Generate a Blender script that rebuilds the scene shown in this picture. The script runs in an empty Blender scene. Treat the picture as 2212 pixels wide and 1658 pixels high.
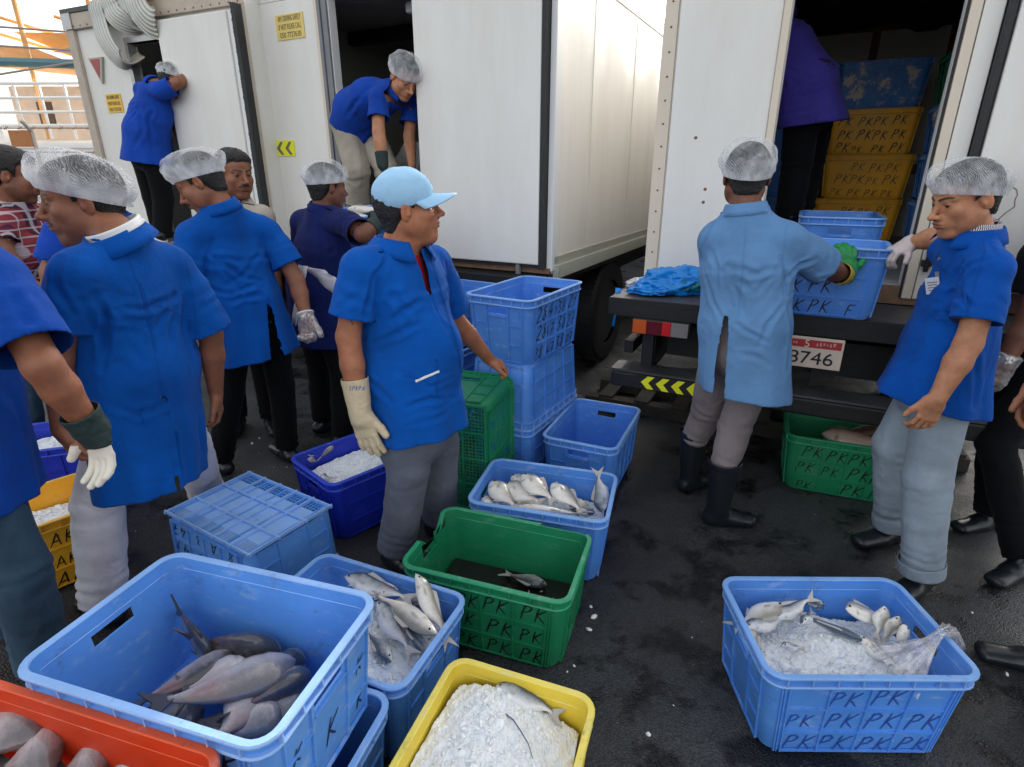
import bpy, math, random, time
import numpy as np
from mathutils import Vector, Matrix, Euler
from mathutils.bvhtree import BVHTree
T0 = time.time()
rnd = random.Random(7)
scene = bpy.context.scene
COL = scene.collection
# ---------------------------------------------------------------- camera
CH = 1.62                       # eye height of the photographer, metres
FPX, PCX, PCY = 1230.0, 1106.0, 829.0
PT = math.atan(458 / FPX)       # pitch below the horizon
SP, CP = math.sin(PT), math.cos(PT)
cam_d = bpy.data.cameras.new('camera')
cam_d.sensor_width = 36.0
cam_d.lens = 36.0 * FPX / 2212.0
cam_d.clip_start = 0.05
cam_d.clip_end = 3000
cam = bpy.data.objects.new('camera', cam_d)
COL.objects.link(cam)
cam.location = (0, 0, CH)
cam.rotation_euler = (math.pi / 2 - PT, 0, 0)
scene.camera = cam

def ray(x, y):
    X = (x - PCX) / FPX; Y = (y - PCY) / FPX
    return np.array((X, CP - Y * SP, -SP - Y * CP))
def P(x, y, d):
    """point seen at photo position (x, y), d metres in front of the photographer"""
    r = ray(x, y); t = d / r[1]
    return np.array((r[0] * t, d, CH + r[2] * t))
def PH(x, y, h):
    """point seen at photo position (x, y) at height h above the ground"""
    r = ray(x, y); t = (h - CH) / r[2]
    return np.array((r[0] * t, r[1] * t, h))

# ---------------------------------------------------------------- tagging
def tag(o, label=None, cat=None, group=None, kind=None):
    if label: o['label'] = label
    if cat: o['category'] = cat
    if group: o['group'] = group
    if kind: o['kind'] = kind
    return o
def empty(name, loc=(0, 0, 0), rz=0, label=None, cat=None, group=None):
    o = bpy.data.objects.new(name, None)
    o.empty_display_size = 0.1
    COL.objects.link(o)
    o.location = Vector([float(v) for v in loc]); o.rotation_euler = (0, 0, rz)
    return tag(o, label, cat, group)
def mesh_obj(name, verts, faces, mat=None, parent=None, smooth=False, mats=None, fmat=None, auto=None):
    me = bpy.data.meshes.new(name)
    if isinstance(faces, np.ndarray) and faces.size:
        n = len(faces); k = faces.shape[1]
        me.vertices.add(len(verts)); me.vertices.foreach_set('co', np.asarray(verts, np.float32).ravel())
        me.loops.add(n * k); me.loops.foreach_set('vertex_index', faces.astype(np.int32).ravel())
        me.polygons.add(n); me.polygons.foreach_set('loop_start', np.arange(0, n * k, k, dtype=np.int32))
        me.update(calc_edges=True)
    else:
        me.from_pydata([tuple(float(c) for c in v) for v in verts], [], [tuple(int(i) for i in f) for f in faces])
    if mats:
        for m in mats: me.materials.append(m)
    elif mat: me.materials.append(mat)
    if fmat is not None: me.polygons.foreach_set('material_index', np.asarray(fmat, np.int32))
    me.validate()
    if smooth:
        me.polygons.foreach_set('use_smooth', [True] * len(me.polygons))
        if auto:
            try: me.set_sharp_from_angle(angle=math.radians(auto))
            except Exception: pass
    o = bpy.data.objects.new(name, me)
    COL.objects.link(o)
    if parent: o.parent = parent
    return o
def copy_tree(o, parent=None):
    c = o.copy(); COL.objects.link(c)
    if parent: c.parent = parent
    for ch in list(o.children): copy_tree(ch, c)
    return c

class MB:
    """collects simple shapes into one mesh"""
    def __init__(s): s.v = []; s.f = []; s.m = []; s.cm = 0
    def add(s, vs, fs):
        b = len(s.v); s.v += [tuple(float(c) for c in v) for v in vs]
        s.f += [tuple(b + i for i in f) for f in fs]; s.m += [s.cm] * len(fs)
    def box(s, c, d, rz=0, M=None):
        x, y, z = d[0] / 2, d[1] / 2, d[2] / 2
        pts = [Vector((sx * x, sy * y, sz * z)) for sz in (-1, 1) for sy in (-1, 1) for sx in (-1, 1)]
        R = M if M is not None else Matrix.Rotation(rz, 3, 'Z')
        pts = [R @ p + Vector(c) for p in pts]
        s.add(pts, [(0, 2, 3, 1), (4, 5, 7, 6), (0, 1, 5, 4), (2, 6, 7, 3), (0, 4, 6, 2), (1, 3, 7, 5)])
    def bbox(s, a, b):
        s.box([(a[i] + b[i]) / 2 for i in range(3)], [abs(b[i] - a[i]) for i in range(3)])
    def tube(s, pts, r, n=8, caps=True):
        pts = [Vector([float(q) for q in p]) for p in pts]
        rs = r if isinstance(r, (list, tuple)) else [r] * len(pts)
        rings = []
        up = None
        for i, p in enumerate(pts):
            d = (pts[min(i + 1, len(pts) - 1)] - pts[max(i - 1, 0)]).normalized()
            if up is None:
                up = Vector((0, 0, 1)) if abs(d.z) < .9 else Vector((1, 0, 0))
            a = d.cross(up).normalized(); b = a.cross(d).normalized(); up = b
            rings.append([p + (a * math.cos(t) + b * math.sin(t)) * rs[i] for t in [2 * math.pi * k / n for k in range(n)]])
        s.loft(rings, caps)
    def loft(s, rings, caps=True, closed=True):
        n = len(rings[0]); vs = [v for r in rings for v in r]; fs = []
        for i in range(len(rings) - 1):
            for k in range(n if closed else n - 1):
                k2 = (k + 1) % n
                fs.append((i * n + k, i * n + k2, (i + 1) * n + k2, (i + 1) * n + k))
        if caps:
            fs.append(tuple(range(n))[::-1]); fs.append(tuple((len(rings) - 1) * n + k for k in range(n)))
        s.add(vs, fs)
    def build(s, name, mat=None, parent=None, smooth=False, mats=None, auto=None, bevel=0):
        o = mesh_obj(name, s.v, s.f, mat, parent, smooth, mats, s.m if mats else None, auto)
        if bevel:
            b = o.modifiers.new('bevel', 'BEVEL'); b.width = bevel; b.segments = 2; b.limit_method = 'ANGLE'
        return o

# ---------------------------------------------------------------- materials
class NT:
    def __init__(s, name):
        s.m = bpy.data.materials.new(name); s.m.use_nodes = True
        s.t = s.m.node_tree; s.t.nodes.clear()
        s.out = s.n('ShaderNodeOutputMaterial')
    def n(s, t, **k):
        x = s.t.nodes.new(t)
        for a, v in k.items(): setattr(x, a, v)
        return x
    def l(s, a, b): s.t.links.new(a, b)
    def val(s, sock, v):
        if hasattr(v, 'is_linked') or hasattr(v, 'links'): s.l(v, sock)
        else: sock.default_value = v
    def bsdf(s, col=(.5, .5, .5), rough=.5, **k):
        b = s.n('ShaderNodeBsdfPrincipled')
        s.val(b.inputs['Base Color'], col if not isinstance(col, tuple) else (*col[:3], 1))
        s.val(b.inputs['Roughness'], rough)
        for a, v in k.items(): s.val(b.inputs[a], v)
        s.l(b.outputs[0], s.out.inputs[0]); s.b = b
        return b
    def co(s, kind='Object'):
        if not hasattr(s, '_tc'): s._tc = s.n('ShaderNodeTexCoord')
        return s._tc.outputs[kind]
    def map(s, vec, scale=(1, 1, 1), rot=(0, 0, 0), loc=(0, 0, 0)):
        m = s.n('ShaderNodeMapping'); s.l(vec, m.inputs[0])
        m.inputs['Scale'].default_value = scale; m.inputs['Rotation'].default_value = rot; m.inputs['Location'].default_value = loc
        return m.outputs[0]
    def noise(s, vec=None, scale=5, detail=4, rough=.55, dist=0):
        x = s.n('ShaderNodeTexNoise'); x.inputs['Scale'].default_value = scale; x.inputs['Detail'].default_value = detail
        x.inputs['Roughness'].default_value = rough; x.inputs['Distortion'].default_value = dist
        s.l(vec if vec is not None else s.co(), x.inputs['Vector'])
        return x.outputs['Fac']
    def voro(s, vec=None, scale=5, feature='F1', out='Distance'):
        x = s.n('ShaderNodeTexVoronoi', feature=feature); x.inputs['Scale'].default_value = scale
        s.l(vec if vec is not None else s.co(), x.inputs['Vector'])
        return x.outputs[out]
    def wave(s, vec, scale=5, dist=0, typ='BANDS', d='X', detail=2):
        x = s.n('ShaderNodeTexWave', wave_type=typ); x.bands_direction = d
        x.inputs['Scale'].default_value = scale; x.inputs['Distortion'].default_value = dist; x.inputs['Detail'].default_value = detail
        s.l(vec, x.inputs['Vector']); return x.outputs['Fac']
    def ramp(s, fac, stops, interp='LINEAR'):
        r = s.n('ShaderNodeValToRGB'); cr = r.color_ramp; cr.interpolation = interp
        while len(cr.elements) < len(stops): cr.elements.new(.5)
        for e, (p, c) in zip(cr.elements, stops):
            e.position = p; e.color = (c, c, c, 1) if not isinstance(c, tuple) else (*c[:3], 1)
        s.l(fac, r.inputs[0]); return r.outputs[0]
    def mix(s, fac, a, b, typ='MIX'):
        x = s.n('ShaderNodeMix', data_type='RGBA', blend_type=typ)
        s.val(x.inputs[0], fac)
        s.val(x.inputs[6], a if not isinstance(a, tuple) else (*a[:3], 1)); s.val(x.inputs[7], b if not isinstance(b, tuple) else (*b[:3], 1))
        return x.outputs[2]
    def math(s, op, a, b=0.0):
        x = s.n('ShaderNodeMath', operation=op); s.val(x.inputs[0], a); s.val(x.inputs[1], b); return x.outputs[0]
    def bump(s, h, strength=.3, dist=.01, normal=None):
        x = s.n('ShaderNodeBump'); x.inputs['Strength'].default_value = strength; x.inputs['Distance'].default_value = dist
        s.l(h, x.inputs['Height'])
        if normal: s.l(normal, x.inputs['Normal'])
        s.l(x.outputs[0], s.b.inputs['Normal']); return x.outputs[0]
    def attr(s, name):
        x = s.n('ShaderNodeAttribute'); x.attribute_name = name; return x.outputs['Color']

def mat_cloth(name, col, rough=.85, var=.2, stain=None, weave=900, wr=.55, stripes=None, plaid=False):
    t = NT(name)
    big = t.noise(scale=4.5, detail=5)
    c1 = tuple(min(1, c * (1 + var)) for c in col); c2 = tuple(c * (1 - var) for c in col)
    base = t.mix(t.ramp(big, [(.3, 0.), (.7, 1.)]), c2, c1)
    if stain:
        s = t.ramp(t.noise(scale=7, detail=8, rough=.7), [(stain[1], 0.), (stain[1] + .06, 1.)])
        base = t.mix(s, base, stain[0])
    if stripes:
        w = t.wave(t.map(t.co(), rot=stripes[3]), scale=stripes[1])
        base = t.mix(t.ramp(w, [(stripes[2], 0.), (stripes[2] + .08, 1.)]), base, stripes[0])
    if plaid:
        sx = t.n('ShaderNodeSeparateXYZ'); t.l(t.map(t.co(), rot=(0, 0, .5)), sx.inputs[0])
        def band(ch, f, a, ph=0.): return t.ramp(t.math('SINE', t.math('ADD', t.math('MULTIPLY', sx.outputs[ch], f), ph)), [(a, 0.), (min(1, a + .08), 1.)])
        w1, w2, w3, w4 = band(0, 150., .80), band(2, 150., .80), band(0, 75., .35, 1.), band(2, 75., .35, 1.)
        base = t.mix(t.math('MULTIPLY', w3, .85), base, (.02, .02, .05)); base = t.mix(t.math('MULTIPLY', w4, .6), base, (.26, .02, .03))
        base = t.mix(t.math('MULTIPLY', w1, .65), base, (.6, .58, .6)); base = t.mix(t.math('MULTIPLY', w2, .65), base, (.6, .58, .6))
    t.bsdf(base, rough)
    t.b.inputs['Sheen Weight'].default_value = .04
    t.b.inputs['Sheen Roughness'].default_value = .5
    t.b.inputs['Specular IOR Level'].default_value = .14
    h1 = t.noise(scale=38, detail=4, rough=.6)
    h2 = t.noise(scale=weave, detail=1)
    n1 = t.bump(h1, wr, .006); t.bump(h2, .25, .0008, n1)
    return t.m
def mat_plain(name, col, rough=.5, metal=0, var=.1, vs=6, bump=0, bs=30, spec=.5):
    t = NT(name)
    c1 = tuple(min(1, c * (1 + var)) for c in col); c2 = tuple(c * (1 - var) for c in col)
    t.bsdf(t.mix(t.noise(scale=vs, detail=5), c2, c1), rough, Metallic=metal)
    t.b.inputs['Specular IOR Level'].default_value = spec
    if bump: t.bump(t.noise(scale=bs, detail=5), bump, .01)
    return t.m
def mat_plastic(name, col, scuff=(.55, .62, .72), dirt=(.02, .03, .04), amt=.5, rough=.45):
    t = NT(name); o = t.co()
    big = t.noise(scale=3.2, detail=4)
    base = t.mix(t.ramp(big, [(.3, 0.), (.7, 1.)]), tuple(c * .86 for c in col), tuple(min(1, c * 1.12) for c in col))
    sc = t.ramp(t.noise(t.map(o, scale=(1, 1, 2.5)), scale=11, detail=10, rough=.75), [(.54, 0.), (.66, 1.)])
    base = t.mix(t.math('MULTIPLY', sc, amt * .35), base, scuff)
    d1 = t.ramp(t.noise(t.map(o, loc=(3, 1, 2)), scale=6.5, detail=12, rough=.8), [(.57, 0.), (.68, 1.)])
    base = t.mix(t.math('MULTIPLY', d1, amt * .55), base, dirt)
    scr = t.ramp(t.noise(t.map(o, scale=(5, 5, 45), rot=(.4, .7, .2)), scale=4, detail=6, rough=.8), [(.63, 0.), (.66, 1.)])
    base = t.mix(t.math('MULTIPLY', scr, amt * .5), base, dirt)
    r = t.ramp(t.noise(o, scale=9, detail=6), [(.3, rough - .12), (.7, rough + .15)])
    t.bsdf(base, r)
    t.b.inputs['Subsurface Weight'].default_value = .0
    t.bump(t.noise(scale=26, detail=7, rough=.65), .12, .004)
    return t.m
def mat_skin(name, col):
    t = NT(name)
    a = t.attr('Col')
    v = t.ramp(t.noise(scale=22, detail=6, rough=.65), [(.3, (.74, .70, .68)), (.7, (1.14, 1.12, 1.10))])
    c = t.mix(1.0, a, v, 'MULTIPLY'); c = t.mix(1.0, c, tuple(col), 'MULTIPLY')
    t.bsdf(c, t.ramp(t.noise(scale=60, detail=3), [(.3, .48), (.7, .66)]))
    t.b.inputs['Subsurface Weight'].default_value = .10
    t.b.inputs['Subsurface Radius'].default_value = (.012, .005, .003)
    t.b.inputs['Subsurface Scale'].default_value = .6
    t.bump(t.noise(scale=260, detail=4), .35, .0016)
    return t.m

M = {}
M['white_paint'] = mat_plain('white_paint', (.80, .80, .79), .45, var=.03, vs=2)
def mat_truck(name, col=(.82, .80, .755)):
    t = NT(name); o = t.co()
    grime = t.ramp(t.noise(t.map(o, scale=(1, 1, .25)), scale=2.2, detail=9, rough=.65), [(.42, 0.), (.75, 1.)])
    base = t.mix(t.math('MULTIPLY', grime, .42), col, (.55, .50, .43))
    sp = t.ramp(t.noise(t.map(o, loc=(5, 2, 1)), scale=9, detail=12, rough=.85), [(.655, 0.), (.69, 1.)])
    base = t.mix(t.math('MULTIPLY', sp, .5), base, (.25, .17, .11))
    low = t.ramp(t.noise(t.map(o, scale=(14, 14, .5)), scale=2, detail=5), [(.52, 0.), (.7, 1.)])
    base = t.mix(t.math('MULTIPLY', low, .035), base, (.42, .39, .34))
    t.bsdf(base, t.ramp(t.noise(scale=3, detail=4), [(.3, .38), (.7, .55)]))
    t.bump(t.noise(scale=1.6, detail=3), .12, .02)
    return t.m
M['truck'] = mat_truck('truck_panel')
M['truck_warm_light'] = mat_truck('truck_edge_warm_light', (.72, .62, .50))  # beige trim: warm light on the edges baked into the colour
M['truck_in'] = mat_plain('truck_inside', (.70, .68, .64), .6, var=.15, vs=3)
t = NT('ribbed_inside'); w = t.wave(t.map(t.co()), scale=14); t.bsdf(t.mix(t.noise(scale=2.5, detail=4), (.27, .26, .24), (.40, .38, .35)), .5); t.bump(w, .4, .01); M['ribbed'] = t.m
M['alu'] = mat_plain('aluminium_trim', (.42, .42, .42), .38, metal=.7, var=.18, vs=14, bump=.1)
M['alu_grey'] = mat_plain('grey_frame', (.20, .20, .215), .5, metal=.2, var=.2, vs=10)
M['black_metal'] = mat_plain('black_chassis', (.007, .007, .008), .6, var=.4, vs=8, bump=.3)
M['rubber'] = mat_plain('rubber', (.009, .009, .010), .62, var=.25, vs=20, bump=.15)
M['gasket'] = mat_plain('gasket', (.02, .02, .022), .6, var=.3, vs=20, bump=.4, bs=40)
M['boot'] = mat_plain('boot_rubber', (.011, .014, .018), .32, var=.3, vs=9, bump=.15, bs=18)
M['wood'] = mat_plain('brown_batten', (.24, .105, .035), .6, var=.35, vs=9, bump=.2)
M['rust'] = mat_plain('rusty_board', (.22, .13, .08), .8, var=.45, vs=18, bump=.5)
M['ink'] = mat_plain('marker_ink', (.012, .02, .07), .5, var=.1)
M['ink_black'] = mat_plain('black_ink', (.012, .012, .014), .5, var=.1)
M['ink_blue'] = mat_plain('blue_ink', (.025, .085, .40), .5, var=.1)
M['yellow_sticker'] = mat_plain('yellow_sticker', (.80, .60, .16), .5, var=.06)
M['yellow_bright'] = mat_plain('yellow_reflective', (.85, .85, .02), .35, var=.04)
M['text_grey'] = mat_plain('print_grey', (.16, .13, .10), .6)
M['red_refl'] = mat_plain('red_reflector', (.34, .03, .035), .3, var=.2, vs=50)
M['hair'] = mat_plain('black_hair', (.011, .009, .008), .5, var=.4, vs=90, bump=.9, bs=160)
# ---------------------------------------------------------------- more materials
C_BLUE = (.080, .265, .74); C_ROYAL = (.012, .035, .50); C_GREEN = (.010, .22, .095); C_YEL = (.82, .60, .05); C_ORY = (.92, .44, .02); C_RED = (.62, .055, .012)
M['blue'] = mat_plastic('blue_plastic', C_BLUE, amt=.85, dirt=(.05, .055, .07))
M['blue_lit'] = mat_plastic('blue_plastic_worn', (.105, .315, .78), amt=1.0, dirt=(.10, .09, .10))  # paler blue with heavier scuffs and dirt
M['royal'] = mat_plastic('royal_plastic', C_ROYAL, amt=.25, scuff=(.2, .3, .7))
M['green'] = mat_plastic('green_plastic', C_GREEN, scuff=(.3, .5, .4), amt=.45)
M['yellow'] = mat_plastic('yellow_plastic', C_YEL, scuff=(.8, .72, .4), dirt=(.25, .13, .03), amt=.35)
M['ochre'] = mat_plastic('ochre_plastic', C_ORY, scuff=(.8, .6, .3), dirt=(.1, .05, .02), amt=.6)
M['red'] = mat_plastic('red_plastic', C_RED, scuff=(.7, .25, .15), amt=.35)
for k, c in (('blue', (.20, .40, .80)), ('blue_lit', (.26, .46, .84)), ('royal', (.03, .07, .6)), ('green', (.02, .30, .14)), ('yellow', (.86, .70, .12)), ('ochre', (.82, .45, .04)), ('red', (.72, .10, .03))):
    M[k + '_rim'] = mat_plastic(k + '_rim', c, amt=.75)
t = NT('stained_blue'); o_ = t.co()
t.bsdf(t.mix(t.ramp(t.noise(scale=9, detail=9, rough=.7), [(.54, 0.), (.60, 1.)]), (.05, .20, .52), (.62, .54, .47)), .5); M['blue_stained'] = t.m
def mat_ice():
    t = NT('ice')
    n = t.noise(scale=30, detail=6)
    t.bsdf(t.mix(t.ramp(n, [(.3, 0.), (.7, 1.)]), (.86, .92, .95), (.97, .98, .99)), .34)
    t.b.inputs['IOR'].default_value = 1.31
    t.b.inputs['Subsurface Weight'].default_value = .25
    t.b.inputs['Subsurface Radius'].default_value = (.03, .035, .04); t.b.inputs['Subsurface Scale'].default_value = .6
    t.b.inputs['Transmission Weight'].default_value = .0
    t.bump(t.noise(scale=90, detail=5), .35, .004)
    return t.m
M['ice'] = mat_ice()
def mat_fish(name, back, belly, blood=.0, spots=.3):
    t = NT(name)
    a = t.n('ShaderNodeAttribute'); a.attribute_name = 'Col'
    s = t.n('ShaderNodeSeparateColor'); t.l(a.outputs['Color'], s.inputs[0])
    n = t.noise(scale=14, detail=7, rough=.7)
    f = t.math('ADD', s.outputs[0], t.math('MULTIPLY', t.math('SUBTRACT', n, .5), .55))
    c = t.mix(t.ramp(f, [(.34, 0.), (.80, 1.)]), belly, back)
    v = t.ramp(t.voro(scale=160), [(0., .75), (.5, 1.1)])
    c = t.mix(.5, c, v, 'MULTIPLY')
    pk = t.ramp(t.noise(t.map(t.co(), loc=(2, 3, 4)), scale=9, detail=5), [(.55, 0.), (.72, 1.)])
    c = t.mix(t.math('MULTIPLY', pk, .25 + blood), c, (.50, .16, .13))
    c = t.mix(s.outputs[1], c, (.01, .01, .012))
    t.bsdf(c, .24)
    t.b.inputs['Specular IOR Level'].default_value = .6
    t.b.inputs['Coat Weight'].default_value = .4; t.b.inputs['Coat Roughness'].default_value = .12
    t.bump(t.voro(scale=190), .22, .002)
    return t.m
M['fish_white'] = mat_fish('white_fish_skin', (.26, .24, .20), (.80, .76, .68))
M['fish_grey'] = mat_fish('grey_fish_skin', (.055, .055, .065), (.60, .53, .52), .12)
M['fish_silver'] = mat_fish('silver_fish_skin', (.06, .09, .13), (.72, .72, .72))
M['fin'] = mat_plain('dark_fin', (.06, .055, .055), .3, var=.4, vs=25)
M['fish_pale'] = mat_fish('pale_mauve_fish_skin', (.13, .12, .125), (.50, .455, .46), .02)
M['fin_light'] = mat_plain('pale_fin', (.46, .43, .40), .3, var=.3, vs=25)
M['eye'] = mat_plain('fish_eye', (.02, .02, .02), .1)

# ---------------------------------------------------------------- handwriting
GL = {  # strokes on a 1 x 1.5 letter box
 'P': [[(.1, 0), (.18, 1.5)], [(.05, 1.3), (.5, 1.5), (.8, 1.25), (.6, .9), (.2, .75)]],
 'K': [[(.15, 0), (.2, 1.5)], [(.85, 1.45), (.2, .75), (.9, .05)]],
 'A': [[(0, 0), (.45, 1.45), (.9, 0)], [(.2, .5), (.75, .55)]],
 'S': [[(.85, 1.3), (.5, 1.5), (.15, 1.2), (.45, .8), (.8, .45), (.5, .02), (.05, .2)]],
 '2': [[(.05, 1.2), (.4, 1.5), (.75, 1.2), (.5, .7), (.05, .05), (.9, .1)]],
 '8': [[(.8, 1.25), (.4, 1.5), (.15, 1.15), (.7, .5), (.45, .02), (.1, .35), (.75, 1.1), (.8, 1.25)]],
 '4': [[(.5, 1.5), (.0, .55), (.8, .6)], [(.6, .95), (.5, 0)]],
 '7': [[(.05, 1.4), (.85, 1.5), (.35, 0)], [(.2, .75), (.7, .8)]],
 '3': [[(.1, 1.4), (.7, 1.4), (.35, .85), (.8, .5), (.45, .02), (.05, .2)]],
 'F': [[(.15, 0), (.2, 1.5), (.85, 1.5)], [(.2, .85), (.65, .9)]],
 '/': [[(.7, 1.5), (.1, 0)], [(.9, .9), (.5, .1)]],
}
def handwriting(text, h, w=.0028, seed=0, slant=.25, keep=1.0):
    """strokes as quads in the local x-z plane; y = 0"""
    r = random.Random(seed); vs = []; fs = []
    s = h / 1.5; x0 = 0
    for ch in text:
        if ch == ' ': x0 += .7; continue
        for st in GL.get(ch, []):
            if r.random() > keep: continue
            pts = []
            for i in range(len(st) - 1):
                for q in range(4):
                    u = q / 4
                    pts.append((st[i][0] * (1 - u) + st[i + 1][0] * u, st[i][1] * (1 - u) + st[i + 1][1] * u))
            pts.append(st[-1])
            pts = [((x0 + p[0] + p[1] * slant + r.uniform(-.02, .02)) * s, (p[1] + r.uniform(-.03, .03)) * s) for p in pts]
            b = len(vs); n = len(pts)
            for i, p in enumerate(pts):
                a = pts[max(i - 1, 0)]; c = pts[min(i + 1, n - 1)]
                dx, dz = c[0] - a[0], c[1] - a[1]; l = math.hypot(dx, dz) or 1
                ww = w * (.6 + .6 * math.sin(math.pi * (i + .5) / n)) * r.uniform(.8, 1.1)
                vs.append((p[0] - dz / l * ww, 0, p[1] + dx / l * ww)); vs.append((p[0] + dz / l * ww, 0, p[1] - dx / l * ww))
            for i in range(n - 1): fs.append((b + 2 * i, b + 2 * i + 1, b + 2 * i + 3, b + 2 * i + 2))
        x0 += 1.15
    return vs, fs, x0 * s

# ---------------------------------------------------------------- crates
def rr_loop(L, W, r, z, hx, nc=5):
    """rounded rectangle with fixed points; returns loop points and the index of the two points bounding each end handle"""
    pts = []
    xs = [-L / 2 + r, -L / 6, L / 6, L / 2 - r]
    ys = [-W / 2 + r, -hx, hx, W / 2 - r]
    for x in xs: pts.append((x, -W / 2))
    for k in range(1, nc): a = -math.pi / 2 + math.pi / 2 * k / nc; pts.append((L / 2 - r + r * math.cos(a), -W / 2 + r + r * math.sin(a)))
    h1 = len(pts) + 1
    for y in ys: pts.append((L / 2, y))
    for k in range(1, nc): a = math.pi / 2 * k / nc; pts.append((L / 2 - r + r * math.cos(a), W / 2 - r + r * math.sin(a)))
    for x in xs[::-1]: pts.append((x, W / 2))
    for k in range(1, nc): a = math.pi / 2 + math.pi / 2 * k / nc; pts.append((-L / 2 + r + r * math.cos(a), W / 2 - r + r * math.sin(a)))
    h2 = len(pts) + 1
    for y in ys[::-1]: pts.append((-L / 2, y))
    for k in range(1, nc): a = math.pi + math.pi / 2 * k / nc; pts.append((-L / 2 + r + r * math.cos(a), -W / 2 + r + r * math.sin(a)))
    return [(x, y, z) for x, y in pts], h1, h2
def make_crate(name, loc, yaw, mat, L=.60, W=.41, H=.32, label='', group=None, taper=.91, text=None, ink='ink', cells=4, rows=3,
               lattice=False, broken=False, rot=None, inkw=.0028, seed=1, text_sides=('f', 'b'), keep=.9, stain=False, ends_text=None):
    root = empty(name, loc, yaw, label, 'crate', group)
    if rot: root.rotation_euler = rot
    base = mat
    m_shell = M['blue_stained'] if stain else M[mat]
    m_rim = M[mat + '_rim']
    r = .045; th = .006; hz0, hz1 = H - .085, H - .052; hx = .055
    def dims(z): k = taper + (1 - taper) * z / H; return (L - .02) * k, (W - .02) * k
    zs = [0.0, .03, H * .35, H * .6, hz0, hz1, H - .02, H - .002]
    mb = MB()
    outer = []; inner = []
    for i, z in enumerate(zs):
        l_, w_ = dims(z); rr = r if i else r
        o_, h1, h2 = rr_loop(l_ - (.02 if i == 0 else 0), w_ - (.02 if i == 0 else 0), rr, z, hx)
        i_, _, _ = rr_loop(l_ - 2 * th, w_ - 2 * th, rr - .004, max(z, .008), hx)
        if broken and i >= 6:
            rb = random.Random(3)
            for lp in (o_, i_):
                for k, p in enumerate(lp):
                    x, y, zz = p
                    if x < -L * .42 and -.05 < y < .075: lp[k] = (x, y, zz - .10)
        outer.append(o_); inner.append(i_)
    n = len(outer[0]); nz = len(zs)
    vs = [p for lp in outer for p in lp] + [p for lp in inner for p in lp]
    I = lambda s, i, k: (s * nz + i) * n + k % n
    fs = []
    for i in range(nz - 1):
        for k in range(n):
            hole = i == 4 and k in (h1, h2)
            if not hole:
                fs.append((I(0, i, k), I(0, i, k + 1), I(0, i + 1, k + 1), I(0, i + 1, k)))
                fs.append((I(1, i, k + 1), I(1, i, k), I(1, i + 1, k), I(1, i + 1, k + 1)))
            else:
                a, b = k, k + 1
                fs += [(I(0, i, a), I(0, i, b), I(1, i, b), I(1, i, a)), (I(0, i + 1, b), I(0, i + 1, a), I(1, i + 1, a), I(1, i + 1, b)),
                       (I(0, i, b), I(0, i + 1, b), I(1, i + 1, b), I(1, i, b)), (I(0, i + 1, a), I(0, i, a), I(1, i, a), I(1, i + 1, a))]
    for k in range(n): fs.append((I(0, nz - 1, k), I(0, nz - 1, k + 1), I(1, nz - 1, k + 1), I(1, nz - 1, k)))
    if not lattice:
        fs.append(tuple(I(0, 0, k) for k in range(n))[::-1]); fs.append(tuple(I(1, 0, k) for k in range(n)))
    mb.add(vs, fs)
    # ribs on the outside
    rb = .006
    def rib(p0, p1, wdt, nrm, out=rb):
        p0 = Vector(p0); p1 = Vector(p1); nrm = Vector(nrm); d = (p1 - p0).normalized(); sd = d.cross(nrm).normalized() * wdt / 2
        b0 = -nrm * .003; f0 = nrm * out
        mb.add([p0 - sd + b0, p0 + sd + b0, p0 + sd + f0, p0 - sd + f0, p1 - sd + b0, p1 + sd + b0, p1 + sd + f0, p1 - sd + f0],
               [(0, 1, 2, 3), (7, 6, 5, 4), (0, 4, 5, 1), (1, 5, 6, 2), (2, 6, 7, 3), (3, 7, 4, 0)])
    zt = H - .036
    def side(fn, ln, us, zr):
        for u in us: rib(fn(u, .012), fn(u, zt), .005, fn.n)
        for z in zr: rib(fn(us[0], z), fn(us[-1], z), .005, fn.n, rb - .001)
    cellboxes = []
    for sgn in (-1, 1):
        def fn(u, z, sgn=sgn): l_, w_ = dims(z); return (u * l_ / 2, sgn * w_ / 2, z)
        fn.n = (0, sgn, -.05)
        us = [-.80 + 1.6 * k / cells for k in range(cells + 1)]
        side(fn, L, us, [.014] + [zt * k / rows for k in range(1, rows)] + [zt - .004])
        for e in (-.87, -.84, .84, .87): rib(fn(e, .012), fn(e, zt), .004, fn.n, .004)
        cellboxes.append((fn, us, sgn))
        def fe(u, z, sgn=sgn): l_, w_ = dims(z); return (sgn * l_ / 2, u * w_ / 2, z)
        fe.n = (sgn, 0, -.05)
        for u in (-.78, -.34, .34, .78): rib(fe(u, .012), fe(u, zt), .005 if abs(u) > .5 else .008, fe.n)
        for a, b in ((-.78, -.34), (.34, .78)):
            for z in [.014] + [zt * k / rows for k in range(1, rows)]: rib(fe(a, z), fe(b, z), .005, fe.n, rb - .001)
        rib(fe(-.34, .014), fe(.34, .014), .006, fe.n)
        rib(fe(-.30, hz0 - .012), fe(.30, hz0 - .012), .006, fe.n)
    if lattice:
        l_, w_ = dims(0); l_ -= .03; w_ -= .03; nx, ny = int(l_ / .017), int(w_ / .017)
        for i in range(nx + 1): mb.box((-l_ / 2 + l_ * i / nx, 0, .0045), (.0042, w_, .005))
        for i in range(ny + 1): mb.box((0, -w_ / 2 + w_ * i / ny, .0065), (l_, .0042, .005))
        for i in range(5): mb.box((-l_ / 2 + l_ * i / 4, 0, .002), (.009, w_ + .02, .010))
        for i in range(4): mb.box((0, -w_ / 2 + w_ * i / 3, .0025), (l_ + .02, .009, .012))
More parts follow.
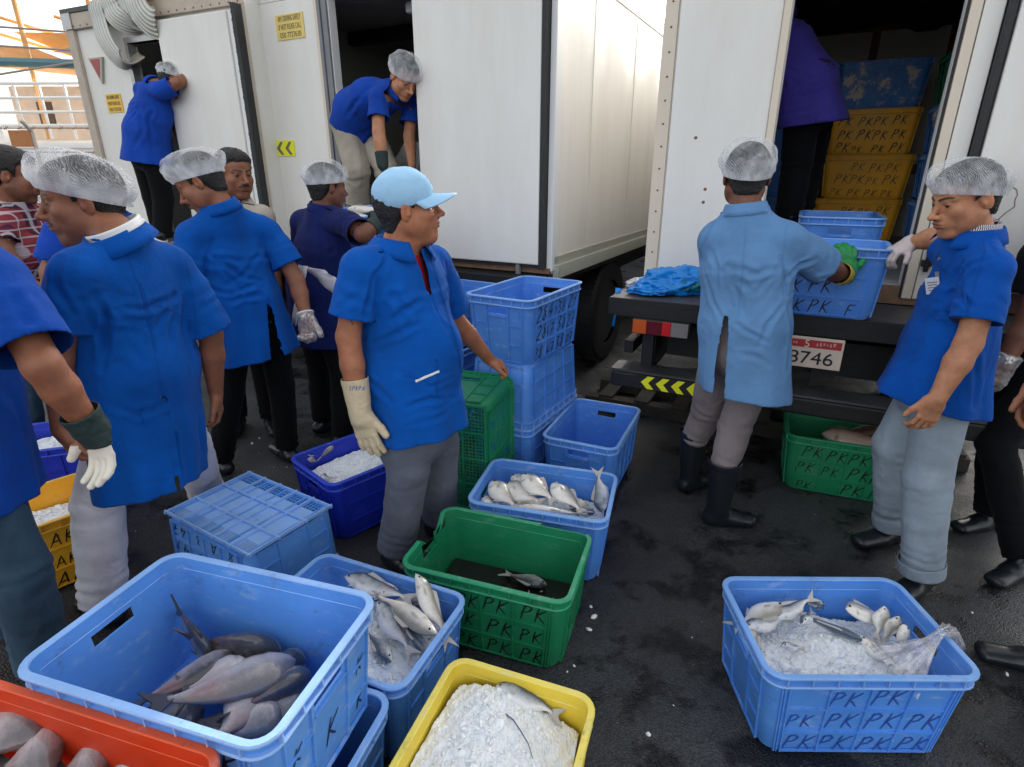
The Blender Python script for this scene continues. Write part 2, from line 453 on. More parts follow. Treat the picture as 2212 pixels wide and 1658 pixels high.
    sh = mb.build('shell', m_shell, root, smooth=True, auto=35)
    # rim: top flange, second lip and little bridging ribs
    rm = MB()
    def band(z0, z1, outw):
        l0, w0 = dims(z1)
        def lp(e, z):
            q = rr_loop(l0 + 2 * e, w0 + 2 * e, r + e, z, hx)[0]
            if broken:
                q = [(x, y, zz - .10) if (x < -L * .42 and -.05 < y < .075) else (x, y, zz) for x, y, zz in q]
            return q
        prof = [(-th - .001, z1 - .002), (-th + .001, z1 + .0015), (outw - .003, z1 + .0015), (outw, z1 - .002), (outw, z0), (-.001, z0)]
        rings = [lp(e, z) for e, z in prof]
        nn = len(rings[0]); vs = [p for q in rings for p in q]; fs = []
        for i in range(len(rings)):
            j = (i + 1) % len(rings)
            for k in range(nn):
                if broken:
                    x, y, zz = rings[0][k]; x2, y2, _ = rings[0][(k + 1) % nn]
                    if (x < -L * .42 and x2 < -L * .42 and (y < .075 and y2 > -.05) and (y > -.06 or y2 > -.06) and min(y, y2) < .06 and max(y, y2) < .09): continue
                    if y > W * .42 and y2 > W * .42 and x > .19 and x2 < .27 and z1 > H - .01: continue
                fs.append((i * nn + k, i * nn + (k + 1) % nn, j * nn + (k + 1) % nn, j * nn + k))
        rm.add(vs, fs)
    band(H - .006, H, .012)
    band(H - .040, H - .036, .011)
    l0, w0 = dims(H - .02)
    for sgn in (-1, 1):
        for k in range(8): rm.box((-.84 * l0 / 2 + 1.68 * l0 / 2 * k / 7, sgn * (w0 / 2 + .0025), H - .021), (.004, .013, .031))
        for k in range(6):
            if broken and sgn < 0: continue
            rm.box((sgn * (l0 / 2 + .0025), -.8 * w0 / 2 + 1.6 * w0 / 2 * k / 5, H - .021), (.013, .004, .031))
    rm.build('rim', m_rim, root, smooth=True, auto=40)
    if text:
        wb = MB(); rs = random.Random(seed)
        for fn, us, sgn in cellboxes:
            if (sgn < 0 and 'f' not in text_sides) or (sgn > 0 and 'b' not in text_sides): continue
            for ri in range(rows):
                for ci in range(cells):
                    if rs.random() > keep and keep < .99: continue
                    tx = text[ci % len(text)] if isinstance(text, list) else text
                    h = zt / rows * .68
                    v, f, wd = handwriting(tx, h, inkw, rs.randint(0, 9999))
                    jx, jz, js = rs.uniform(-.012, .012), rs.uniform(-.008, .006), rs.uniform(.8, 1.15)
                    v = [(a * js + c * (js - 1) * .4, b, c * js) for a, b, c in v]
                    u0 = jx + (us[ci] + us[ci + 1]) / 2 * L / 2 * .95 if sgn < 0 else jx - (us[ci] + us[ci + 1]) / 2 * L / 2 * .95
                    z0 = zt * ri / rows + zt / rows * .15 + jz
                    pts = []
                    for (x, _, z) in v:
                        X = u0 - wd / 2 + x; Z = z0 + z; w_ = dims(Z)[1]
                        pts.append((X, -w_ / 2 - .0012, Z) if sgn < 0 else (-X, w_ / 2 + .0012, Z))
                    wb.add(pts, f)
        if ends_text:
            for sgn in (-1, 1):
                for (uu, zz) in ((-.56, .6), (-.56, .25), (.56, .6), (.56, .25), (0, .35)):
                    v, f, wd = handwriting(ends_text, .045 if uu else .07, inkw, rs.randint(0, 9999))
                    pts = []
                    for (x, _, z) in v:
                        Y = (uu * W / 2 - wd / 2 + x) * 1; Z = zz * H + z - .03; l_ = dims(Z)[0]
                        pts.append((sgn * (l_ / 2 + .0012), Y * sgn, Z))
                    wb.add(pts, f)
        if wb.f: wb.build('handwriting', M[ink], root)
    root['_L'] = L
    return root

# ---------------------------------------------------------------- ice
_lump = None
def lump_mesh():
    global _lump
    if _lump is None:
        import bmesh
        bm = bmesh.new(); bmesh.ops.create_icosphere(bm, subdivisions=1, radius=1)
        _lump = (np.array([v.co[:] for v in bm.verts]), np.array([[v.index for v in f.verts] for f in bm.faces])); bm.free()
    return _lump
def rotm(r):
    q = [r.gauss(0, 1) for _ in range(4)]; l = math.sqrt(sum(a * a for a in q)); w, x, y, z = [a / l for a in q]
    return np.array([[1 - 2 * (y * y + z * z), 2 * (x * y - z * w), 2 * (x * z + y * w)], [2 * (x * y + z * w), 1 - 2 * (x * x + z * z), 2 * (y * z - x * w)], [2 * (x * z - y * w), 2 * (y * z + x * w), 1 - 2 * (x * x + y * y)]])
def crate_local(root, x, y, z):
    return root.matrix_basis @ Vector((x, y, z))
def ice_heap(root, z0, hf, n=700, L=.56, W=.37, size=(.008, .022), label='', seed=1, region=None, mat='ice'):
    """heap of ice in a crate: hf(u, v) height over z0 on u, v in -1..1; top-level stuff"""
    r = random.Random(seed); nr = np.random.RandomState(seed)
    N = 96; V = []; F = []; hn = np.random.RandomState(seed + 50).uniform(-1, 1, (N, N))
    k = .93
    for j in range(N):
        for i in range(N):
            u = -1 + 2 * i / (N - 1); v = -1 + 2 * j / (N - 1)
            uu = u * (1 - .05 * v * v); vv = v * (1 - .08 * u * u)
            V.append((uu * L / 2 * k, vv * W / 2 * k, z0 + hf(u, v) - .004 + .005 * math.sin(17 * u + 9 * v) * math.cos(21 * v) + .0028 * hn[i, j]))
    for j in range(N - 1):
        for i in range(N - 1): F.append((j * N + i, j * N + i + 1, (j + 1) * N + i + 1)); F.append((j * N + i, (j + 1) * N + i + 1, (j + 1) * N + i))
    V = [np.array(V)]; F = [np.array(F)]; off = N * N
    lv, lf = lump_mesh()
    n = int(n * 2.2)
    for q in range(n):
        u, v = r.uniform(-1, 1), r.uniform(-1, 1)
        s = (size[0] * .55 + (size[1] * .72 - size[0] * .55) * r.random() ** 2.2) * (1.0 if r.random() < .92 else 1.7)
        R = rotm(r); sc = np.array((s, s * r.uniform(.6, 1), s * r.uniform(.3, .7)))
        p = (lv * (1 + nr.uniform(-.16, .16, (len(lv), 1))) * sc) @ R.T
        cu = u * (1 - .06 * v * v) * .95; cv = v * (1 - .09 * u * u) * .93
        p = p + np.array((cu * L / 2 * k, cv * W / 2 * k, z0 + hf(u, v) - .008 + r.uniform(-.006, .006) + .005 * math.sin(17 * u + 9 * v) * math.cos(21 * v)))
        V.append(p); F.append(lf + off); off += len(lv)
    o = mesh_obj('crushed_ice', np.vstack(V), np.vstack(F), M[mat], smooth=True, auto=50)
    o.location = root.location; o.rotation_euler = root.rotation_euler
    return tag(o, label, 'ice', kind='stuff')

# ---------------------------------------------------------------- fish
PROFILES = {
 'deep': [(0, .02), (.04, .28), (.12, .62), (.25, .93), (.4, 1), (.55, .9), (.7, .62), (.83, .33), (.92, .2), (1, .2)],
 'slim': [(0, .04), (.05, .33), (.14, .68), (.28, .98), (.45, 1), (.62, .82), (.78, .5), (.9, .24), (.96, .17), (1, .18)],
 'ray': [(0, .05), (.06, .45), (.18, .85), (.35, 1), (.55, .9), (.72, .62), (.86, .34), (.95, .2), (1, .16)],
}
def make_fish(loc, heading, roll=80, pitch=0, length=.36, height=.11, thick=.055, prof='deep', mat='fish_white', bend=0, finm='fin_light', name='fish', label='', group=None, mouth=True, detail=True):
    """lies on its side when roll is about 90; heading in degrees is where the nose points"""
    root = empty(name, loc, 0, label, 'fish', group)
    root.rotation_euler = (Matrix.Rotation(math.radians(heading), 4, 'Z') @ Matrix.Rotation(math.radians(-pitch), 4, 'Y') @ Matrix.Rotation(math.radians(roll), 4, 'X')).to_euler()
    pf = PROFILES[prof]; nr_, ns = 22, 16
    xs = [p[0] for p in pf]; hs = [p[1] for p in pf]
    rings = []; colr = []; bl = length * .86
    def spine(t):  # nose at +x
        return np.array((bl * (.5 - t), bend * length * (t - .35) ** 2 * (1 if t > .35 else -.4), 0))
    for i in range(nr_):
        t = i / (nr_ - 1); h = float(np.interp(t, xs, hs)) * height / 2; w = float(np.interp(t, xs, hs)) ** .8 * thick / 2 * (1 - .35 * t)
        c = spine(t); ring = []
        for k in range(ns):
            a = 2 * math.pi * k / ns; z = math.sin(a) * h; y = math.cos(a) * w * (1 - .25 * max(0, math.sin(a)))
            ring.append((c[0], c[1] + y, z * (1.06 if z < 0 else 1) + .004 * math.sin(t * 9)))
            colr.append((.5 + .5 * math.sin(a) * (.9), 0, 0))
        rings.append(ring)
    mb = MB(); mb.loft(rings)
    o = mb.build('body', M[mat], root, smooth=True)
    ca = o.data.color_attributes.new('Col', 'FLOAT_COLOR', 'POINT')
    arr = np.ones((len(o.data.vertices), 4), np.float32); arr[:len(colr), :3] = colr
    # gill line and mouth as dark pigment
    vv = np.array([p for rg in rings for p in rg])
    tx = .5 - vv[:, 0] / bl
    arr[:len(colr), 1] = np.clip(.75 * np.exp(-((tx - .24 - .02 * np.cos(vv[:, 2] / (height / 2) * 2)) / .016) ** 2) * (np.abs(vv[:, 2]) < height * .33), 0, 1)
    ca.data.foreach_set('color', arr.ravel())
    def fin(nm, pts, th=.0022, m=finm):
        f = MB(); n = len(pts)
        f.add([(x, y - th, z) for x, y, z in pts] + [(x, y + th, z) for x, y, z in pts],
              [tuple(range(n)), tuple(range(2 * n - 1, n - 1, -1))] + [(k, k + n, (k + 1) % n + n, (k + 1) % n) for k in range(n)])
        return f.build(nm, M[m], root)
    e = spine(1.0); b = e[1]; tl = length * .17; hh = height * .42 if prof != 'ray' else height * .5
    fin('tail_fin', [(e[0] + .012, b, -height * .07), (e[0] - tl * .35, b, -hh * .55), (e[0] - tl * 1.1, b + bend * .02, -hh), (e[0] - tl * .55, b, -hh * .12), (e[0] - tl * .55, b, hh * .12), (e[0] - tl * 1.15, b + bend * .02, hh * 1.1), (e[0] - tl * .35, b, hh * .6), (e[0] + .012, b, height * .07)])
    if detail:
        s1 = spine(.32); s2 = spine(.75); s3 = spine(.5)
        fin('dorsal_fin', [(s1[0], s1[1], height * .44), (s1[0] - length * .06, s1[1], height * .66), (s3[0], s3[1], height * .58), (s2[0], s2[1], height * .30), (s2[0] + .02, s2[1], height * .2)])
        fin('anal_fin', [(s3[0] - .02, s3[1], -height * .42), (s3[0] - length * .09, s3[1], -height * .6), (s2[0], s2[1], -height * .28), (s2[0] + .03, s2[1], -height * .2)])
        for sg in (-1, 1):
            c = spine(.28); f = MB(); w = thick * .47 * sg
            f.add([(c[0], w, 0), (c[0] - length * .04, w * 1.08, height * .05), (c[0] - length * .12, w * 1.16, -height * .04), (c[0] - length * .08, w * 1.1, -height * .10),
                   (c[0], w * .9, 0), (c[0] - length * .04, w * 1.02, height * .045), (c[0] - length * .115, w * 1.06, -height * .04), (c[0] - length * .08, w * 1.0, -height * .095)],
                  [(0, 1, 2, 3), (7, 6, 5, 4), (0, 4, 5, 1), (1, 5, 6, 2), (2, 6, 7, 3), (3, 7, 4, 0)])
            f.build('pectoral_fin', M[finm], root)
            ey = MB(); c = spine(.10); rr = height * .034 + .0012
            for j in range(1): ey.tube([(c[0], 0, height * .07), (c[0], sg * (float(np.interp(.10, xs, hs)) ** .8 * thick / 2 * .97 + .0015), height * .07)], rr, 10)
            ey.build('eye', M['eye'], root)
    return root
# ---------------------------------------------------------------- ground and sky
t = NT('wet_asphalt'); o_ = t.co()
n1 = t.noise(o_, scale=.9, detail=8, rough=.6); n2 = t.noise(o_, scale=60, detail=6, rough=.7); n3 = t.noise(t.map(o_, loc=(7, 3, 0)), scale=3.0, detail=12, rough=.72)
base = t.mix(t.ramp(n1, [(.35, 0.), (.65, 1.)]), (.017, .0175, .019), (.052, .054, .058))
base = t.mix(t.ramp(n3, [(.50, 0.), (.57, 1.)]), base, (.008, .008, .009))
agg = t.ramp(t.voro(o_, scale=210, out='Color'), [(.0, .3), (1., 2.1)])
base = t.mix(.8, base, agg, 'MULTIPLY')
spk = t.ramp(t.voro(o_, scale=75), [(.06, 1.), (.10, 0.)])
rndc = t.ramp(t.noise(o_, scale=23, detail=2), [(.55, 0.), (.62, 1.)])
base = t.mix(t.math('MULTIPLY', spk, t.math('MULTIPLY', rndc, .6)), base, (.30, .25, .20))
wet = t.ramp(n3, [(.46, 1.), (.60, 0.)])
t.bsdf(base, t.mix(wet, (.24, .24, .24), (.62, .62, .62)))
t.b.inputs['Specular IOR Level'].default_value = .32
hh = t.math('ADD', t.math('MULTIPLY', n2, .5), t.voro(o_, scale=170)); t.bump(hh, .55, .006)
M['asphalt'] = t.m
mb = MB(); mb.add([(-400, -60, 0), (400, -60, 0), (400, 700, 0), (-400, 700, 0)], [(0, 1, 2, 3)])
tag(mb.build('ground', M['asphalt']), kind='structure')

# ---------------------------------------------------------------- helpers for placing on a truck
class Frame:
    def __init__(s, o, yaw_deg):
        s.y = math.radians(yaw_deg); s.o = Vector((o[0], o[1], 0))
        s.dx = Vector((math.cos(s.y), -math.sin(s.y), 0)); s.dy = Vector((math.sin(s.y), math.cos(s.y), 0))
    def __call__(s, a, b, z): return s.o + s.dx * a + s.dy * b + Vector((0, 0, z))
    def M(s): return Matrix.Rotation(-s.y, 3, 'Z')
def plain_text(txt, size, mat, parent, loc, rot, name='lettering', align='CENTER', sx=1.0, ext=.0012):
    cu = bpy.data.curves.new(name, 'FONT'); cu.body = txt; cu.size = size; cu.extrude = ext; cu.align_x = align; cu.space_line = .82
    tmp = bpy.data.objects.new('tmp', cu); COL.objects.link(tmp)
    dg = bpy.context.evaluated_depsgraph_get(); me = bpy.data.meshes.new_from_object(tmp.evaluated_get(dg))
    bpy.data.objects.remove(tmp); me.materials.clear(); me.materials.append(mat)
    o = bpy.data.objects.new(name, me); COL.objects.link(o); o.parent = parent; o.location = loc; o.rotation_euler = rot; o.scale = (sx, 1, 1)
    return o
def fbox(mb, a, b): mb.bbox(a, b)

def make_truck(name, o, yaw, W, D, z0, z1, opening, label, group, warm=True, ribbed=False, deep=.06):
    """box body; local x along the rear face, local y into the truck. opening = (s0, s1, zb, zt)"""
    root = empty(name, (o[0], o[1], 0), -math.radians(yaw), label, 'truck', group)
    s0, s1, zb, zt = opening; th = .07
    mb = MB()
    mb.bbox((0, 0, z0), (th, D, z1)); mb.bbox((W - th, 0, z0), (W, D, z1)); mb.bbox((th, D - th, z0), (W - th, D, z1))
    mb.bbox((th, 0.0, z1 - th), (W - th, D - th, z1)); mb.build('box_body', M['truck'], root, bevel=.006)
    mb = MB(); mb.bbox((th, .002, z0), (s0, th, z1 - th - .002)); mb.build('rear_panel', M['truck'], root)
    if s1 < W - th - .02:
        mb = MB(); mb.bbox((s1, .002, z0), (W - th, th, z1 - th - .002)); mb.build('rear_panel', M['truck'], root)
    mb = MB(); mb.bbox((s0, .004, zt), (s1, th, z1 - th - .002)); mb.build('lintel', M['truck'], root)
    # interior lining
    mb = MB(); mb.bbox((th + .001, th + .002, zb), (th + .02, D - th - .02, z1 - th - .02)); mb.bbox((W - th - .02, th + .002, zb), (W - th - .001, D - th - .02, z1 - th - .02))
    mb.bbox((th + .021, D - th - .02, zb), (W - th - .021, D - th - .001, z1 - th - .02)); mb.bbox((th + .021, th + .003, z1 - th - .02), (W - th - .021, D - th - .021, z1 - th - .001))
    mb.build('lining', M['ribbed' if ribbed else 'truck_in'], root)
    mb = MB(); mb.bbox((th + .001, .01, z0), (W - th - .001, D - th - .001, zb)); mb.build('load_floor', mat_plain('worn_floor', (.40, .40, .40), .6, var=.3), root)
    return root
def rivets(mb, pts, r=.006, axis=(0, -1, 0)):
    for p in pts:
        p = Vector(p); mb.tube([p, p + Vector(axis) * .004], [r, r * .6], 8)

# ======================================================= right truck
FC = Frame((.81, 3.45), 26)
C_W = 2.15; C_Z1 = 3.05
tc = make_truck('box_truck', (.81, 3.45), 26, C_W, 5.0, 1.0, C_Z1, (.60, 1.29, 1.08, 2.72), 'white box truck with open right doorway, stacked crates inside and plate 88746', None)
mb = MB(); mb.bbox((-.012, -.014, 1.0), (.060, .0, C_Z1)); mb.bbox((-.014, .0, 1.0), (-.002, .07, C_Z1)); mb.build('corner_trim', M['truck_warm_light'], tc, bevel=.003)
mb = MB(); rivets(mb, [(.028, -.0145, 1.06 + .115 * k) for k in range(17)]); mb.build('rivets', M['rust'], tc)
mb = MB(); mb.bbox((.072, -.032, 1.03), (.56, -.002, 2.95)); mb.build('door', M['truck'], tc, bevel=.004)
mb = MB(); mb.bbox((.562, -.05, 1.02), (.598, .06, 2.95)); mb.build('door_edge', M['truck_warm_light'], tc, bevel=.004)
mb = MB(); mb.bbox((1.292, -.02, 1.02), (1.30, .02, 2.95)); mb.build('door_seal', M['gasket'], tc)
mb = MB(); mb.bbox((1.302, -.034, 1.02), (1.345, .0, 2.95)); mb.build('door_jamb', M['truck_warm_light'], tc, bevel=.003)
mb = MB(); mb.bbox((1.35, -.030, 1.02), (1.425, .0, 2.95)); mb.build('door_jamb', M['truck'], tc, bevel=.003)
mb = MB(); mb.bbox((1.43, -.075, 1.10), (1.462, -.004, 2.98)); mb.build('door_seal', M['gasket'], tc, bevel=.006)
mb = MB(); rivets(mb, [(.291, -.0325, 1.529), (.289, -.0325, 1.461), (.213, -.0325, 1.79)], .009); mb.build('rivets', M['rust'], tc)
mb = MB(); crk = [(1.587, 1.572), (1.606, 1.556), (1.624, 1.545), (1.632, 1.523), (1.628, 1.50), (1.634, 1.473), (1.612, 1.450), (1.598, 1.43), (1.572, 1.39), (1.561, 1.37)]
for (x0, z0), (x1, z1) in zip(crk[:-1], crk[1:]): mb.box(((x0 + x1) / 2, -.0905, (z0 + z1) / 2), (math.hypot(x1 - x0, z1 - z0), .0016, .0035), M=Matrix.Rotation(-math.atan2(z1 - z0, x1 - x0), 3, 'Y'))
mb.build('scratch', M['rust'], tc)
mb = MB(); mb.bbox((1.466, -.090, 1.10), (2.12, -.004, 2.98)); mb.build('door', M['truck'], tc, bevel=.006)
mb = MB(); mb.bbox((.60, -.016, .985), (2.15, .008, 1.075)); mb.build('sill', M['rust'], tc)
# lock rod and catch on the right jamb
mb = MB(); mb.tube([(1.372, -.055, 1.16), (1.372, -.055, 1.36)], .011, 10); mb.box((1.372, -.045, 1.20), (.045, .03, .03)); mb.box((1.372, -.045, 1.33), (.045, .03, .03)); mb.build('door_catch', M['black_metal'], tc, bevel=.003)
# tail deck
t = NT('chequer_plate'); o_ = t.co(); b1 = t.math('ABSOLUTE', t.math('SUBTRACT', t.wave(t.map(o_, rot=(0, 0, .785)), scale=9), .5)); b2 = t.math('ABSOLUTE', t.math('SUBTRACT', t.wave(t.map(o_, rot=(0, 0, -.785)), scale=9), .5))
t.bsdf(t.mix(t.noise(scale=7, detail=7), (.035, .036, .04), (.16, .16, .165)), .42, Metallic=.5); t.bump(t.math('MAXIMUM', b1, b2), .6, .006); M['chequer'] = t.m
mb = MB(); mb.bbox((-.085, -.46, .955), (2.15, -.02, .98)); mb.build('tail_deck', M['chequer'], tc, bevel=.003)
mb = MB(); mb.bbox((-.085, -.475, .885), (2.15, -.462, .982)); mb.bbox((-.085, -.46, .90), (-.07, -.02, .953)); mb.build('deck_edge', M['black_metal'], tc, bevel=.003)
mb = MB()
mb.bbox((.18, .02, .70), (.27, 4.8, .88)); mb.bbox((1.55, .02, .70), (1.64, 4.8, .88)); mb.bbox((-.0, .05, .88), (2.15, 5.0, .998))
mb.bbox((.10, -.40, .56), (.16, .10, .885)); mb.bbox((.95, -.36, .60), (.99, -.30, .885)); mb.bbox((1.30, -.36, .56), (1.36, -.30, .885)); mb.bbox((1.75, -.40, .56), (1.80, .10, .885)); mb.bbox((.2, -.2, .62), (1.9, -.1, .80))
mb.build('chassis', M['black_metal'], tc)
mb = MB(); mb.bbox((.115, -.36, .66), (.165, -.28, .84)); mb.bbox((.0, -.40, .66), (.05, -.12, .73)); mb.bbox((.02, -.13, .66), (.16, -.09, .73)); mb.build('bracket', M['black_metal'], tc)
# step bumper
mb = MB(); mb.bbox((-.04, -.50, .580), (1.95, -.34, .592)); mb.build('step_plate', M['chequer'], tc)
mb = MB(); mb.bbox((-.04, -.505, .490), (1.95, -.34, .578)); mb.build('rear_bumper', M['black_metal'], tc, bevel=.012)
mb = MB(); mb.bbox((.10, -.509, .500), (.62, -.506, .576))
ct = mb.build('warning_tape', M['black_metal'], tc)
mb = MB()
for k in range(6):
    x = .135 + k * .081
    mb.add([(x, -.5105, .538), (x + .035, -.5105, .574), (x + .072, -.5105, .574), (x + .040, -.5105, .538), (x + .072, -.5105, .502), (x + .035, -.5105, .502)], [(0, 3, 2, 1), (0, 5, 4, 3)])
mb.build('chevron', M['yellow_bright'], ct)
# tail light
def emis_mat(name, col, rough=.2): return mat_plain(name, col, rough, var=.15, vs=30)
tl = MB(); tl.bbox((.055, -.49, .80), (.36, -.44, .885)); tlo = tl.build('tail_light', M['black_metal'], tc, bevel=.006)
for nm, a, b, c in (('amber_lens', .062, .135, (.55, .10, .01)), ('red_lens', .137, .215, (.12, .004, .008)), ('bright_red_lens', .217, .262, (.60, .012, .012)), ('clear_lens', .264, .352, (.22, .20, .20))):
    mb = MB(); mb.bbox((a, -.497, .806), (b, -.491, .879)); mb.build(nm, emis_mat(nm, c), tlo, bevel=.002)
# plate
pl = MB(); pl.bbox((.755, -.497, .735), (1.06, -.490, .885)); plo = pl.build('number_plate', mat_plain('plate_white', (.72, .60, .50), .5, var=.12, vs=20), tc, bevel=.003)
mb = MB(); mb.bbox((.765, -.4995, .835), (1.05, -.4975, .872)); mb.build('red_band', mat_plain('plate_red', (.45, .03, .03), .5, var=.3, vs=60), plo)
plain_text('88746', .088, M['ink_black'], plo, (.905, -.4985, .755), (math.pi / 2, 0, 0), 'plate_number', sx=1.12)
plain_text('5', .05, mat_plain('plate_pale', (.8, .7, .55), .5), plo, (.905, -.5005, .837), (math.pi / 2, 0, 0), 'plate_digit')
mb = MB()
for x, z in ((.785, .862), (1.02, .862)): mb.tube([(x, -.4965, z), (x, -.502, z)], .006, 8)
rs = random.Random(4)
for x in [.795 + .012 * k for k in range(6)] + [.945 + .014 * k for k in range(6)]:
    mb.bbox((x, -.501, .848 + rs.uniform(-.004, .004)), (x + .007, -.4998, .858 + rs.uniform(0, .006)))
mb.build('plate_bolts', mat_plain('plate_marks', (.6, .35, .28), .5), plo)
def wheel(root, loc, R=.42, w=.24, name='wheel'):
    g = bpy.data.objects.new(name, None); COL.objects.link(g); g.parent = root; g.location = loc
    mb = MB(); n = 40; prof = [(-w / 2, R * .62), (-w / 2 - .01, R * .78), (-w / 2, R * .94), (-w / 2 + .03, R), (w / 2 - .03, R), (w / 2, R * .94), (w / 2 + .01, R * .78), (w / 2, R * .62)]
    rings = [[(x, r * math.cos(2 * math.pi * k / n), r * math.sin(2 * math.pi * k / n)) for k in range(n)] for x, r in prof]
    mb.loft(rings, caps=False); mb.build('tyre', M['rubber'], g, smooth=True, auto=35)
    mb = MB(); prof = [(-w * .40, R * .63), (-w * .34, R * .56), (-w * .05, R * .5), (-w * .02, R * .2), (-w * .2, R * .17), (-w * .22, .02), (w * .1, .01), (w * .4, R * .63)]
    rings = [[(-x, r * math.cos(2 * math.pi * k / n), r * math.sin(2 * math.pi * k / n)) for k in range(n)] for x, r in prof]
    mb.loft(rings, caps=True)
    for k in range(8): a = k * math.pi / 4; mb.tube([(w * .06, R * .33 * math.cos(a), R * .33 * math.sin(a)), (w * .20, R * .33 * math.cos(a), R * .33 * math.sin(a))], .016, 6)
    mb.build('rim', mat_plain('wheel_rim', (.035, .035, .037), .6, var=.4), g, smooth=True, auto=30)
    mb = MB()
    for k in range(60):
        a = 2 * math.pi * k / 60
        for sgn in (-1, 1): mb.box((sgn * w * .28, R * 1.004 * math.cos(a), R * 1.004 * math.sin(a)), (w * .32, .016, .022), M=Matrix.Rotation(a, 3, 'X'))
    mb.build('tread', M['rubber'], g)
    return g
for x in (.42, 1.70): wheel(tc, (x, 1.45, .42))
for x in (.15, 2.0): wheel(tc, (x, 4.0, .42))
# cargo inside: back boards and battens
mb = MB(); mb.bbox((.08, 2.73, 1.08), (2.06, 2.75, 2.90)); mb.build('bulkhead', mat_plain('white_board', (.85, .80, .70), .6, var=.08, vs=4), tc)
mb = MB()
for x in (.45, 1.09, 1.63): mb.bbox((x, 2.708, 1.1), (x + .06, 2.729, 2.88))
for z in (2.70, 1.6): mb.bbox((.09, 2.700, z), (2.05, 2.707, z + .08))
mb.build('batten', M['wood'], tc)
mb = MB()
rs = random.Random(2)
for i in range(14):
    for j in range(9): pass
rings = []
for i in range(17):
    y = .12 + i * .158; rings.append([(.09 + k * .13, y, 2.80 + .05 * math.sin(k * 1.3 + i) - .06 * abs(math.sin(k * .5)) - (.05 if i > 14 else 0)) for k in range(16)])
mb.loft(rings, caps=False, closed=False); mb.build('black_tarpaulin', mat_plain('tarpaulin', (.008, .008, .009), .7, bump=.5), tc, smooth=True)

# ======================================================= middle truck
B_W = 2.5; yb = math.radians(28); BO = (.26 - B_W * math.cos(yb), 3.80 + B_W * math.sin(yb)); FB = Frame(BO, 28)
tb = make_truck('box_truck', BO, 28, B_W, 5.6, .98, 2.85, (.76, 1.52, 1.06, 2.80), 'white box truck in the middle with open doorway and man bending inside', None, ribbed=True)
mb = MB(); mb.bbox((-.02, -.03, .98), (.055, .0, 2.85)); mb.build('corner_trim', M['truck_warm_light'], tb, bevel=.003)
mb = MB(); mb.bbox((.640, -.020, 1.0), (.668, .0, 2.83)); mb.build('panel_edge', M['truck_warm_light'], tb)
mb = MB(); mb.bbox((.672, -.028, 1.0), (.700, .0, 2.83)); mb.bbox((.704, -.018, 1.0), (.752, .0, 2.83)); mb.build('door_frame', M['alu_grey'], tb, bevel=.003)
mb = MB(); mb.bbox((1.53, -.078, 1.045), (2.44, -.004, 2.84)); mb.build('door', M['truck'], tb, bevel=.007)
mb = MB(); mb.bbox((1.520, -.060, 1.035), (1.5295, -.004, 2.84)); mb.bbox((2.443, -.082, 1.02), (2.470, -.004, 2.84)); mb.bbox((1.53, -.06, 1.025), (2.44, -.01, 1.043)); mb.build('door_seal', M['gasket'], tb)
mb = MB(); mb.bbox((2.472, -.02, 1.0), (2.512, .07, 2.85)); mb.build('corner_trim', M['white_paint'], tb, bevel=.004)
mb = MB(); mb.bbox((.0, -.03, .985), (2.50, -.002, 1.02)); mb.build('sill', M['rust'], tb)
mb = MB(); mb.bbox((.02, -.18, .90), (2.48, -.032, .975)); mb.build('rear_step', M['black_metal'], tb, bevel=.004)
mb = MB(); mb.tube([(2.28, -.05, .94), (2.28, -.05, 1.04)], .02, 10); mb.box((2.28, -.05, .95), (.07, .05, .02)); mb.build('hinge', M['alu_grey'], tb)
# side skirts with ribbing and panel seams
mb = MB(); mb.bbox((2.502, .02, .945), (2.53, 4.6, 1.035)); mb.bbox((2.502, .02, 1.037), (2.512, 4.6, 1.09)); mb.build('side_rail', mat_plain('rail_cream', (.42, .42, .36), .5, var=.1), tb)
mb = MB()
for k in range(150): mb.bbox((2.531, .03 + .03 * k, .95), (2.537, .045 + .03 * k, 1.03))
mb.build('rail_ribs', mat_plain('rail_cream_rib', (.50, .50, .43), .45), tb)
mb = MB()
for y in (.62, 1.55, 2.6, 3.6): mb.bbox((2.5005, y, 1.09), (2.503, y + .006, 2.85))
mb.bbox((2.501, .02, 2.75), (2.508, 4.6, 2.85)); mb.build('side_seam', M['white_paint'], tb)
mb = MB(); mb.bbox((.2, .0, .72), (.3, 4.5, .96)); mb.bbox((2.2, .0, .72), (2.3, 4.5, .96)); mb.bbox((.3, .3, .78), (2.2, .4, .92)); mb.bbox((.3, 2.3, .78), (2.2, 2.4, .92)); mb.bbox((.25, -.14, .5), (2.25, -.06, .6)); mb.bbox((.6, -.1, .58), (.68, .0, .9)); mb.bbox((1.8, -.1, .58), (1.88, .0, .9)); mb.bbox((.0, .0, .90), (2.5, 4.6, .978)); mb.build('chassis', M['black_metal'], tb)
for x in (.30, 2.34): wheel(tb, (x, 1.35, .45), R=.45, w=.26)
for x in (.25, 2.3): wheel(tb, (x, 4.1, .45), R=.45, w=.26)
# ceiling lamp and roof rail inside
mb = MB(); mb.bbox((.10, .9, 2.66), (2.4, .98, 2.755)); mb.build('roof_rail', M['black_metal'], tb)
mb = MB(); mb.bbox((1.15, .35, 2.68), (1.45, .75, 2.755)); mb.build('ceiling_unit', M['white_paint'], tb, bevel=.02)
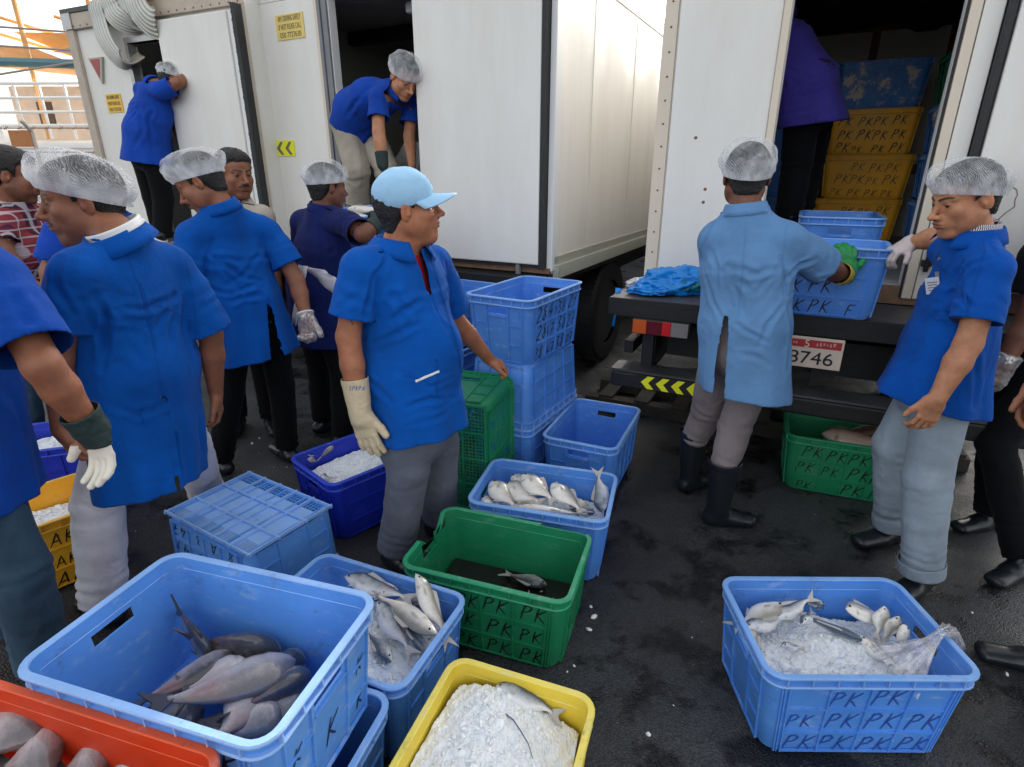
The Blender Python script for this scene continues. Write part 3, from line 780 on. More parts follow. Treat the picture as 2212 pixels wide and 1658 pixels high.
# stickers
def sticker(root, x0, x1, z0, z1, lines, size, tilt=0, y=.0):
    s = MB(); s.bbox((x0, y - .004, z0), (x1, y - .001, z1)); so = s.build('sticker', M['yellow_sticker'], root)
    for i, tx in enumerate(lines):
        plain_text(tx, size, M['text_grey'], so, ((x0 + x1) / 2, y - .0052, z1 - (z1 - z0) * (i + .82) / len(lines) * .98), (math.pi / 2, 0, 0), 'lettering', sx=(x1 - x0) * .9 / (size * .56 * len(tx)), ext=.0005)
    return so
sticker(tb, .235, .515, 2.53, 2.69, ['AM I DRIVING SAFELY', 'IF NOT PLEASE CALL', '050 7727630'], .05)
s = MB(); s.bbox((.06, -.004, 1.735), (.27, -.001, 1.85)); so = s.build('chevron_sticker', M['yellow_bright'], tb)
mb = MB()
for x in (.075, .170):
    mb.add([(x, -.0055, 1.792), (x + .045, -.0055, 1.840), (x + .075, -.0055, 1.840), (x + .034, -.0055, 1.792), (x + .075, -.0055, 1.745), (x + .045, -.0055, 1.745)], [(0, 3, 2, 1), (0, 5, 4, 3)])
mb.build('chevron', M['text_grey'], so)

# ======================================================= left truck
A_W = 2.0; FA = Frame((-3.77, 5.61), 24)
ta = make_truck('box_truck', (-3.77, 5.61), 24, A_W, 4.6, .98, 2.84, (.70, 1.60, 1.02, 2.60), 'white box truck on the left with rolled plastic strips over its doorway', None)
mb = MB(); mb.bbox((-.02, -.03, 2.745), (A_W + .02, .0, 2.86)); mb.bbox((-.02, -.03, .98), (.075, .0, 2.743)); mb.bbox((A_W - .06, -.03, .98), (A_W + .02, .0, 2.743)); mb.build('door_surround', mat_plain('grimy_cream', (.50, .42, .34), .6, var=.25, vs=12, bump=.2), ta, bevel=.004)
mb = MB(); mb.bbox((-.03, -.04, 2.862), (A_W + .03, 4.6, 2.895)); mb.build('roof_edge', mat_plain('dark_green_trim', (.07, .08, .07), .6), ta)
mb = MB(); mb.bbox((-.03, -.042, 2.745), (.09, -.0305, 2.862)); mb.build('corner_cap', M['alu'], ta)
mb = MB(); rivets(mb, [(.1 + .09 * k, -.031, 2.765) for k in range(22)], .007); mb.build('rivets', M['rust'], ta)
mb = MB(); mb.bbox((.66, -.012, 1.0), (.70, .06, 2.60)); mb.bbox((.66, -.012, 2.60), (1.62, .06, 2.64)); mb.build('door_frame', M['alu'], ta)
mb = MB(); mb.bbox((1.19, -.10, 1.0), (1.93, -.034, 2.70)); mb.build('door', M['truck'], ta, bevel=.006)
mb = MB(); mb.bbox((1.932, -.085, 1.0), (1.983, -.034, 2.70)); mb.build('door_side_strip', M['white_paint'], ta, bevel=.004)
mb = MB(); mb.bbox((1.985, -.10, 1.0), (2.022, -.034, 2.74))
for k in range(70): z = 1.0 + .025 * k; mb.bbox((1.974 + .006 * rs.random(), -.095, z), (1.988, -.07, z + .02))
mb.build('door_seal', M['gasket'], ta)
mb = MB(); mb.bbox((.02, -.03, .985), (A_W, -.002, 1.015)); mb.bbox((.02, -.30, .90), (A_W - .02, -.032, .98)); mb.build('rear_step', M['alu_grey'], ta)
mb = MB(); mb.bbox((.2, .0, .72), (.3, 4.5, .96)); mb.bbox((1.8, .0, .72), (1.9, 4.5, .96)); mb.bbox((0, 0, .90), (A_W, 4.6, .978)); mb.build('chassis', M['black_metal'], ta)
for x in (.28, 1.9): wheel(ta, (x, 1.35, .45), R=.45, w=.26)
for x in (.28, 1.9): wheel(ta, (x, 4.1, .45), R=.45, w=.26)
mb = MB(); mb.add([(.175, -.02, 2.525), (.355, -.02, 2.525), (.285, -.02, 2.325), (.175, -.001, 2.525), (.355, -.001, 2.525), (.285, -.001, 2.325)], [(0, 2, 1), (3, 4, 5), (0, 1, 4, 3), (1, 2, 5, 4), (2, 0, 3, 5)]); tr = mb.build('triangle_reflector', mat_plain('reflector_frame', (.45, .42, .33), .5), ta)
mb = MB(); mb.add([(.197, -.023, 2.512), (.325, -.023, 2.512), (.275, -.023, 2.365)], [(0, 2, 1)]); mb.build('red_triangle', M['red_refl'], tr)
s_ = sticker(ta, .265, .465, 2.10, 2.245, ['AM I DRIVING SAFELY', 'IF NOT PLEASE CALL', '050 7727630'], .04)
s_.data.materials[0] = mat_plain('orange_sticker', (.85, .52, .05), .5, var=.06)
# rolled strip curtain thrown over the lintel
t = NT('plastic_strip'); sx = t.n('ShaderNodeSeparateXYZ'); t.l(t.co('UV'), sx.inputs[0]); t.bsdf(t.mix(t.ramp(t.math('SINE', t.math('MULTIPLY', sx.outputs[0], 6.283)), [(.3, 0.), (.62, 1.)]), (.52, .46, .37), (.92, .90, .84)), .25); t.b.inputs['Transmission Weight'].default_value = .25; t.b.inputs['Subsurface Weight'].default_value = .1
M['strip'] = t.m
def strip(pts, w, name='plastic_strip'):
    mb = MB(); pts = [Vector(p) for p in pts]; fine = []
    for i in range(len(pts) - 1):
        p0 = pts[max(i - 1, 0)]; p1 = pts[i]; p2 = pts[i + 1]; p3 = pts[min(i + 2, len(pts) - 1)]
        for q in range(8):
            u = q / 8; fine.append(.5 * ((2 * p1) + (-p0 + p2) * u + (2 * p0 - 5 * p1 + 4 * p2 - p3) * u * u + (-p0 + 3 * p1 - 3 * p2 + p3) * u ** 3))
    fine.append(pts[-1]); vs = []; fs = []; n = 15
    for i, p in enumerate(fine):
        d = (fine[min(i + 1, len(fine) - 1)] - fine[max(i - 1, 0)]).normalized(); sd = Vector((1, 0, 0)) - d * d.x; sd.normalize(); nn = d.cross(sd)
        for k in range(n): u = (k / (n - 1) - .5); vs.append(p + sd * u * w + nn * (.008 * math.cos(k * math.pi) + .02 * math.cos(u * 3)))
    for i in range(len(fine) - 1):
        for k in range(n - 1): fs.append((i * n + k, i * n + k + 1, (i + 1) * n + k + 1, (i + 1) * n + k))
    o = mesh_obj(name, vs, fs, M['strip'], ta, smooth=True)
    uv = o.data.uv_layers.new(name='UVMap')
    for lp in o.data.loops: uv.data[lp.index].uv = ((lp.vertex_index % n) / (n - 1) * 7, (lp.vertex_index // n) * .05)
    so = o.modifiers.new('thickness', 'SOLIDIFY'); so.thickness = .004
    return o
strip([(.46, .25, 2.93), (.48, -.03, 2.90), (.51, -.07, 2.76), (.58, -.10, 2.62), (.66, -.09, 2.50), (.74, -.06, 2.46), (.80, .02, 2.52)], .17)
strip([(.64, .25, 2.93), (.66, -.03, 2.91), (.69, -.07, 2.83), (.76, -.08, 2.76), (.90, -.06, 2.71), (1.0, .0, 2.70)], .18)
strip([(.84, .25, 2.93), (.86, -.03, 2.91), (.88, -.07, 2.82), (.94, -.08, 2.75), (1.05, -.05, 2.70), (1.12, .0, 2.70)], .17)
strip([(1.02, .25, 2.94), (1.04, -.04, 2.92), (1.05, -.11, 2.85), (1.08, -.12, 2.77), (1.15, -.115, 2.70), (1.23, -.11, 2.67)], .22)

# ======================================================= quay-side background, upper left
wood_boat = mat_plain('varnished_orange_wood', (.80, .40, .14), .5, var=.35, vs=3)
sun_white = mat_plain('weathered_white', (.90, .88, .84), .6, var=.08, vs=2)
grey_tr = mat_plain('grey_canvas', (.45, .40, .38), .8, var=.15)
tealm = mat_plain('teal_band', (.10, .22, .25), .6)
dh = empty('wooden_boat', (-9.3, 14.5, 0), 0, 'large wooden boat with white railing and orange canopy behind the fence', 'boat')
def loc(x, y, d): p = P(x, y, d); return (p[0] + 9.3, p[1] - 14.5, p[2])
mb = MB()
mb.bbox((-6, -.5, .0), (4.2, 5, 2.28)); mb.build('hull', sun_white, dh, bevel=.05)
mb = MB()
pr = [(-6, 5.05), (-4, 5.35), (-2, 5.5), (0, 5.45), (2, 5.25), (3.8, 4.9)]
for i in range(len(pr) - 1):
    a, b = pr[i], pr[i + 1]
    mb.add([(a[0], -.6, a[1]), (b[0], -.6, b[1]), (b[0], -.6, b[1] - .32), (a[0], -.6, a[1] - .32), (a[0], -.4, a[1]), (b[0], -.4, b[1]), (b[0], -.4, b[1] - .32), (a[0], -.4, a[1] - .32)], [(0, 3, 2, 1), (4, 5, 6, 7), (0, 1, 5, 4), (3, 7, 6, 2)])
mb.build('canopy_beam', wood_boat, dh)
mb = MB()
for i in range(7): mb.tube([(-5.8 + i * 1.55, -.5, 2.3), (-5.8 + i * 1.55, -.5, 5.15)], .05, 8)
for i in range(6): mb.tube([(-6 + i * 1.4, -.5, 4.9 - .05 * i), (-3.2 + i * 1.2, 1.5, 4.1)], .035, 6)
mb.build('post', wood_boat, dh)
mb = MB()
for z in (2.55, 2.82, 3.10, 3.38): mb.tube([(-6, -.7, z), (4.1, -.7, z + .05)], .035, 6)
for i in range(19): mb.tube([(-5.9 + i * .55, -.7, 2.3), (-5.9 + i * .55, -.7, 3.4)], .03, 6)
mb.build('railing', sun_white, dh)
mb = MB()
mb.add([(-6, -.3, 4.7), (-1.2, -.1, 4.15), (-.5, 1.4, 3.75), (-6, 1.6, 4.3)], [(0, 1, 2, 3)]); mb.add([(-1.5, -.3, 4.45), (3.9, -.3, 4.35), (3.9, .8, 3.9), (-.5, .6, 3.95)], [(0, 1, 2, 3)])
mb.build('awning', wood_boat, dh)
mb = MB(); mb.add([(-.6, -.55, 4.02), (1.9, -.55, 4.55), (3.9, -.55, 4.0), (1.7, -.55, 3.95)], [(0, 1, 2, 3)]); mb.bbox((-6, .1, 3.95), (-4.3, .3, 4.25)); mb.build('grey_sail', grey_tr, dh)
mb = MB(); mb.tube([(-6, -.65, 3.92), (-3, -.65, 3.86), (0, -.65, 3.78), (3.9, -.65, 3.55)], .09, 8); mb.build('teal_rail', tealm, dh)
mb = MB()
for a, b in (((-6, -.8, 4.75), (3.8, -.8, 4.1)), ((-6, -.8, 4.35), (3.8, -.8, 3.8)), ((-5, -.8, 4.3), (-3.4, -.8, 2.4)), ((-2.2, -.75, 3.5), (3.6, -.75, 4.3)), ((0.5, -.75, 4.4), (3.7, -.75, 3.2)), ((1.5, -.75, 3.9), (3.9, -.75, 2.9))): mb.tube([a, b], .022, 6)
mb.build('rigging', mat_plain('rope_grey', (.35, .30, .27), .8), dh)
mb = MB(); mb.bbox((-3.2, 1.3, 2.3), (4.0, 4.5, 3.6)); mb.build('cabin', mat_plain('cabin_cream', (.70, .62, .52), .6, var=.2), dh)
mb = MB()
for x in (-2.6, -1.2, .9, 1.5, 2.9): mb.bbox((x, 1.28, 2.7), (x + .38, 1.298, 3.25))
mb.build('cabin_window', mat_plain('window_brown', (.08, .045, .03), .4), dh)
# chain-link fence with barbed wire and white board
fe = empty('chain_link_fence', (-9.3, 12.3, 0), 0, 'chain link fence with barbed wire before the wooden boat', 'fence')
mb = MB()
for i in range(6): mb.tube([(-4 + i * 1.9, 0, 0), (-4 + i * 1.9, 0, 2.35), (-4 + i * 1.9, -.2, 2.55)], .035, 8)
mb.build('post', mat_plain('fence_post', (.5, .46, .42), .6), fe)
mb = MB()
for z in (2.42, 1.98): 
    mb.tube([(-5, -.05, z), (6, -.05, z)], .012, 5)
    for i in range(40): x = -5 + i * .27; mb.tube([(x, -.08, z - .03), (x + .05, -.02, z + .03)], .007, 4); mb.tube([(x + .05, -.08, z - .03), (x, -.02, z + .03)], .007, 4)
mb.build('barbed_wire', mat_plain('wire_rust', (.30, .22, .17), .7), fe)
mb = MB()
for i in range(150): x = -6 + i * .085; mb.tube([(x, 0, .0), (x + 1.9, 0, 1.95)], .005, 3, False); mb.tube([(x + 1.9, 0.005, .0), (x, 0.005, 1.95)], .005, 3, False)
mb.build('mesh', mat_plain('galvanised_wire', (.48, .42, .38), .5), fe)
mb = MB(); q = loc(45, 300, 12.25); mb.box((q[0], 12.25 - 12.3 + .0, q[2]), (.42, .02, .30)); mb.build('rust_plate', mat_plain('rust_orange', (.50, .20, .07), .7, var=.3), fe)
sun_wall = empty('sun_block_wall', (5.6, 11.5, 0), 0, 'unseen dark wall added far behind the trucks to block low sun', 'wall'); mb = MB(); mb.bbox((-10.4, 0, 0), (14, .3, 3.3)); mb.build('wall_face', mat_plain('sun_block_grey', (.10, .10, .10), .8, var=.3, vs=2), sun_wall)  # unseen wall added to keep low sun off the ground under the trucks
bw = empty('boundary_wall', (-9.3, 13.6, 0), 0, 'low white wall behind the chain link fence', 'wall'); mb = MB(); mb.bbox((-5, 0, 0), (5.2, .2, 2.1)); mb.bbox((-5, -.03, 2.1), (5.2, .23, 2.16)); mb.build('wall_face', sun_white, bw)
lp = empty('lamp_post', (-9.0, 11.8, 0), 0, 'thin grey post with a small spotlight at the left edge', 'lamp'); mb = MB(); mb.tube([(-.9, 0, 0), (-.9, 0, 2.5)], .03, 8); mb.build('pole', M['alu_grey'], lp); mb = MB(); mb.box((-.9, -.05, 2.52), (.2, .12, .12)); mb.build('lamp_head', tealm, lp, bevel=.02)
# ---------------------------------------------------------------- the crates, fish and ice
R = math.radians
CR = {}
GB = 'blue plastic fish crates'
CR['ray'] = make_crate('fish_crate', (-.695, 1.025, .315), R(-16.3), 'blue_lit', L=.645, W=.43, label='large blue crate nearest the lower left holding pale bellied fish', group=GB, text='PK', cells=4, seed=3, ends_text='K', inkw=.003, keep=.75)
make_crate('fish_crate', (-.655, 1.015, 0), R(-16.8), 'blue', label='blue crate underneath the one with pale bellied fish', group=GB, text='PK', seed=5)
CR['red'] = make_crate('fish_crate', (-.975, .668, 0), R(-16), 'red', L=.82, W=.42, H=.60, taper=.95, label='tall orange red fish tub in the bottom left corner', rows=3)
CR['mix'] = make_crate('fish_crate', (-.493, 1.432, 0), R(-23), 'blue', label='blue crate of silver fish on ice between the yellow crate and the grey trousers', group=GB)
CR['yel'] = make_crate('fish_crate', (-.075, .90, 0), R(70), 'yellow', L=.62, W=.42, label='bright yellow crate heaped with crushed ice', text='P', keep=.3)
CR['grn'] = make_crate('fish_crate', (-.045, 1.75, 0), R(-19), 'green', L=.62, W=.41, label='broken green crate with a torn rim and PK written on it', text='PK', ink='ink_black', broken=True, cells=4, seed=8)
CR['wht'] = make_crate('fish_crate', (.145, 2.187, 0), R(-15.7), 'blue', label='blue crate of white fish behind the broken green crate', group=GB)
CR['emp'] = make_crate('fish_crate', (.455, 2.89, 0), R(66), 'blue', label='empty blue crate on the ground right of the stacked crates', group=GB)
CR['frt'] = make_crate('fish_crate', (1.005, 1.385, 0), R(-.5), 'blue', L=.60, W=.42, label='blue crate of fish and ice alone at the lower right', group=GB, text='PK', ink='ink_blue', seed=11, inkw=.0032)
# stack of three, the middle one upside down
for k in range(3):
    s_ = make_crate('fish_crate', (.08, 3.065, (0, .69, .69)[k]), R(59.5), 'blue', L=.64, W=.40, H=.345,
               label=['blue crate at the bottom of the stack behind the green crate', 'upturned plain blue crate in the middle of the stack', 'blue crate numbered 28 47 38 27 on top of the stack'][k],
               group='stack of blue crates behind the green crate', text=['28', '47', '38', '27'] if k == 2 else None, keep=1.0, inkw=.0034, ink='ink', seed=20 + k)
    if k == 1: s_.rotation_euler = (math.pi, 0, R(59.5)); s_.location.z = .6905
make_crate('fish_crate', tuple(PH(985, 625, .93))[:2] + (.62,), R(58), 'blue', H=.31, label='blue crate half hidden behind the capped man and the stack', group=GB)
make_crate('fish_crate', tuple(PH(985, 625, .93))[:2] + (.31,), R(60), 'blue', H=.31, label='second blue crate down, behind the capped man', group=GB)
make_crate('fish_crate', tuple(PH(985, 625, .93))[:2] + (.0,), R(57), 'blue', H=.31, label='lowest blue crate behind the capped man', group=GB)
# green crate standing on its end, lattice bottom towards the camera
gl = make_crate('fish_crate', (0, 0, 0), 0, 'green', L=.645, W=.42, H=.34, label='green crate standing on end with its mesh base facing out', text='P', ink='ink_blue', lattice=True, keep=.5, taper=.93)
g0 = Vector(PH(1066, 864, .645)); ang = math.atan2(-(.5), .866)
ex = Vector((math.cos(R(-57)) * -1, math.sin(R(-57)) * -1, 0))      # from the front edge towards the back right
ax_d = Vector((.10, .33, 0)).normalized(); ax_w = Vector((ax_d.y, -ax_d.x, 0)) * -1
# local x (length) -> up, local y (width) -> ax_w, local z (height) -> ax_d
Rm = Matrix((( 0, ax_w.x, ax_d.x), (0, ax_w.y, ax_d.y), (1, 0, 0)))
if Rm.determinant() < 0: Rm = Matrix(((0, -ax_w.x, ax_d.x), (0, -ax_w.y, ax_d.y), (1, 0, 0)))
gl.rotation_euler = Rm.to_euler()
gl.location = Vector((g0.x, g0.y, 0)) + ax_w * .215 + Vector((0, 0, .3235))
# blue crate upside down with mesh sides
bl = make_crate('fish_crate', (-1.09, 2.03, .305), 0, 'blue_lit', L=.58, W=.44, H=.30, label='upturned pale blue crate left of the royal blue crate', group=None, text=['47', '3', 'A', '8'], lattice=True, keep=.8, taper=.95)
bl.rotation_euler = (math.pi, 0, R(-31.5))
mb = MB()
for i in range(6): mb.box((-.27 + .108 * i, 0, -.004), (.007, .40, .012))
for i in range(4): mb.box((0, -.19 + .127 * i, -.004), (.56, .007, .0125))
mb.add([(-.265, -.06, .002), (.265, -.06, .002), (.265, .19, .002), (-.265, .19, .002)], [(0, 1, 2, 3)]); mb.box((0, 0, .0012), (.54, .26, .002))
mb.build('base_panel', M['blue_lit_rim'], bl)
CR['roy'] = make_crate('fish_crate', (-.736, 2.54, 0), R(46), 'royal', label='royal blue crate of ice behind the upturned crate')
CR['ryl'] = make_crate('fish_crate', (-2.35, 2.75, 0), R(20), 'royal', L=.8, label='royal blue crate of ice seen between the men at the left')
CR['och'] = make_crate('fish_crate', (-2.02, 2.00, 0), R(48), 'ochre', L=.58, W=.40, label='ochre crate lettered AKS by the jeans at the left', text='AKS', ink='ink_black', ends_text='AK', keep=1, cells=2, inkw=.0028)
CR['und'] = make_crate('fish_crate', (1.80, 2.79, 0), R(-22), 'green', label='green crate marked PK under the truck bumper with a brown fish', text='PK', ink='ink_black', seed=31)
CR['lft'] = make_crate('fish_crate', (1.454, 2.79, .985), R(-28), 'blue', L=.62, label='blue crate marked PK being set on the truck deck', group=GB, text=['PK', 'PK', 'PK', 'F'], ink='ink_black', seed=41)
ctr = lambda s, d, z: tuple(FC(s, d, z))
make_crate('fish_crate', ctr(.98, .36, 1.085), R(64), 'blue', H=.31, label='blue crate on the truck floor before the ochre stack', group='crates inside the right truck', text='P/', ink='ink', ends_text='P', seed=51)
yw = R(-26)
lab = ['ochre crate at the foot of the stack inside the truck', 'plain ochre crate second up inside the truck', 'ochre crate scrawled with PK third up inside the truck', 'stained blue crate on top of the ochre stack inside the truck']
for k in range(4):
    make_crate('fish_crate', ctr(1.165 + (.02 if k == 1 else 0), 2.12, 1.10 + .320 * k), yw, 'ochre' if k < 3 else 'blue', H=.318, W=.40, L=.61, label=lab[k], group='crates inside the right truck', text='PK', ink='ink_black' if k < 3 else 'ink_blue', seed=60 + k, stain=k == 3, keep=.95, inkw=.0035 if k == 2 else .0025)
for k in range(4):
    make_crate('fish_crate', ctr(.53, 2.14, 1.10 + .320 * k), yw, 'blue', H=.318, W=.40, label='blue crate %s of the stack left of the ochre crates in the truck' % ['lowest', 'second', 'third', 'topmost'][k], group='crates inside the right truck', seed=70 + k)
for k in range(4):
    make_crate('fish_crate', ctr(1.775, 1.98, 1.10 + .320 * k), yw, 'blue' if k < 3 else 'green', H=.318, W=.40, L=.51, label=['blue crate lowest in the stack by the right jamb', 'blue crate second in the stack by the right jamb', 'blue crate third in the stack by the right jamb', 'dark green crate on the stack by the right jamb'][k], group='crates inside the right truck', seed=80 + k)
# cloth sack over the dark green crate
def lerp0(a, b, t): return np.array(a) * (1 - t) + np.array(b) * t
t = NT('clear_bag_film'); d = t.n('ShaderNodeBsdfDiffuse'); d.inputs[0].default_value = (.8, .78, .82, 1); gl_ = t.n('ShaderNodeBsdfGlossy'); gl_.inputs['Roughness'].default_value = .1
tr = t.n('ShaderNodeBsdfTransparent'); m1 = t.n('ShaderNodeMixShader'); m1.inputs[0].default_value = .4; t.l(d.outputs[0], m1.inputs[1]); t.l(gl_.outputs[0], m1.inputs[2]); m2 = t.n('ShaderNodeMixShader')
t.l(t.ramp(t.noise(scale=40, detail=5), [(.35, .18), (.62, .55)]), m2.inputs[0]); t.l(tr.outputs[0], m2.inputs[1]); t.l(m1.outputs[0], m2.inputs[2]); t.l(m2.outputs[0], t.out.inputs[0]); M['clear_bag'] = t.m
# ---------------------------------------------------------------- fish in the crates
M['fish_brown'] = mat_fish('brown_fish_skin', (.10, .065, .045), (.45, .34, .27), .08)
FN = [0]
def fish_at(nose, tail, h, label, group, height=.11, thick=.05, prof='deep', mat='fish_white', roll=82, bend=0, finm='fin_light', h2=None, lscale=1.0, detail=True, flip=1):
    a = PH(nose[0], nose[1], h); b = PH(tail[0], tail[1], h if h2 is None else h2)
    d = a - b; L = float(np.linalg.norm(d)) * lscale; c = (a + b) / 2
    hd = math.degrees(math.atan2(d[1], d[0])); pt = math.degrees(math.atan2(d[2], math.hypot(d[0], d[1])))
    return make_fish(c, hd, roll * flip, pt, L, height, thick, prof, mat, bend, finm, 'fish', label, group, detail=detail)
g1 = 'pale bellied fish in the large blue crate'
F1 = [((637, 1425), (372, 1540), .475, 'largest pale fish lying diagonally across the top of the pile', .135, 'fish_grey', 75, .25),
      ((605, 1408), (440, 1392), .44, 'dark backed fish against the far wall of the large blue crate', .13, 'fish_grey', 20, .0),
      ((508, 1412), (318, 1530), .445, 'grey fish at the left of the pile with its fin raised', .12, 'fish_grey', 60, .2),
      ((600, 1450), (480, 1592), .455, 'pale fish second from the right in the pile, belly up', .12, 'fish_grey', 100, .15),
      ((672, 1452), (505, 1548), .45, 'dark grey fish under the right side of the pile', .12, 'fish_grey', 40, .1),
      ((655, 1486), (500, 1590), .43, 'pale fish at the right front of the pile', .11, 'fish_grey', 95, .1),
      ((560, 1590), (420, 1560), .40, 'fish at the near bottom of the large blue crate', .10, 'fish_grey', 80, 0),
      ((660, 1430), (560, 1440), .42, 'fish with only its dark flank showing at the right wall', .11, 'fish_grey', 30, 0),
      ((480, 1470), (360, 1500), .40, 'fish lowest in the pile, mostly covered', .10, 'fish_grey', 70, 0)]
for a, b, h, lb, ht, mt, rl, bd in F1: fish_at(a, b, h, lb, g1, height=ht * 1.12, thick=.085, prof='ray', mat='fish_grey' if 'dark' in lb or 'raised' in lb else 'fish_pale', roll=rl, bend=bd, finm='fin', lscale=1.18, detail=False)
for a, b, h, lb, ht in [((560, 1440), (400, 1500), .46, 'pale fish partly under the largest one', .12), ((620, 1520), (470, 1600), .44, 'mauve bellied fish between the two at the front', .11), ((450, 1530), (330, 1560), .41, 'pale fish tail end at the near left of the pile', .10)]:
    fish_at(a, b, h, lb, g1, height=ht, thick=.08, prof='ray', mat='fish_pale', roll=95, bend=.15, finm='fin', detail=False)
fish_at((470, 1440), (385, 1320), .40, 'fish standing on its head with the dark tail fin up', g1, height=.13, thick=.05, prof='ray', mat='fish_grey', roll=10, finm='fin', h2=.50)
g2 = 'pale fish heaped in the red tub'
for a, b, h, lb, ht, rl in [((92, 1535), (-60, 1640), .50, 'large pale fish at the left of the red tub', .16, 80), ((20, 1520), (-90, 1560), .47, 'fish behind, touching the far wall of the red tub', .13, 60), ((180, 1572), (60, 1620), .46, 'dark fish tail lying on the heap in the red tub', .11, 20),
                            ((150, 1600), (0, 1665), .49, 'pale pink fish in the middle of the red tub', .13, 85), ((250, 1640), (120, 1680), .47, 'round pale fish right of the middle in the red tub', .12, 90), ((320, 1640), (240, 1700), .46, 'rightmost pale fish in the red tub', .11, 90), ((-20, 1600), (-140, 1690), .46, 'fish at the far left of the red tub', .13, 80)]:
    fish_at(a, b, h, lb, g2, height=ht * 1.1, thick=.085, prof='ray', mat='fish_grey' if 'dark' in lb else 'fish_pale', roll=rl, finm='fin', detail=False)
g3 = 'silver fish in the crate by the grey trousers'
for a, b, h, h2, lb, ht, pf, mt, rl in [((898, 1240), (960, 1372), .36, .27, 'white fish lying across the others with its mouth open upwards', .062, 'slim', 'fish_white', 85), ((945, 1372), (815, 1285), .30, .29, 'pale fish with pink belly across the middle', .075, 'slim', 'fish_white', 95),
        ((815, 1300), (880, 1400), .29, .26, 'brownish fish with a red flank', .07, 'slim', 'fish_silver', 60), ((925, 1420), (862, 1325), .25, .27, 'dark grey fish pointing down at the right', .06, 'slim', 'fish_silver', 40), ((745, 1246), (872, 1290), .29, .30, 'fish at the back with brown spotted back', .075, 'slim', 'fish_silver', 55),
        ((860, 1278), (780, 1262), .29, .29, 'short silver fish under the back one', .07, 'deep', 'fish_white', 75), ((845, 1430), (800, 1370), .24, .22, 'tail of a fish poking out of the ice', .06, 'slim', 'fish_silver', 60), ((930, 1300), (840, 1300), .27, .27, 'fish hidden beneath the white one', .07, 'slim', 'fish_silver', 75)]:
    fish_at(a, b, h, lb, g3, height=ht * .88, thick=.042, prof=pf, mat=mt, roll=rl, h2=h2, lscale=1.18)
ice_heap(CR['mix'], .20, lambda u, v: .035 * math.exp(-((u + .1) ** 2 + (v + .3) ** 2) * 1.2) + .02 * u * v, n=900, label='crushed ice under the silver fish by the grey trousers', seed=3, size=(.006, .014))
g6 = 'white fish in the crate behind the broken green one'
for a, b, h, h2, lb, ht, pf, mt, rl in [((1057, 1036), (1113, 1098), .29, .25, 'white fish second from the left, head against the far wall', .105, 'deep', 'fish_white', 85), ((1083, 1044), (1168, 1086), .28, .26, 'spotted brown fish in the middle of the white ones', .10, 'deep', 'fish_white', 65),
        ((1122, 1022), (1195, 1082), .31, .28, 'fish highest in the heap with yellow spots', .10, 'deep', 'fish_white', 80), ((1188, 1040), (1256, 1105), .30, .26, 'plump white fish right of centre', .105, 'deep', 'fish_white', 95), ((1108, 1096), (1252, 1110), .27, .27, 'slim fish lying belly up along the near wall', .075, 'slim', 'fish_white', 130),
        ((1036, 1078), (1075, 1095), .25, .23, 'small fish head at the left end', .09, 'deep', 'fish_white', 85), ((1262, 1080), (1240, 1110), .26, .23, 'round white fish beside the upright tail', .085, 'deep', 'fish_white', 85), ((1100, 1030), (1150, 1050), .26, .25, 'fish peeping out behind the highest one', .09, 'deep', 'fish_white', 80),
        ((1180, 1100), (1100, 1075), .24, .24, 'fish beneath the heap near the middle', .09, 'deep', 'fish_white', 80), ((1302, 1115), (1292, 1020), .20, .37, 'grey fish with its forked tail standing up at the right', .075, 'slim', 'fish_silver', 80), ((1290, 1108), (1225, 1100), .24, .24, 'dark fish along the near right corner', .06, 'slim', 'fish_silver', 60)]:
    fish_at(a, b, h, lb, g6, height=ht, thick=.05, prof=pf, mat=mt, roll=rl, h2=h2)
ice_heap(CR['wht'], .165, lambda u, v: .02 * math.sin(u * 3), n=260, label='ice beneath the white fish', seed=4)
g14 = 'fish on ice in the lone crate at the lower right'
for a, b, h, h2, lb, ht, pf, mt, rl in [((1688, 1306), (1600, 1345), .27, .24, 'white fish with red gills at the back left', .095, 'deep', 'fish_white', 80), ((1612, 1356), (1690, 1340), .25, .24, 'dark headed fish lying left on the ice', .06, 'slim', 'fish_silver', 70),
        ((1676, 1336), (1745, 1298), .25, .29, 'fish whose tail points up at the far wall', .06, 'slim', 'fish_silver', 60), ((1862, 1384), (1738, 1332), .26, .25, 'long dark backed fish diagonal across the ice', .055, 'slim', 'fish_silver', 40), ((1858, 1380), (1935, 1440), .26, .24, 'pale bellied fish emerging towards the near right', .06, 'slim', 'fish_white', 80),
        ((1830, 1316), (1900, 1330), .27, .25, 'plump white fish at the far wall right of centre', .09, 'deep', 'fish_white', 80), ((1910, 1312), (1894, 1368), .31, .24, 'pointed fish head standing left of its twin', .05, 'slim', 'fish_white', 90), ((1941, 1334), (1908, 1378), .30, .23, 'pointed fish head standing right of its twin', .05, 'slim', 'fish_white', 90),
        ((1953, 1352), (1950, 1400), .30, .22, 'fish with gaping mouth at the right wall', .055, 'slim', 'fish_white', 70), ((1613, 1352), (1634, 1425), .24, .22, 'pale fish along the left wall', .06, 'slim', 'fish_white', 80), ((1690, 1395), (1730, 1402), .25, .235, 'small brown tail sticking out of the ice', .03, 'slim', 'fish_silver', 60),
        ((1735, 1345), (1752, 1325), .28, .25, 'brown fish head poking up in the middle', .04, 'slim', 'fish_silver', 60), ((1780, 1308), (1735, 1300), .25, .24, 'fish tucked under the far wall', .06, 'slim', 'fish_silver', 70)]:
    fish_at(a, b, h, lb, g14, height=ht * .80, thick=.036, prof=pf, mat=mt, roll=rl, h2=h2, lscale=1.28)
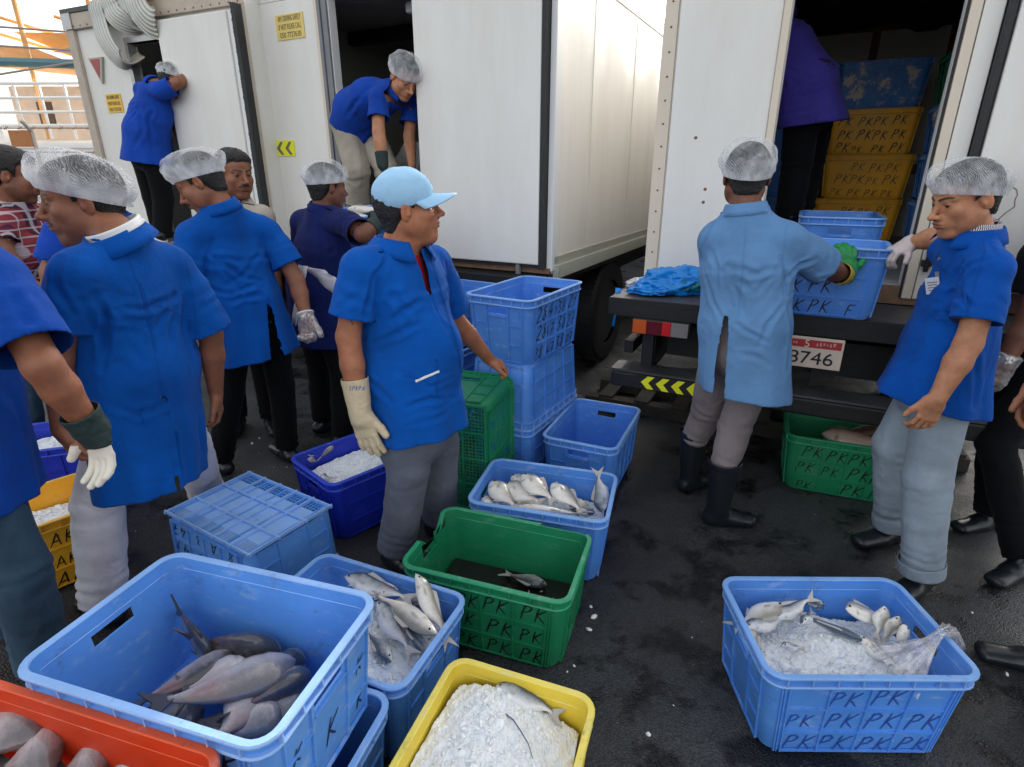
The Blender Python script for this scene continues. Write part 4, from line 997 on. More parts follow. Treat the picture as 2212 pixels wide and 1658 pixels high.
ice_heap(CR['frt'], .185, lambda u, v: .055 * math.exp(-((u - .05) ** 2 * 1.6 + (v + .15) ** 2 * 2.2)) + .012 * math.sin(5 * u + 2 * v), n=1000, label='crushed ice heaped in the lone crate at the lower right', seed=5, size=(.007, .019))
# yellow crate
ice_heap(CR['yel'], .255, lambda u, v: .045 * math.exp(-((u + .05) ** 2 * .9 + (v - .1) ** 2 * 1.2)) + .03 * (1 if False else math.exp(-((u - .75) ** 2 * 6 + (v - .5) ** 2 * 5))) - .03 * max(0, -v) * max(0, u), n=1600, L=.60, W=.40, label='crushed ice filling the bright yellow crate', seed=6, size=(.006, .018))
fish_at((1062, 1478), (1200, 1540), .278, 'silver fish edge showing at the far wall of the yellow crate', None, height=.06, thick=.045, prof='slim', mat='fish_silver', roll=60, bend=-.3)
a, b, c = PH(1088, 1540, .285), PH(1125, 1580, .292), PH(1151, 1640, .275)
mb = MB(); mb.tube([a, lerp_(a, b, .5) if 'lerp_' in globals() else (a + b) / 2 + np.array((.003, .002, .004)), b, (b + c) / 2 + np.array((.004, .0, .003)), c], [.0022, .002, .0018, .0014, .0008], 6)
tag(mb.build('fish_feeler', mat_plain('blue_grey_whip', (.10, .12, .20), .35), smooth=True), 'thin dark whip lying curved on the ice of the yellow crate', 'feeler')
# broken green crate: dark melt water with a little ice and fish
def water(root, z, L, W, col, label, tr=.3):
    mb = MB(); mb.add([crate_local(root, *p) for p in [(-L / 2, -W / 2, z), (L / 2, -W / 2, z), (L / 2, W / 2, z), (-L / 2, W / 2, z), (-L / 2, -W / 2, z - .03), (L / 2, -W / 2, z - .03), (L / 2, W / 2, z - .03), (-L / 2, W / 2, z - .03)]], [(0, 1, 2, 3), (7, 6, 5, 4), (0, 4, 5, 1), (1, 5, 6, 2), (2, 6, 7, 3), (3, 7, 4, 0)])
    m = mat_plain('melt_water', col, .08, var=.5, vs=14, bump=.25, bs=30); return tag(mb.build('melt_water', m), label, kind='structure')
water(CR['grn'], .095, .52, .33, (.016, .013, .014), 'dark melt water in the broken green crate')
fish_at((1188, 1268), (1095, 1240), .115, 'reddish fish in the melt water of the green crate', None, height=.08, thick=.05, prof='slim', mat='fish_grey', roll=70)
ice_heap(CR['grn'], .075, lambda u, v: .035 * math.exp(-((u - .85) ** 2 * 7 + (v + .3) ** 2 * 2)) - .06 * max(0, .3 - u), n=420, L=.54, W=.35, label='melting ice at the right end of the broken green crate', seed=7)
# royal crate, far royal, ochre, others
ice_heap(CR['roy'], .22, lambda u, v: .05 * math.exp(-((u) ** 2 + (v) ** 2)), n=700, label='crushed ice in the royal blue crate', seed=8)
for a, b, h, h2, lb in [((722, 962), (690, 990), .32, .26, 'silver fish nose sticking up from the royal crate ice'), ((690, 1028), (712, 1036), .27, .26, 'dark fish fin at the near edge of the royal crate ice'), ((675, 1000), (672, 985), .26, .30, 'small pale tail left on the royal crate ice')]:
    fish_at(a, b, h, lb, None, height=.045, thick=.03, prof='slim', mat='fish_silver' if 'dark' in lb else 'fish_white', roll=80, h2=h2, detail=False)
ice_heap(CR['ryl'], .23, lambda u, v: .03 * math.cos(u * 2), n=420, L=.74, label='crushed ice in the royal blue crate between the men at the left', seed=9)
ice_heap(CR['och'], .20, lambda u, v: .05 * math.exp(-(u ** 2 + v ** 2)), n=420, L=.54, W=.36, label='crushed ice in the ochre crate lettered AKS', seed=10)
ice_heap(CR['emp'], .012, lambda u, v: .02 * math.exp(-((u + .3) ** 2 * 3 + v ** 2 * 3)) - .012, n=60, L=.5, W=.33, label='a few ice lumps in the bottom of the empty blue crate', seed=12)
ice_heap(CR['lft'], .20, lambda u, v: .04 * math.exp(-((u + .5) ** 2 * 2 + v ** 2)), n=420, label='ice in the crate being set on the truck deck', seed=13)
fish_at((1765, 935), (1918, 962), .315, 'large brown fish filling the green crate under the bumper', None, height=.15, thick=.10, prof='slim', mat='fish_brown', roll=70, finm='fin', detail=False)
fish_at((1920, 930), (1800, 945), .30, 'second brown fish at the back of the green crate under the bumper', None, height=.14, thick=.10, prof='slim', mat='fish_brown', roll=60, finm='fin', detail=False)
# crate lifted by the man in navy
lc = P(778, 470, 3.42)
CR['nav'] = make_crate('fish_crate', tuple(lc + np.array((0, .12, -.27))), R(-10), 'blue', L=.56, W=.40, H=.30, label='blue crate of white fish lifted towards the middle truck', group=GB)
CR['nav'].rotation_euler = (R(8), R(-6), R(-10))
for a, b, d_, lb in [((770, 452), (812, 452), 3.5, 'white fish nearest the glove in the lifted crate'), ((745, 462), (795, 470), 3.42, 'white fish at the left in the lifted crate'), ((800, 462), (760, 446), 3.55, 'white fish on top in the lifted crate')]:
    A0, B0 = P(a[0], a[1], d_), P(b[0], b[1], d_); d = A0 - B0
    make_fish((A0 + B0) / 2, math.degrees(math.atan2(d[1], d[0])), 75, math.degrees(math.atan2(d[2], math.hypot(d[0], d[1]))), .26, .09, .05, 'deep', 'fish_white', 0, 'fin_light', 'fish', lb, 'fish in the lifted crate', detail=True)
# ---------------------------------------------------------------- plastic bags, sacks, litter
def film(name, c, size, mat, label, cat, seed=1, squash=.5, amp=.25, parent=None, up=None):
    import bmesh
    bm = bmesh.new(); bmesh.ops.create_icosphere(bm, subdivisions=5, radius=1); V = np.array([v.co[:] for v in bm.verts]); F = np.array([[v.index for v in f.verts] for f in bm.faces]); bm.free()
    n = 0; f = 1.5
    def rn(P_, s): return 1 - 2 * np.abs(np.sin(P_[:, 0] * 3.1 + s) * np.cos(P_[:, 1] * 2.7 + 2 * s) + np.sin(P_[:, 2] * 3.7 + s * 3) * .6) * .7
    d = rn(V * f, seed) * .6 + rn(V * f * 2.6 + 3, seed + 1) * .3 + rn(V * f * 6 + 1, seed + 2) * .13
    V = V * (1 + amp * d[:, None]) * A3(size); V[:, 2] = np.maximum(V[:, 2], -size[2] * squash)
    o = mesh_obj(name, V + A3(c), F, mat, parent, smooth=True)
    return tag(o, label, cat) if label else o
def A3(v): return np.array([float(q) for q in v])
M['blue_film'] = mat_plain('blue_polythene', (.005, .24, .72), .22, var=.2, vs=10, bump=.2, bs=40)
M['teal_film'] = mat_plain('teal_polythene', (.004, .16, .20), .3, var=.3, vs=14, bump=.3, bs=30)
M['white_film'] = mat_plain('white_polythene', (.55, .55, .58), .35, var=.2, vs=16, bump=.5, bs=30)
bgp = FC(.22, -.20, .98)
bag = film('plastic_bag', (bgp.x, bgp.y, 1.035), (.19, .10, .085), M['blue_film'], 'crumpled bright blue plastic bag lying on the truck deck', 'bag', 3, .62, .30)
film('bag_lining', (bgp.x + .06, bgp.y - .06, 1.035), (.085, .05, .045), M['teal_film'], None, None, 5, parent=bag)
film('bag_flap', (bgp.x - .12, bgp.y - .02, 1.005), (.13, .09, .035), M['blue_film'], None, None, 6, .4, .35, parent=bag)
mb = MB(); q = FC(-.08, -.30, .96); mb.tube([(q.x, q.y, 1.0), (q.x - .01, q.y - .01, .93), (q.x - .012, q.y - .01, .85), (q.x - .02, q.y, .78)], [.02, .012, .006, .010], 8); mb.build('bag_strand', M['blue_film'], bag, smooth=True)
q = FC(.02, -.10, .99); film('rag', (q.x, q.y, 1.0), (.09, .05, .03), M['white_film'], 'small pale cloth on the left end of the truck deck', 'cloth', 8, .5, .4)
def sack(c, size, label, mat, seed, group='white sacks inside the middle truck'):
    o = film('sack', c, size, mat, label, 'sack', seed, .85, .12); o['group'] = group
M['sack'] = mat_plain('woven_sack', (.58, .57, .55), .8, var=.12, vs=8, bump=.6, bs=22); M['sack_tan'] = mat_plain('tan_sack', (.50, .42, .30), .8, var=.15, vs=8, bump=.5, bs=18)
for a_, b_, z_, s_, m_, lb in ((.86, .75, 1.28, (.22, .17, .24), 'sack', 'white woven sack lowest at the left of the middle truck doorway'), (.88, .78, 1.66, (.20, .16, .20), 'sack', 'white woven sack second up by the doorway'), (1.12, 1.15, 1.45, (.26, .2, .40), 'sack_tan', 'tan sack behind the bending man'), (1.15, 1.3, 2.0, (.22, .16, .20), 'sack_tan', 'tan sack with a twisted corner on top of the load'), (1.45, .9, 1.3, (.16, .16, .26), 'sack_tan', 'tan sack at the right behind the bending man')):
    q = FB(a_, b_, z_); sack((q.x, q.y, z_), s_, lb, M[m_], int(a_ * 10))
q = FC(1.75, 1.80, 2.5); film('plastic_sheet', (q.x, q.y, 2.35), (.16, .12, .22), M['white_film'], 'grey white plastic sheet hanging over the dark green crate', 'sheet', 9, .9, .35)
q = FC(1.62, 1.74, 1.95); film('plastic_sheet', (q.x, q.y, 1.98), (.10, .08, .10), M['white_film'], 'knotted plastic end beside the right jamb of the truck', 'sheet', 10, .9, .35)
# ice and grit on the ground
def scatter(name, pts, mat, label, cat, seed, sz):
    r = random.Random(seed); nr = np.random.RandomState(seed); lv, lf = lump_mesh(); V = []; F = []; off = 0
    for (x, y, s) in pts:
        s *= .6; p = (lv * (1 + nr.uniform(-.2, .2, (len(lv), 1))) * (s, s * r.uniform(.6, 1), s * .45)) @ rotm(r).T * (1, 1, .7); V.append(p + (x, y, s * .3)); F.append(lf + off); off += len(lv)
    return tag(mesh_obj(name, np.vstack(V), np.vstack(F), mat, smooth=True), label, cat, kind='stuff')
r = random.Random(12); pts = []
for k in range(900):
    x = r.uniform(-3, 3.2); y = r.uniform(.9, 4.6)
    pts.append((x, y, r.uniform(.0015, .005)))
scatter('grit', pts, mat_plain('grit_stone', (.16, .13, .11), .6, var=.4, vs=60), 'scattered grit on the wet asphalt', 'grit', 3, 1)
pts = [(r.gauss(0, 1), 0, 0) for _ in range(0)]
for (px, py, s) in ((1283, 1335, .030), (1272, 1362, .026), (1276, 1312, .016), (1400, 1588, .016), (545, 960, .022), (560, 948, .014), (2100, 1385 - 60, .012), (2175, 1478 - 20, .018), (1455, 1525, .007), (620, 1010, .007), (1495, 1378, .006), (1760, 1112, .006), (1240, 1440, .012), (1225, 1452, .009), (1215, 1500, .006)):
    q = PH(px, py, 0); pts.append((q[0], q[1], s))
for k in range(25): pts.append((r.uniform(.2, 2.2), r.uniform(1.0, 3.0), r.uniform(.002, .004)))
for k in range(50): pts.append((r.uniform(-2.2, -1.0), r.uniform(1.9, 3.4), r.uniform(.002, .005)))
scatter('ice_lumps', pts, M['ice'], 'loose ice lumps on the wet asphalt', 'ice', 4, 1)
# pallet and grating near the right truck
pa = empty('pallet', (1.75, 3.75, 0), R(-26), 'dark wooden pallet on the ground under the right truck', 'pallet')
mb = MB()
for i in range(9): mb.box((-1.0 + i * .26, 0, .095), (.10, .8, .018))
for y in (-.37, 0, .37): mb.box((0, y, .045), (2.3, .09, .08))
mb.build('boards', mat_plain('dark_pallet_wood', (.035, .028, .022), .85, var=.4, vs=12, bump=.5), pa)

# clear bag knotted over the rim of the lone crate
k0, k1, k2, k3, k4 = PH(1925, 1452, .24), PH(1965, 1425, .28), PH(2012, 1388, .335), PH(2032, 1368, .345), PH(2052, 1362, .32)
k5 = PH(2066, 1392, .27)
rings = []; cs = [(k0, .075), (lerp0(k0, k1, .5), .062), (k1, .048), (lerp0(k1, k2, .5), .030), (k2, .014), (k3, .009), (k4, .022), (k5, .026), (k5 + np.array((.004, 0, -.02)), .010)]
r = random.Random(5)
for i, (c, rad) in enumerate(cs):
    d = np.array(cs[min(i + 1, len(cs) - 1)][0]) - np.array(cs[max(i - 1, 0)][0]); d = d / (np.linalg.norm(d) + 1e-9); a = np.cross(d, (0, 0, 1)); a /= np.linalg.norm(a) + 1e-9; b = np.cross(a, d)
    rings.append([c + (a * math.cos(t_) * 1.1 + b * math.sin(t_) * .7) * rad * (1 + .16 * math.sin(9 * t_ + i * .3) + .10 * math.sin(17 * t_ + i)) for t_ in [2 * math.pi * k / 72 for k in range(72)]])
mb = MB(); mb.loft(rings, caps=False); bagc = mb.build('plastic_bag', M['clear_bag'], smooth=True); tag(bagc, 'clear plastic bag knotted over the right rim of the lone crate', 'bag')
# ---------------------------------------------------------------- distance-field modelling of bodies and clothes
def A_(v): return np.array([float(q) for q in v], dtype=np.float64)
def unit(v): v = A_(v); return v / (np.linalg.norm(v) + 1e-12)
class Pr:
    """a: capsule start, b: end, ra/rb: (wide, thin) radii, ax: wide axis; k blend; op +1 union, -1 cut"""
    def __init__(s, a, b, ra, rb=None, ax=None, k=.01, op=1, cuts=(), el=None):
        s.a = A_(a); s.b = A_(b)
        s.ra = A_(ra if hasattr(ra, '__len__') else (ra, ra)); rb = ra if rb is None else rb
        s.rb = A_(rb if hasattr(rb, '__len__') else (rb, rb))
        d = s.b - s.a; s.len = np.linalg.norm(d); s.d = d / s.len if s.len > 1e-9 else np.array((0, 0, 1.))
        if ax is None: ax = (1, 0, 0) if abs(s.d[0]) < .9 else (0, 1, 0)
        ax = A_(ax); ax = ax - s.d * ax.dot(s.d); s.ax = unit(ax); s.ay = np.cross(s.d, s.ax)
        s.k = k; s.op = op; s.cuts = [(A_(p), unit(n)) for p, n in cuts]; s.el = None
        if el is not None: s.el = (A_(el[0]), np.array([unit(v) for v in el[1]]))   # ellipsoid: radii, axes (rows)
    def bbox(s):
        if s.el is not None: m = max(s.el[0]); return s.a - m, s.a + m
        m = max(s.ra.max(), s.rb.max()); return np.minimum(s.a, s.b) - m, np.maximum(s.a, s.b) + m
    def d_(s, X, Y, Z):
        x = X - s.a[0]; y = Y - s.a[1]; z = Z - s.a[2]
        if s.el is not None:
            r, ax = s.el
            u = (x * ax[0][0] + y * ax[0][1] + z * ax[0][2]); v = (x * ax[1][0] + y * ax[1][1] + z * ax[1][2]); w = (x * ax[2][0] + y * ax[2][1] + z * ax[2][2])
            q = np.sqrt((u / r[0]) ** 2 + (v / r[1]) ** 2 + (w / r[2]) ** 2) + 1e-9
            g = np.sqrt((u / r[0] ** 2) ** 2 + (v / r[1] ** 2) ** 2 + (w / r[2] ** 2) ** 2) + 1e-9
            D = q * (q - 1) / g
        else:
            t = x * s.d[0] + y * s.d[1] + z * s.d[2]
            tt = np.clip(t / max(s.len, 1e-9), 0, 1)
            ex = t - tt * s.len
            u = x * s.ax[0] + y * s.ax[1] + z * s.ax[2]; v = x * s.ay[0] + y * s.ay[1] + z * s.ay[2]
            rx = s.ra[0] + (s.rb[0] - s.ra[0]) * tt; ry = s.ra[1] + (s.rb[1] - s.ra[1]) * tt
            rz = np.minimum(rx, ry)
            q = np.sqrt((u / rx) ** 2 + (v / ry) ** 2 + (ex / rz) ** 2) + 1e-9
            g = np.sqrt((u / rx ** 2) ** 2 + (v / ry ** 2) ** 2 + (ex / rz ** 2) ** 2) + 1e-9
            D = q * (q - 1) / g
        for p, n in s.cuts:
            D = np.maximum(D, (X - p[0]) * n[0] + (Y - p[1]) * n[1] + (Z - p[2]) * n[2])
        return D
def EL(c, r, ax=((1, 0, 0), (0, 1, 0), (0, 0, 1)), k=.01, op=1, cuts=()):
    return Pr(c, c, .01, k=k, op=op, cuts=cuts, el=(r, ax))
def field(prims, lo, hi, res):
    n = np.ceil((hi - lo) / res).astype(int) + 1
    F = np.full(n, .08, np.float32)
    for p in prims:
        a, b = p.bbox(); pad = p.k + 2.5 * res + .004
        i0 = np.maximum(np.floor((a - pad - lo) / res).astype(int), 0); i1 = np.minimum(np.ceil((b + pad - lo) / res).astype(int) + 1, n)
        if (i1 <= i0).any(): continue
        X = (lo[0] + res * np.arange(i0[0], i1[0]))[:, None, None]; Y = (lo[1] + res * np.arange(i0[1], i1[1]))[None, :, None]; Z = (lo[2] + res * np.arange(i0[2], i1[2]))[None, None, :]
        D = p.d_(X, Y, Z); S = F[i0[0]:i1[0], i0[1]:i1[1], i0[2]:i1[2]]
        k = max(p.k, 1e-5)
        if p.op > 0:
            h = np.maximum(k - np.abs(S - D), 0) / k; R_ = np.minimum(S, D) - h * h * k * .25
        else:
            D = -D; h = np.maximum(k - np.abs(S - D), 0) / k; R_ = np.maximum(S, D) + h * h * k * .25
        F[i0[0]:i1[0], i0[1]:i1[1], i0[2]:i1[2]] = R_
    return F
def surface_nets(F, lo, res):
    neg = F < 0
    c = neg[:-1, :-1, :-1].astype(np.int8)
    s = np.zeros(c.shape, np.int8)
    for dx in (0, 1):
        for dy in (0, 1):
            for dz in (0, 1):
                s += neg[dx:neg.shape[0] - 1 + dx, dy:neg.shape[1] - 1 + dy, dz:neg.shape[2] - 1 + dz]
    act = np.nonzero((s > 0) & (s < 8)); m = len(act[0])
    idx = np.full(c.shape, -1, np.int32); idx[act] = np.arange(m)
    I, J, K = act
    corner = {}
    for dx in (0, 1):
        for dy in (0, 1):
            for dz in (0, 1): corner[(dx, dy, dz)] = F[I + dx, J + dy, K + dz]
    acc = np.zeros((m, 3)); cnt = np.zeros(m)
    for a in corner:
        for ax in range(3):
            if a[ax] == 0:
                b = list(a); b[ax] = 1; b = tuple(b)
                fa, fb = corner[a], corner[b]; cr = (fa < 0) != (fb < 0)
                t = np.where(cr, fa / np.where(cr, fa - fb, 1), 0)
                for q in range(3):
                    acc[:, q] += np.where(cr, a[q] + (t if q == ax else 0), 0)
                cnt += cr
    V = lo + res * (np.stack([I, J, K], 1) + acc / cnt[:, None])
    Q = []
    for ax in range(3):
        sl0 = [slice(None)] * 3; sl1 = [slice(None)] * 3; sl0[ax] = slice(0, -1); sl1[ax] = slice(1, None)
        n0, n1 = neg[tuple(sl0)], neg[tuple(sl1)]
        e = np.nonzero(n0 != n1); fl = n0[e]
        o1, o2 = [(1, 2), (2, 0), (0, 1)][ax]
        E_ = [np.array(q) for q in e]
        ok = (E_[o1] > 0) & (E_[o2] > 0)
        for q in range(3): ok &= E_[q] < idx.shape[q]
        E_ = [q[ok] for q in E_]; fl = fl[ok]
        def g(d1, d2):
            w_ = [q.copy() for q in E_]; w_[o1] = w_[o1] - d1; w_[o2] = w_[o2] - d2; return idx[w_[0], w_[1], w_[2]]
        q = np.stack([g(1, 1), g(0, 1), g(0, 0), g(1, 0)], 1)
        q[~fl] = q[~fl][:, ::-1]
        Q.append(q)
    Q = np.vstack(Q); Q = Q[(Q >= 0).all(1)]
    return V, Q
def bounds(prims, pad):
    L_ = np.min([p.bbox()[0] for p in prims if p.op > 0], 0) - pad; H_ = np.max([p.bbox()[1] for p in prims if p.op > 0], 0) + pad
    return L_, H_
def compact(V, Q):
    used = np.zeros(len(V), bool); used[Q.ravel()] = True
    mp = np.cumsum(used) - 1
    return V[used], mp[Q]
def mesh_sdf(prims, res, lo=None, hi=None, keep=None):
    if lo is None: lo, hi = bounds(prims, res * 3)
    V, Q = surface_nets(field(prims, lo, hi, res), lo, res)
    if keep is not None:
        c = V[Q].mean(1); Q = Q[keep(c)]
        V, Q = compact(V, Q)
    return V, Q
def smooth_verts(V, Q, it=1, f=.5, fixed=None):
    n = len(V); e = np.vstack([Q[:, [0, 1]], Q[:, [1, 2]], Q[:, [2, 3]], Q[:, [3, 0]]])
    for _ in range(it):
        S = np.zeros_like(V); c = np.zeros(n)
        for q in range(3): S[:, q] = np.bincount(e[:, 0], V[e[:, 1], q], n) + np.bincount(e[:, 1], V[e[:, 0], q], n)
        c = np.bincount(e[:, 0], minlength=n) + np.bincount(e[:, 1], minlength=n)
        N_ = S / np.maximum(c, 1)[:, None]
        W = V * (1 - f) + N_ * f
        if fixed is not None: W[fixed] = V[fixed]
        V = W
    return V
def normals(V, Q):
    fn = np.cross(V[Q[:, 2]] - V[Q[:, 0]], V[Q[:, 3]] - V[Q[:, 1]])
    N_ = np.zeros_like(V)
    for q in range(3):
        for c in range(4): N_[:, q] += np.bincount(Q[:, c], fn[:, q], len(V))
    return N_ / (np.linalg.norm(N_, axis=1)[:, None] + 1e-12)
_H = {}
def vnoise(P_, seed=0):
    """smooth value noise, about -1..1"""
    i = np.floor(P_).astype(np.int64); f = P_ - i; f = f * f * (3 - 2 * f)
    def h(x, y, z):
        n = (x * 73856093) ^ (y * 19349663) ^ (z * 83492791) ^ (seed * 2654435761 & 0xffffffff)
        n = (n ^ (n >> 13)) * 1274126177 & 0xffffffff
        return ((n ^ (n >> 16)) & 0xffff) / 32767.5 - 1
    r = 0
    for dx in (0, 1):
        for dy in (0, 1):
            for dz in (0, 1):
                w_ = (f[:, 0] if dx else 1 - f[:, 0]) * (f[:, 1] if dy else 1 - f[:, 1]) * (f[:, 2] if dz else 1 - f[:, 2])
                r = r + w_ * h(i[:, 0] + dx, i[:, 1] + dy, i[:, 2] + dz)
    return r
def ridge(P_, seed=0): return 1 - 2 * np.abs(vnoise(P_, seed))
def seg_dist(V, a, b):
    a = A_(a); b = A_(b); d = b - a; t = np.clip(((V - a) @ d) / (d @ d + 1e-12), 0, 1)
    return np.linalg.norm(V - a - t[:, None] * d, axis=1), t
def garment(name, prims, res, mat, parent, seed=0, amp=.006, freq=(7, 7, 3), creases=(), rings=(), opens=(), thick=.0025, keep=None, smooth_it=2, drape=0, fine=.0018):
    """prims with open ends; opens: (point, normal, radius) planes whose cap is removed; creases: (a, b, width, depth) valleys; rings: (a, b, spacing, amp)"""
    V, Q = mesh_sdf(prims, res, keep=keep)
    if opens:
        N0 = normals(V, Q)
        c = V[Q].mean(1); fn = np.cross(V[Q[:, 2]] - V[Q[:, 0]], V[Q[:, 3]] - V[Q[:, 1]]); fn /= np.linalg.norm(fn, axis=1)[:, None] + 1e-12
        bad = np.zeros(len(Q), bool)
        for p, n, rad in opens:
            p = A_(p); n = unit(n)
            bad |= (np.abs((c - p) @ n) < res * .75) & ((fn @ n) > .55) & (np.linalg.norm(c - p, axis=1) < rad)
        for p in prims:
            if p.op < 0:
                dv = np.abs(p.d_(V[:, 0], V[:, 1], V[:, 2])) < res * .55; bad |= dv[Q].all(1)
        V, Q = compact(V, Q[~bad])
    V = smooth_verts(V, Q, smooth_it, .5)
    if opens:
        e = np.sort(np.vstack([Q[:, [0, 1]], Q[:, [1, 2]], Q[:, [2, 3]], Q[:, [3, 0]]]), axis=1)
        key = e[:, 0].astype(np.int64) * len(V) + e[:, 1]; uk, ct = np.unique(key, return_counts=True); be = uk[ct == 1]
        bv_ = np.zeros(len(V), bool); bv_[be // len(V)] = True; bv_[be % len(V)] = True
        for p, n, rad in opens:
            p = A_(p); n = unit(n); sd = (V - p) @ n; m_ = bv_ & (np.abs(sd) < res * 2.2) & (np.linalg.norm(V - p, axis=1) < rad)
            V[m_] -= sd[m_][:, None] * n
    N_ = normals(V, Q)
    fr = A_(freq)
    d = amp * (ridge(V * fr + seed * 3.7, seed) * .6 + vnoise(V * fr * 2.1 + 5, seed + 1) * .3)
    d += fine * ridge(V * fr * 4.3 + vnoise(V * 9, seed)[:, None] * .6, seed + 2)
    bvh = None
    for cr_ in creases:
        if isinstance(cr_[0], list):      # a fold traced over the visible side: points seen from the viewpoint, dropped onto the cloth
            if bvh is None: bvh = BVHTree.FromPolygons([Vector(v) for v in V.tolist()], [tuple(q) for q in Q.tolist()])
            pts = []
            for (x, y) in cr_[0]:
                dr = Vector(ray(x, y)).normalized(); co, no, ix, di = bvh.ray_cast(Vector((0, 0, CH)), dr)
                if co is not None: pts.append(np.array(co))
            if len(pts) < 2: continue
            best = np.full(len(V), 9.); tt = np.zeros(len(V)); m_ = len(pts) - 1
            for i in range(m_):
                r, t = seg_dist(V, pts[i], pts[i + 1]); u = r < best; best = np.where(u, r, best); tt = np.where(u, (i + t) / m_, tt)
            r, t = best, tt; w_, dep = cr_[1], cr_[2]
        else:
            a, b, w_, dep = cr_; r, t = seg_dist(V, a, b)
        wob = 1 + .35 * vnoise(V * 24, seed + 5)
        x = r / (w_ * wob); fade = np.sin(np.clip(t, .03, .97) * math.pi) ** .4
        d += dep * fade * (-np.exp(-x * x) + .75 * np.exp(-(x - 1.9) ** 2))
    for a, b, sp, am in rings:
        a = A_(a); b = A_(b); dd = unit(b - a); L_ = np.linalg.norm(b - a)
        s = (V - a) @ dd; r, t = seg_dist(V, a, b)
        ph = s / sp * 2 * math.pi + 3.4 * vnoise(V * 8, seed + 7) + 1.8 * vnoise(V * 19, seed + 8)
        wn = np.clip(1 - np.abs(s / L_ - .5) * 1.7, 0, 1) * (r < .2)
        pk = np.sin(ph); d += am * wn * pk * np.clip(.55 + .9 * vnoise(V * (13, 13, 9), seed + 11), 0, 1.2)
    if drape:
        zt = V[:, 2].max(); zb = V[:, 2].min(); f_ = np.clip((zt - V[:, 2]) / (zt - zb), 0, 1) ** 2
        cen = V[:, :2].mean(0); an = np.arctan2(V[:, 1] - cen[1], V[:, 0] - cen[0])
        d += drape * f_ * np.sin(an * 9 + seed + 1.5 * vnoise(V * 3, seed + 9))
    V = V + N_ * d[:, None]
    V = smooth_verts(V, Q, 1, .3)
    o = mesh_obj(name, V, Q, mat, parent, smooth=True)
    if thick:
        so = o.modifiers.new('thickness', 'SOLIDIFY'); so.thickness = thick; so.offset = -1
    return o
def vcol(o, cols):
    ca = o.data.color_attributes.new('Col', 'FLOAT_COLOR', 'POINT')
    arr = np.ones((len(cols), 4), np.float32); arr[:, :3] = cols; ca.data.foreach_set('color', arr.ravel())
def bvh_of(o):
    me = o.data
    V = np.empty(len(me.vertices) * 3, np.float32); me.vertices.foreach_get('co', V); V = V.reshape(-1, 3)
    return BVHTree.FromPolygons([Vector(v) for v in V.tolist()], [tuple(p.vertices) for p in me.polygons])
def ribbon(name, o, pts, w, mat, parent, off=.0022, steps=40, bvh=None, dash=None, frm=None):
    """a narrow strip laid on the surface of o along pts (nearest points)"""
    b = bvh or bvh_of(o); P_ = [A_(p) for p in pts]; fine = []
    seg = [np.linalg.norm(P_[i + 1] - P_[i]) for i in range(len(P_) - 1)]; tot = sum(seg)
    for i in range(len(P_) - 1):
        n = max(2, int(steps * seg[i] / tot))
        for q in range(n): fine.append(P_[i] + (P_[i + 1] - P_[i]) * q / n)
    fine.append(P_[-1]); S = []
    for p in fine:
        if frm is not None:
            dr = Vector(p) - Vector(frm); co, no, ix, di = b.ray_cast(Vector(frm), dr.normalized())
            if co is None: co, no, ix, di = b.find_nearest(Vector(p))
        else: co, no, ix, di = b.find_nearest(Vector(p))
        if co is not None: S.append((co, no))
    V_ = []; F_ = []
    for i, (c, n) in enumerate(S):
        d = (S[min(i + 1, len(S) - 1)][0] - S[max(i - 1, 0)][0]).normalized(); sd = d.cross(n).normalized() * w / 2
        V_ += [c + n * off - sd, c + n * (off + w * .12), c + n * off + sd]
    for i in range(len(S) - 1):
        if dash and i % dash == dash - 1: continue
        for k in (0, 1): F_.append((3 * i + k, 3 * i + k + 1, 3 * i + 4 + k, 3 * i + 3 + k))
    return mesh_obj(name, V_, F_, mat, parent, smooth=True)
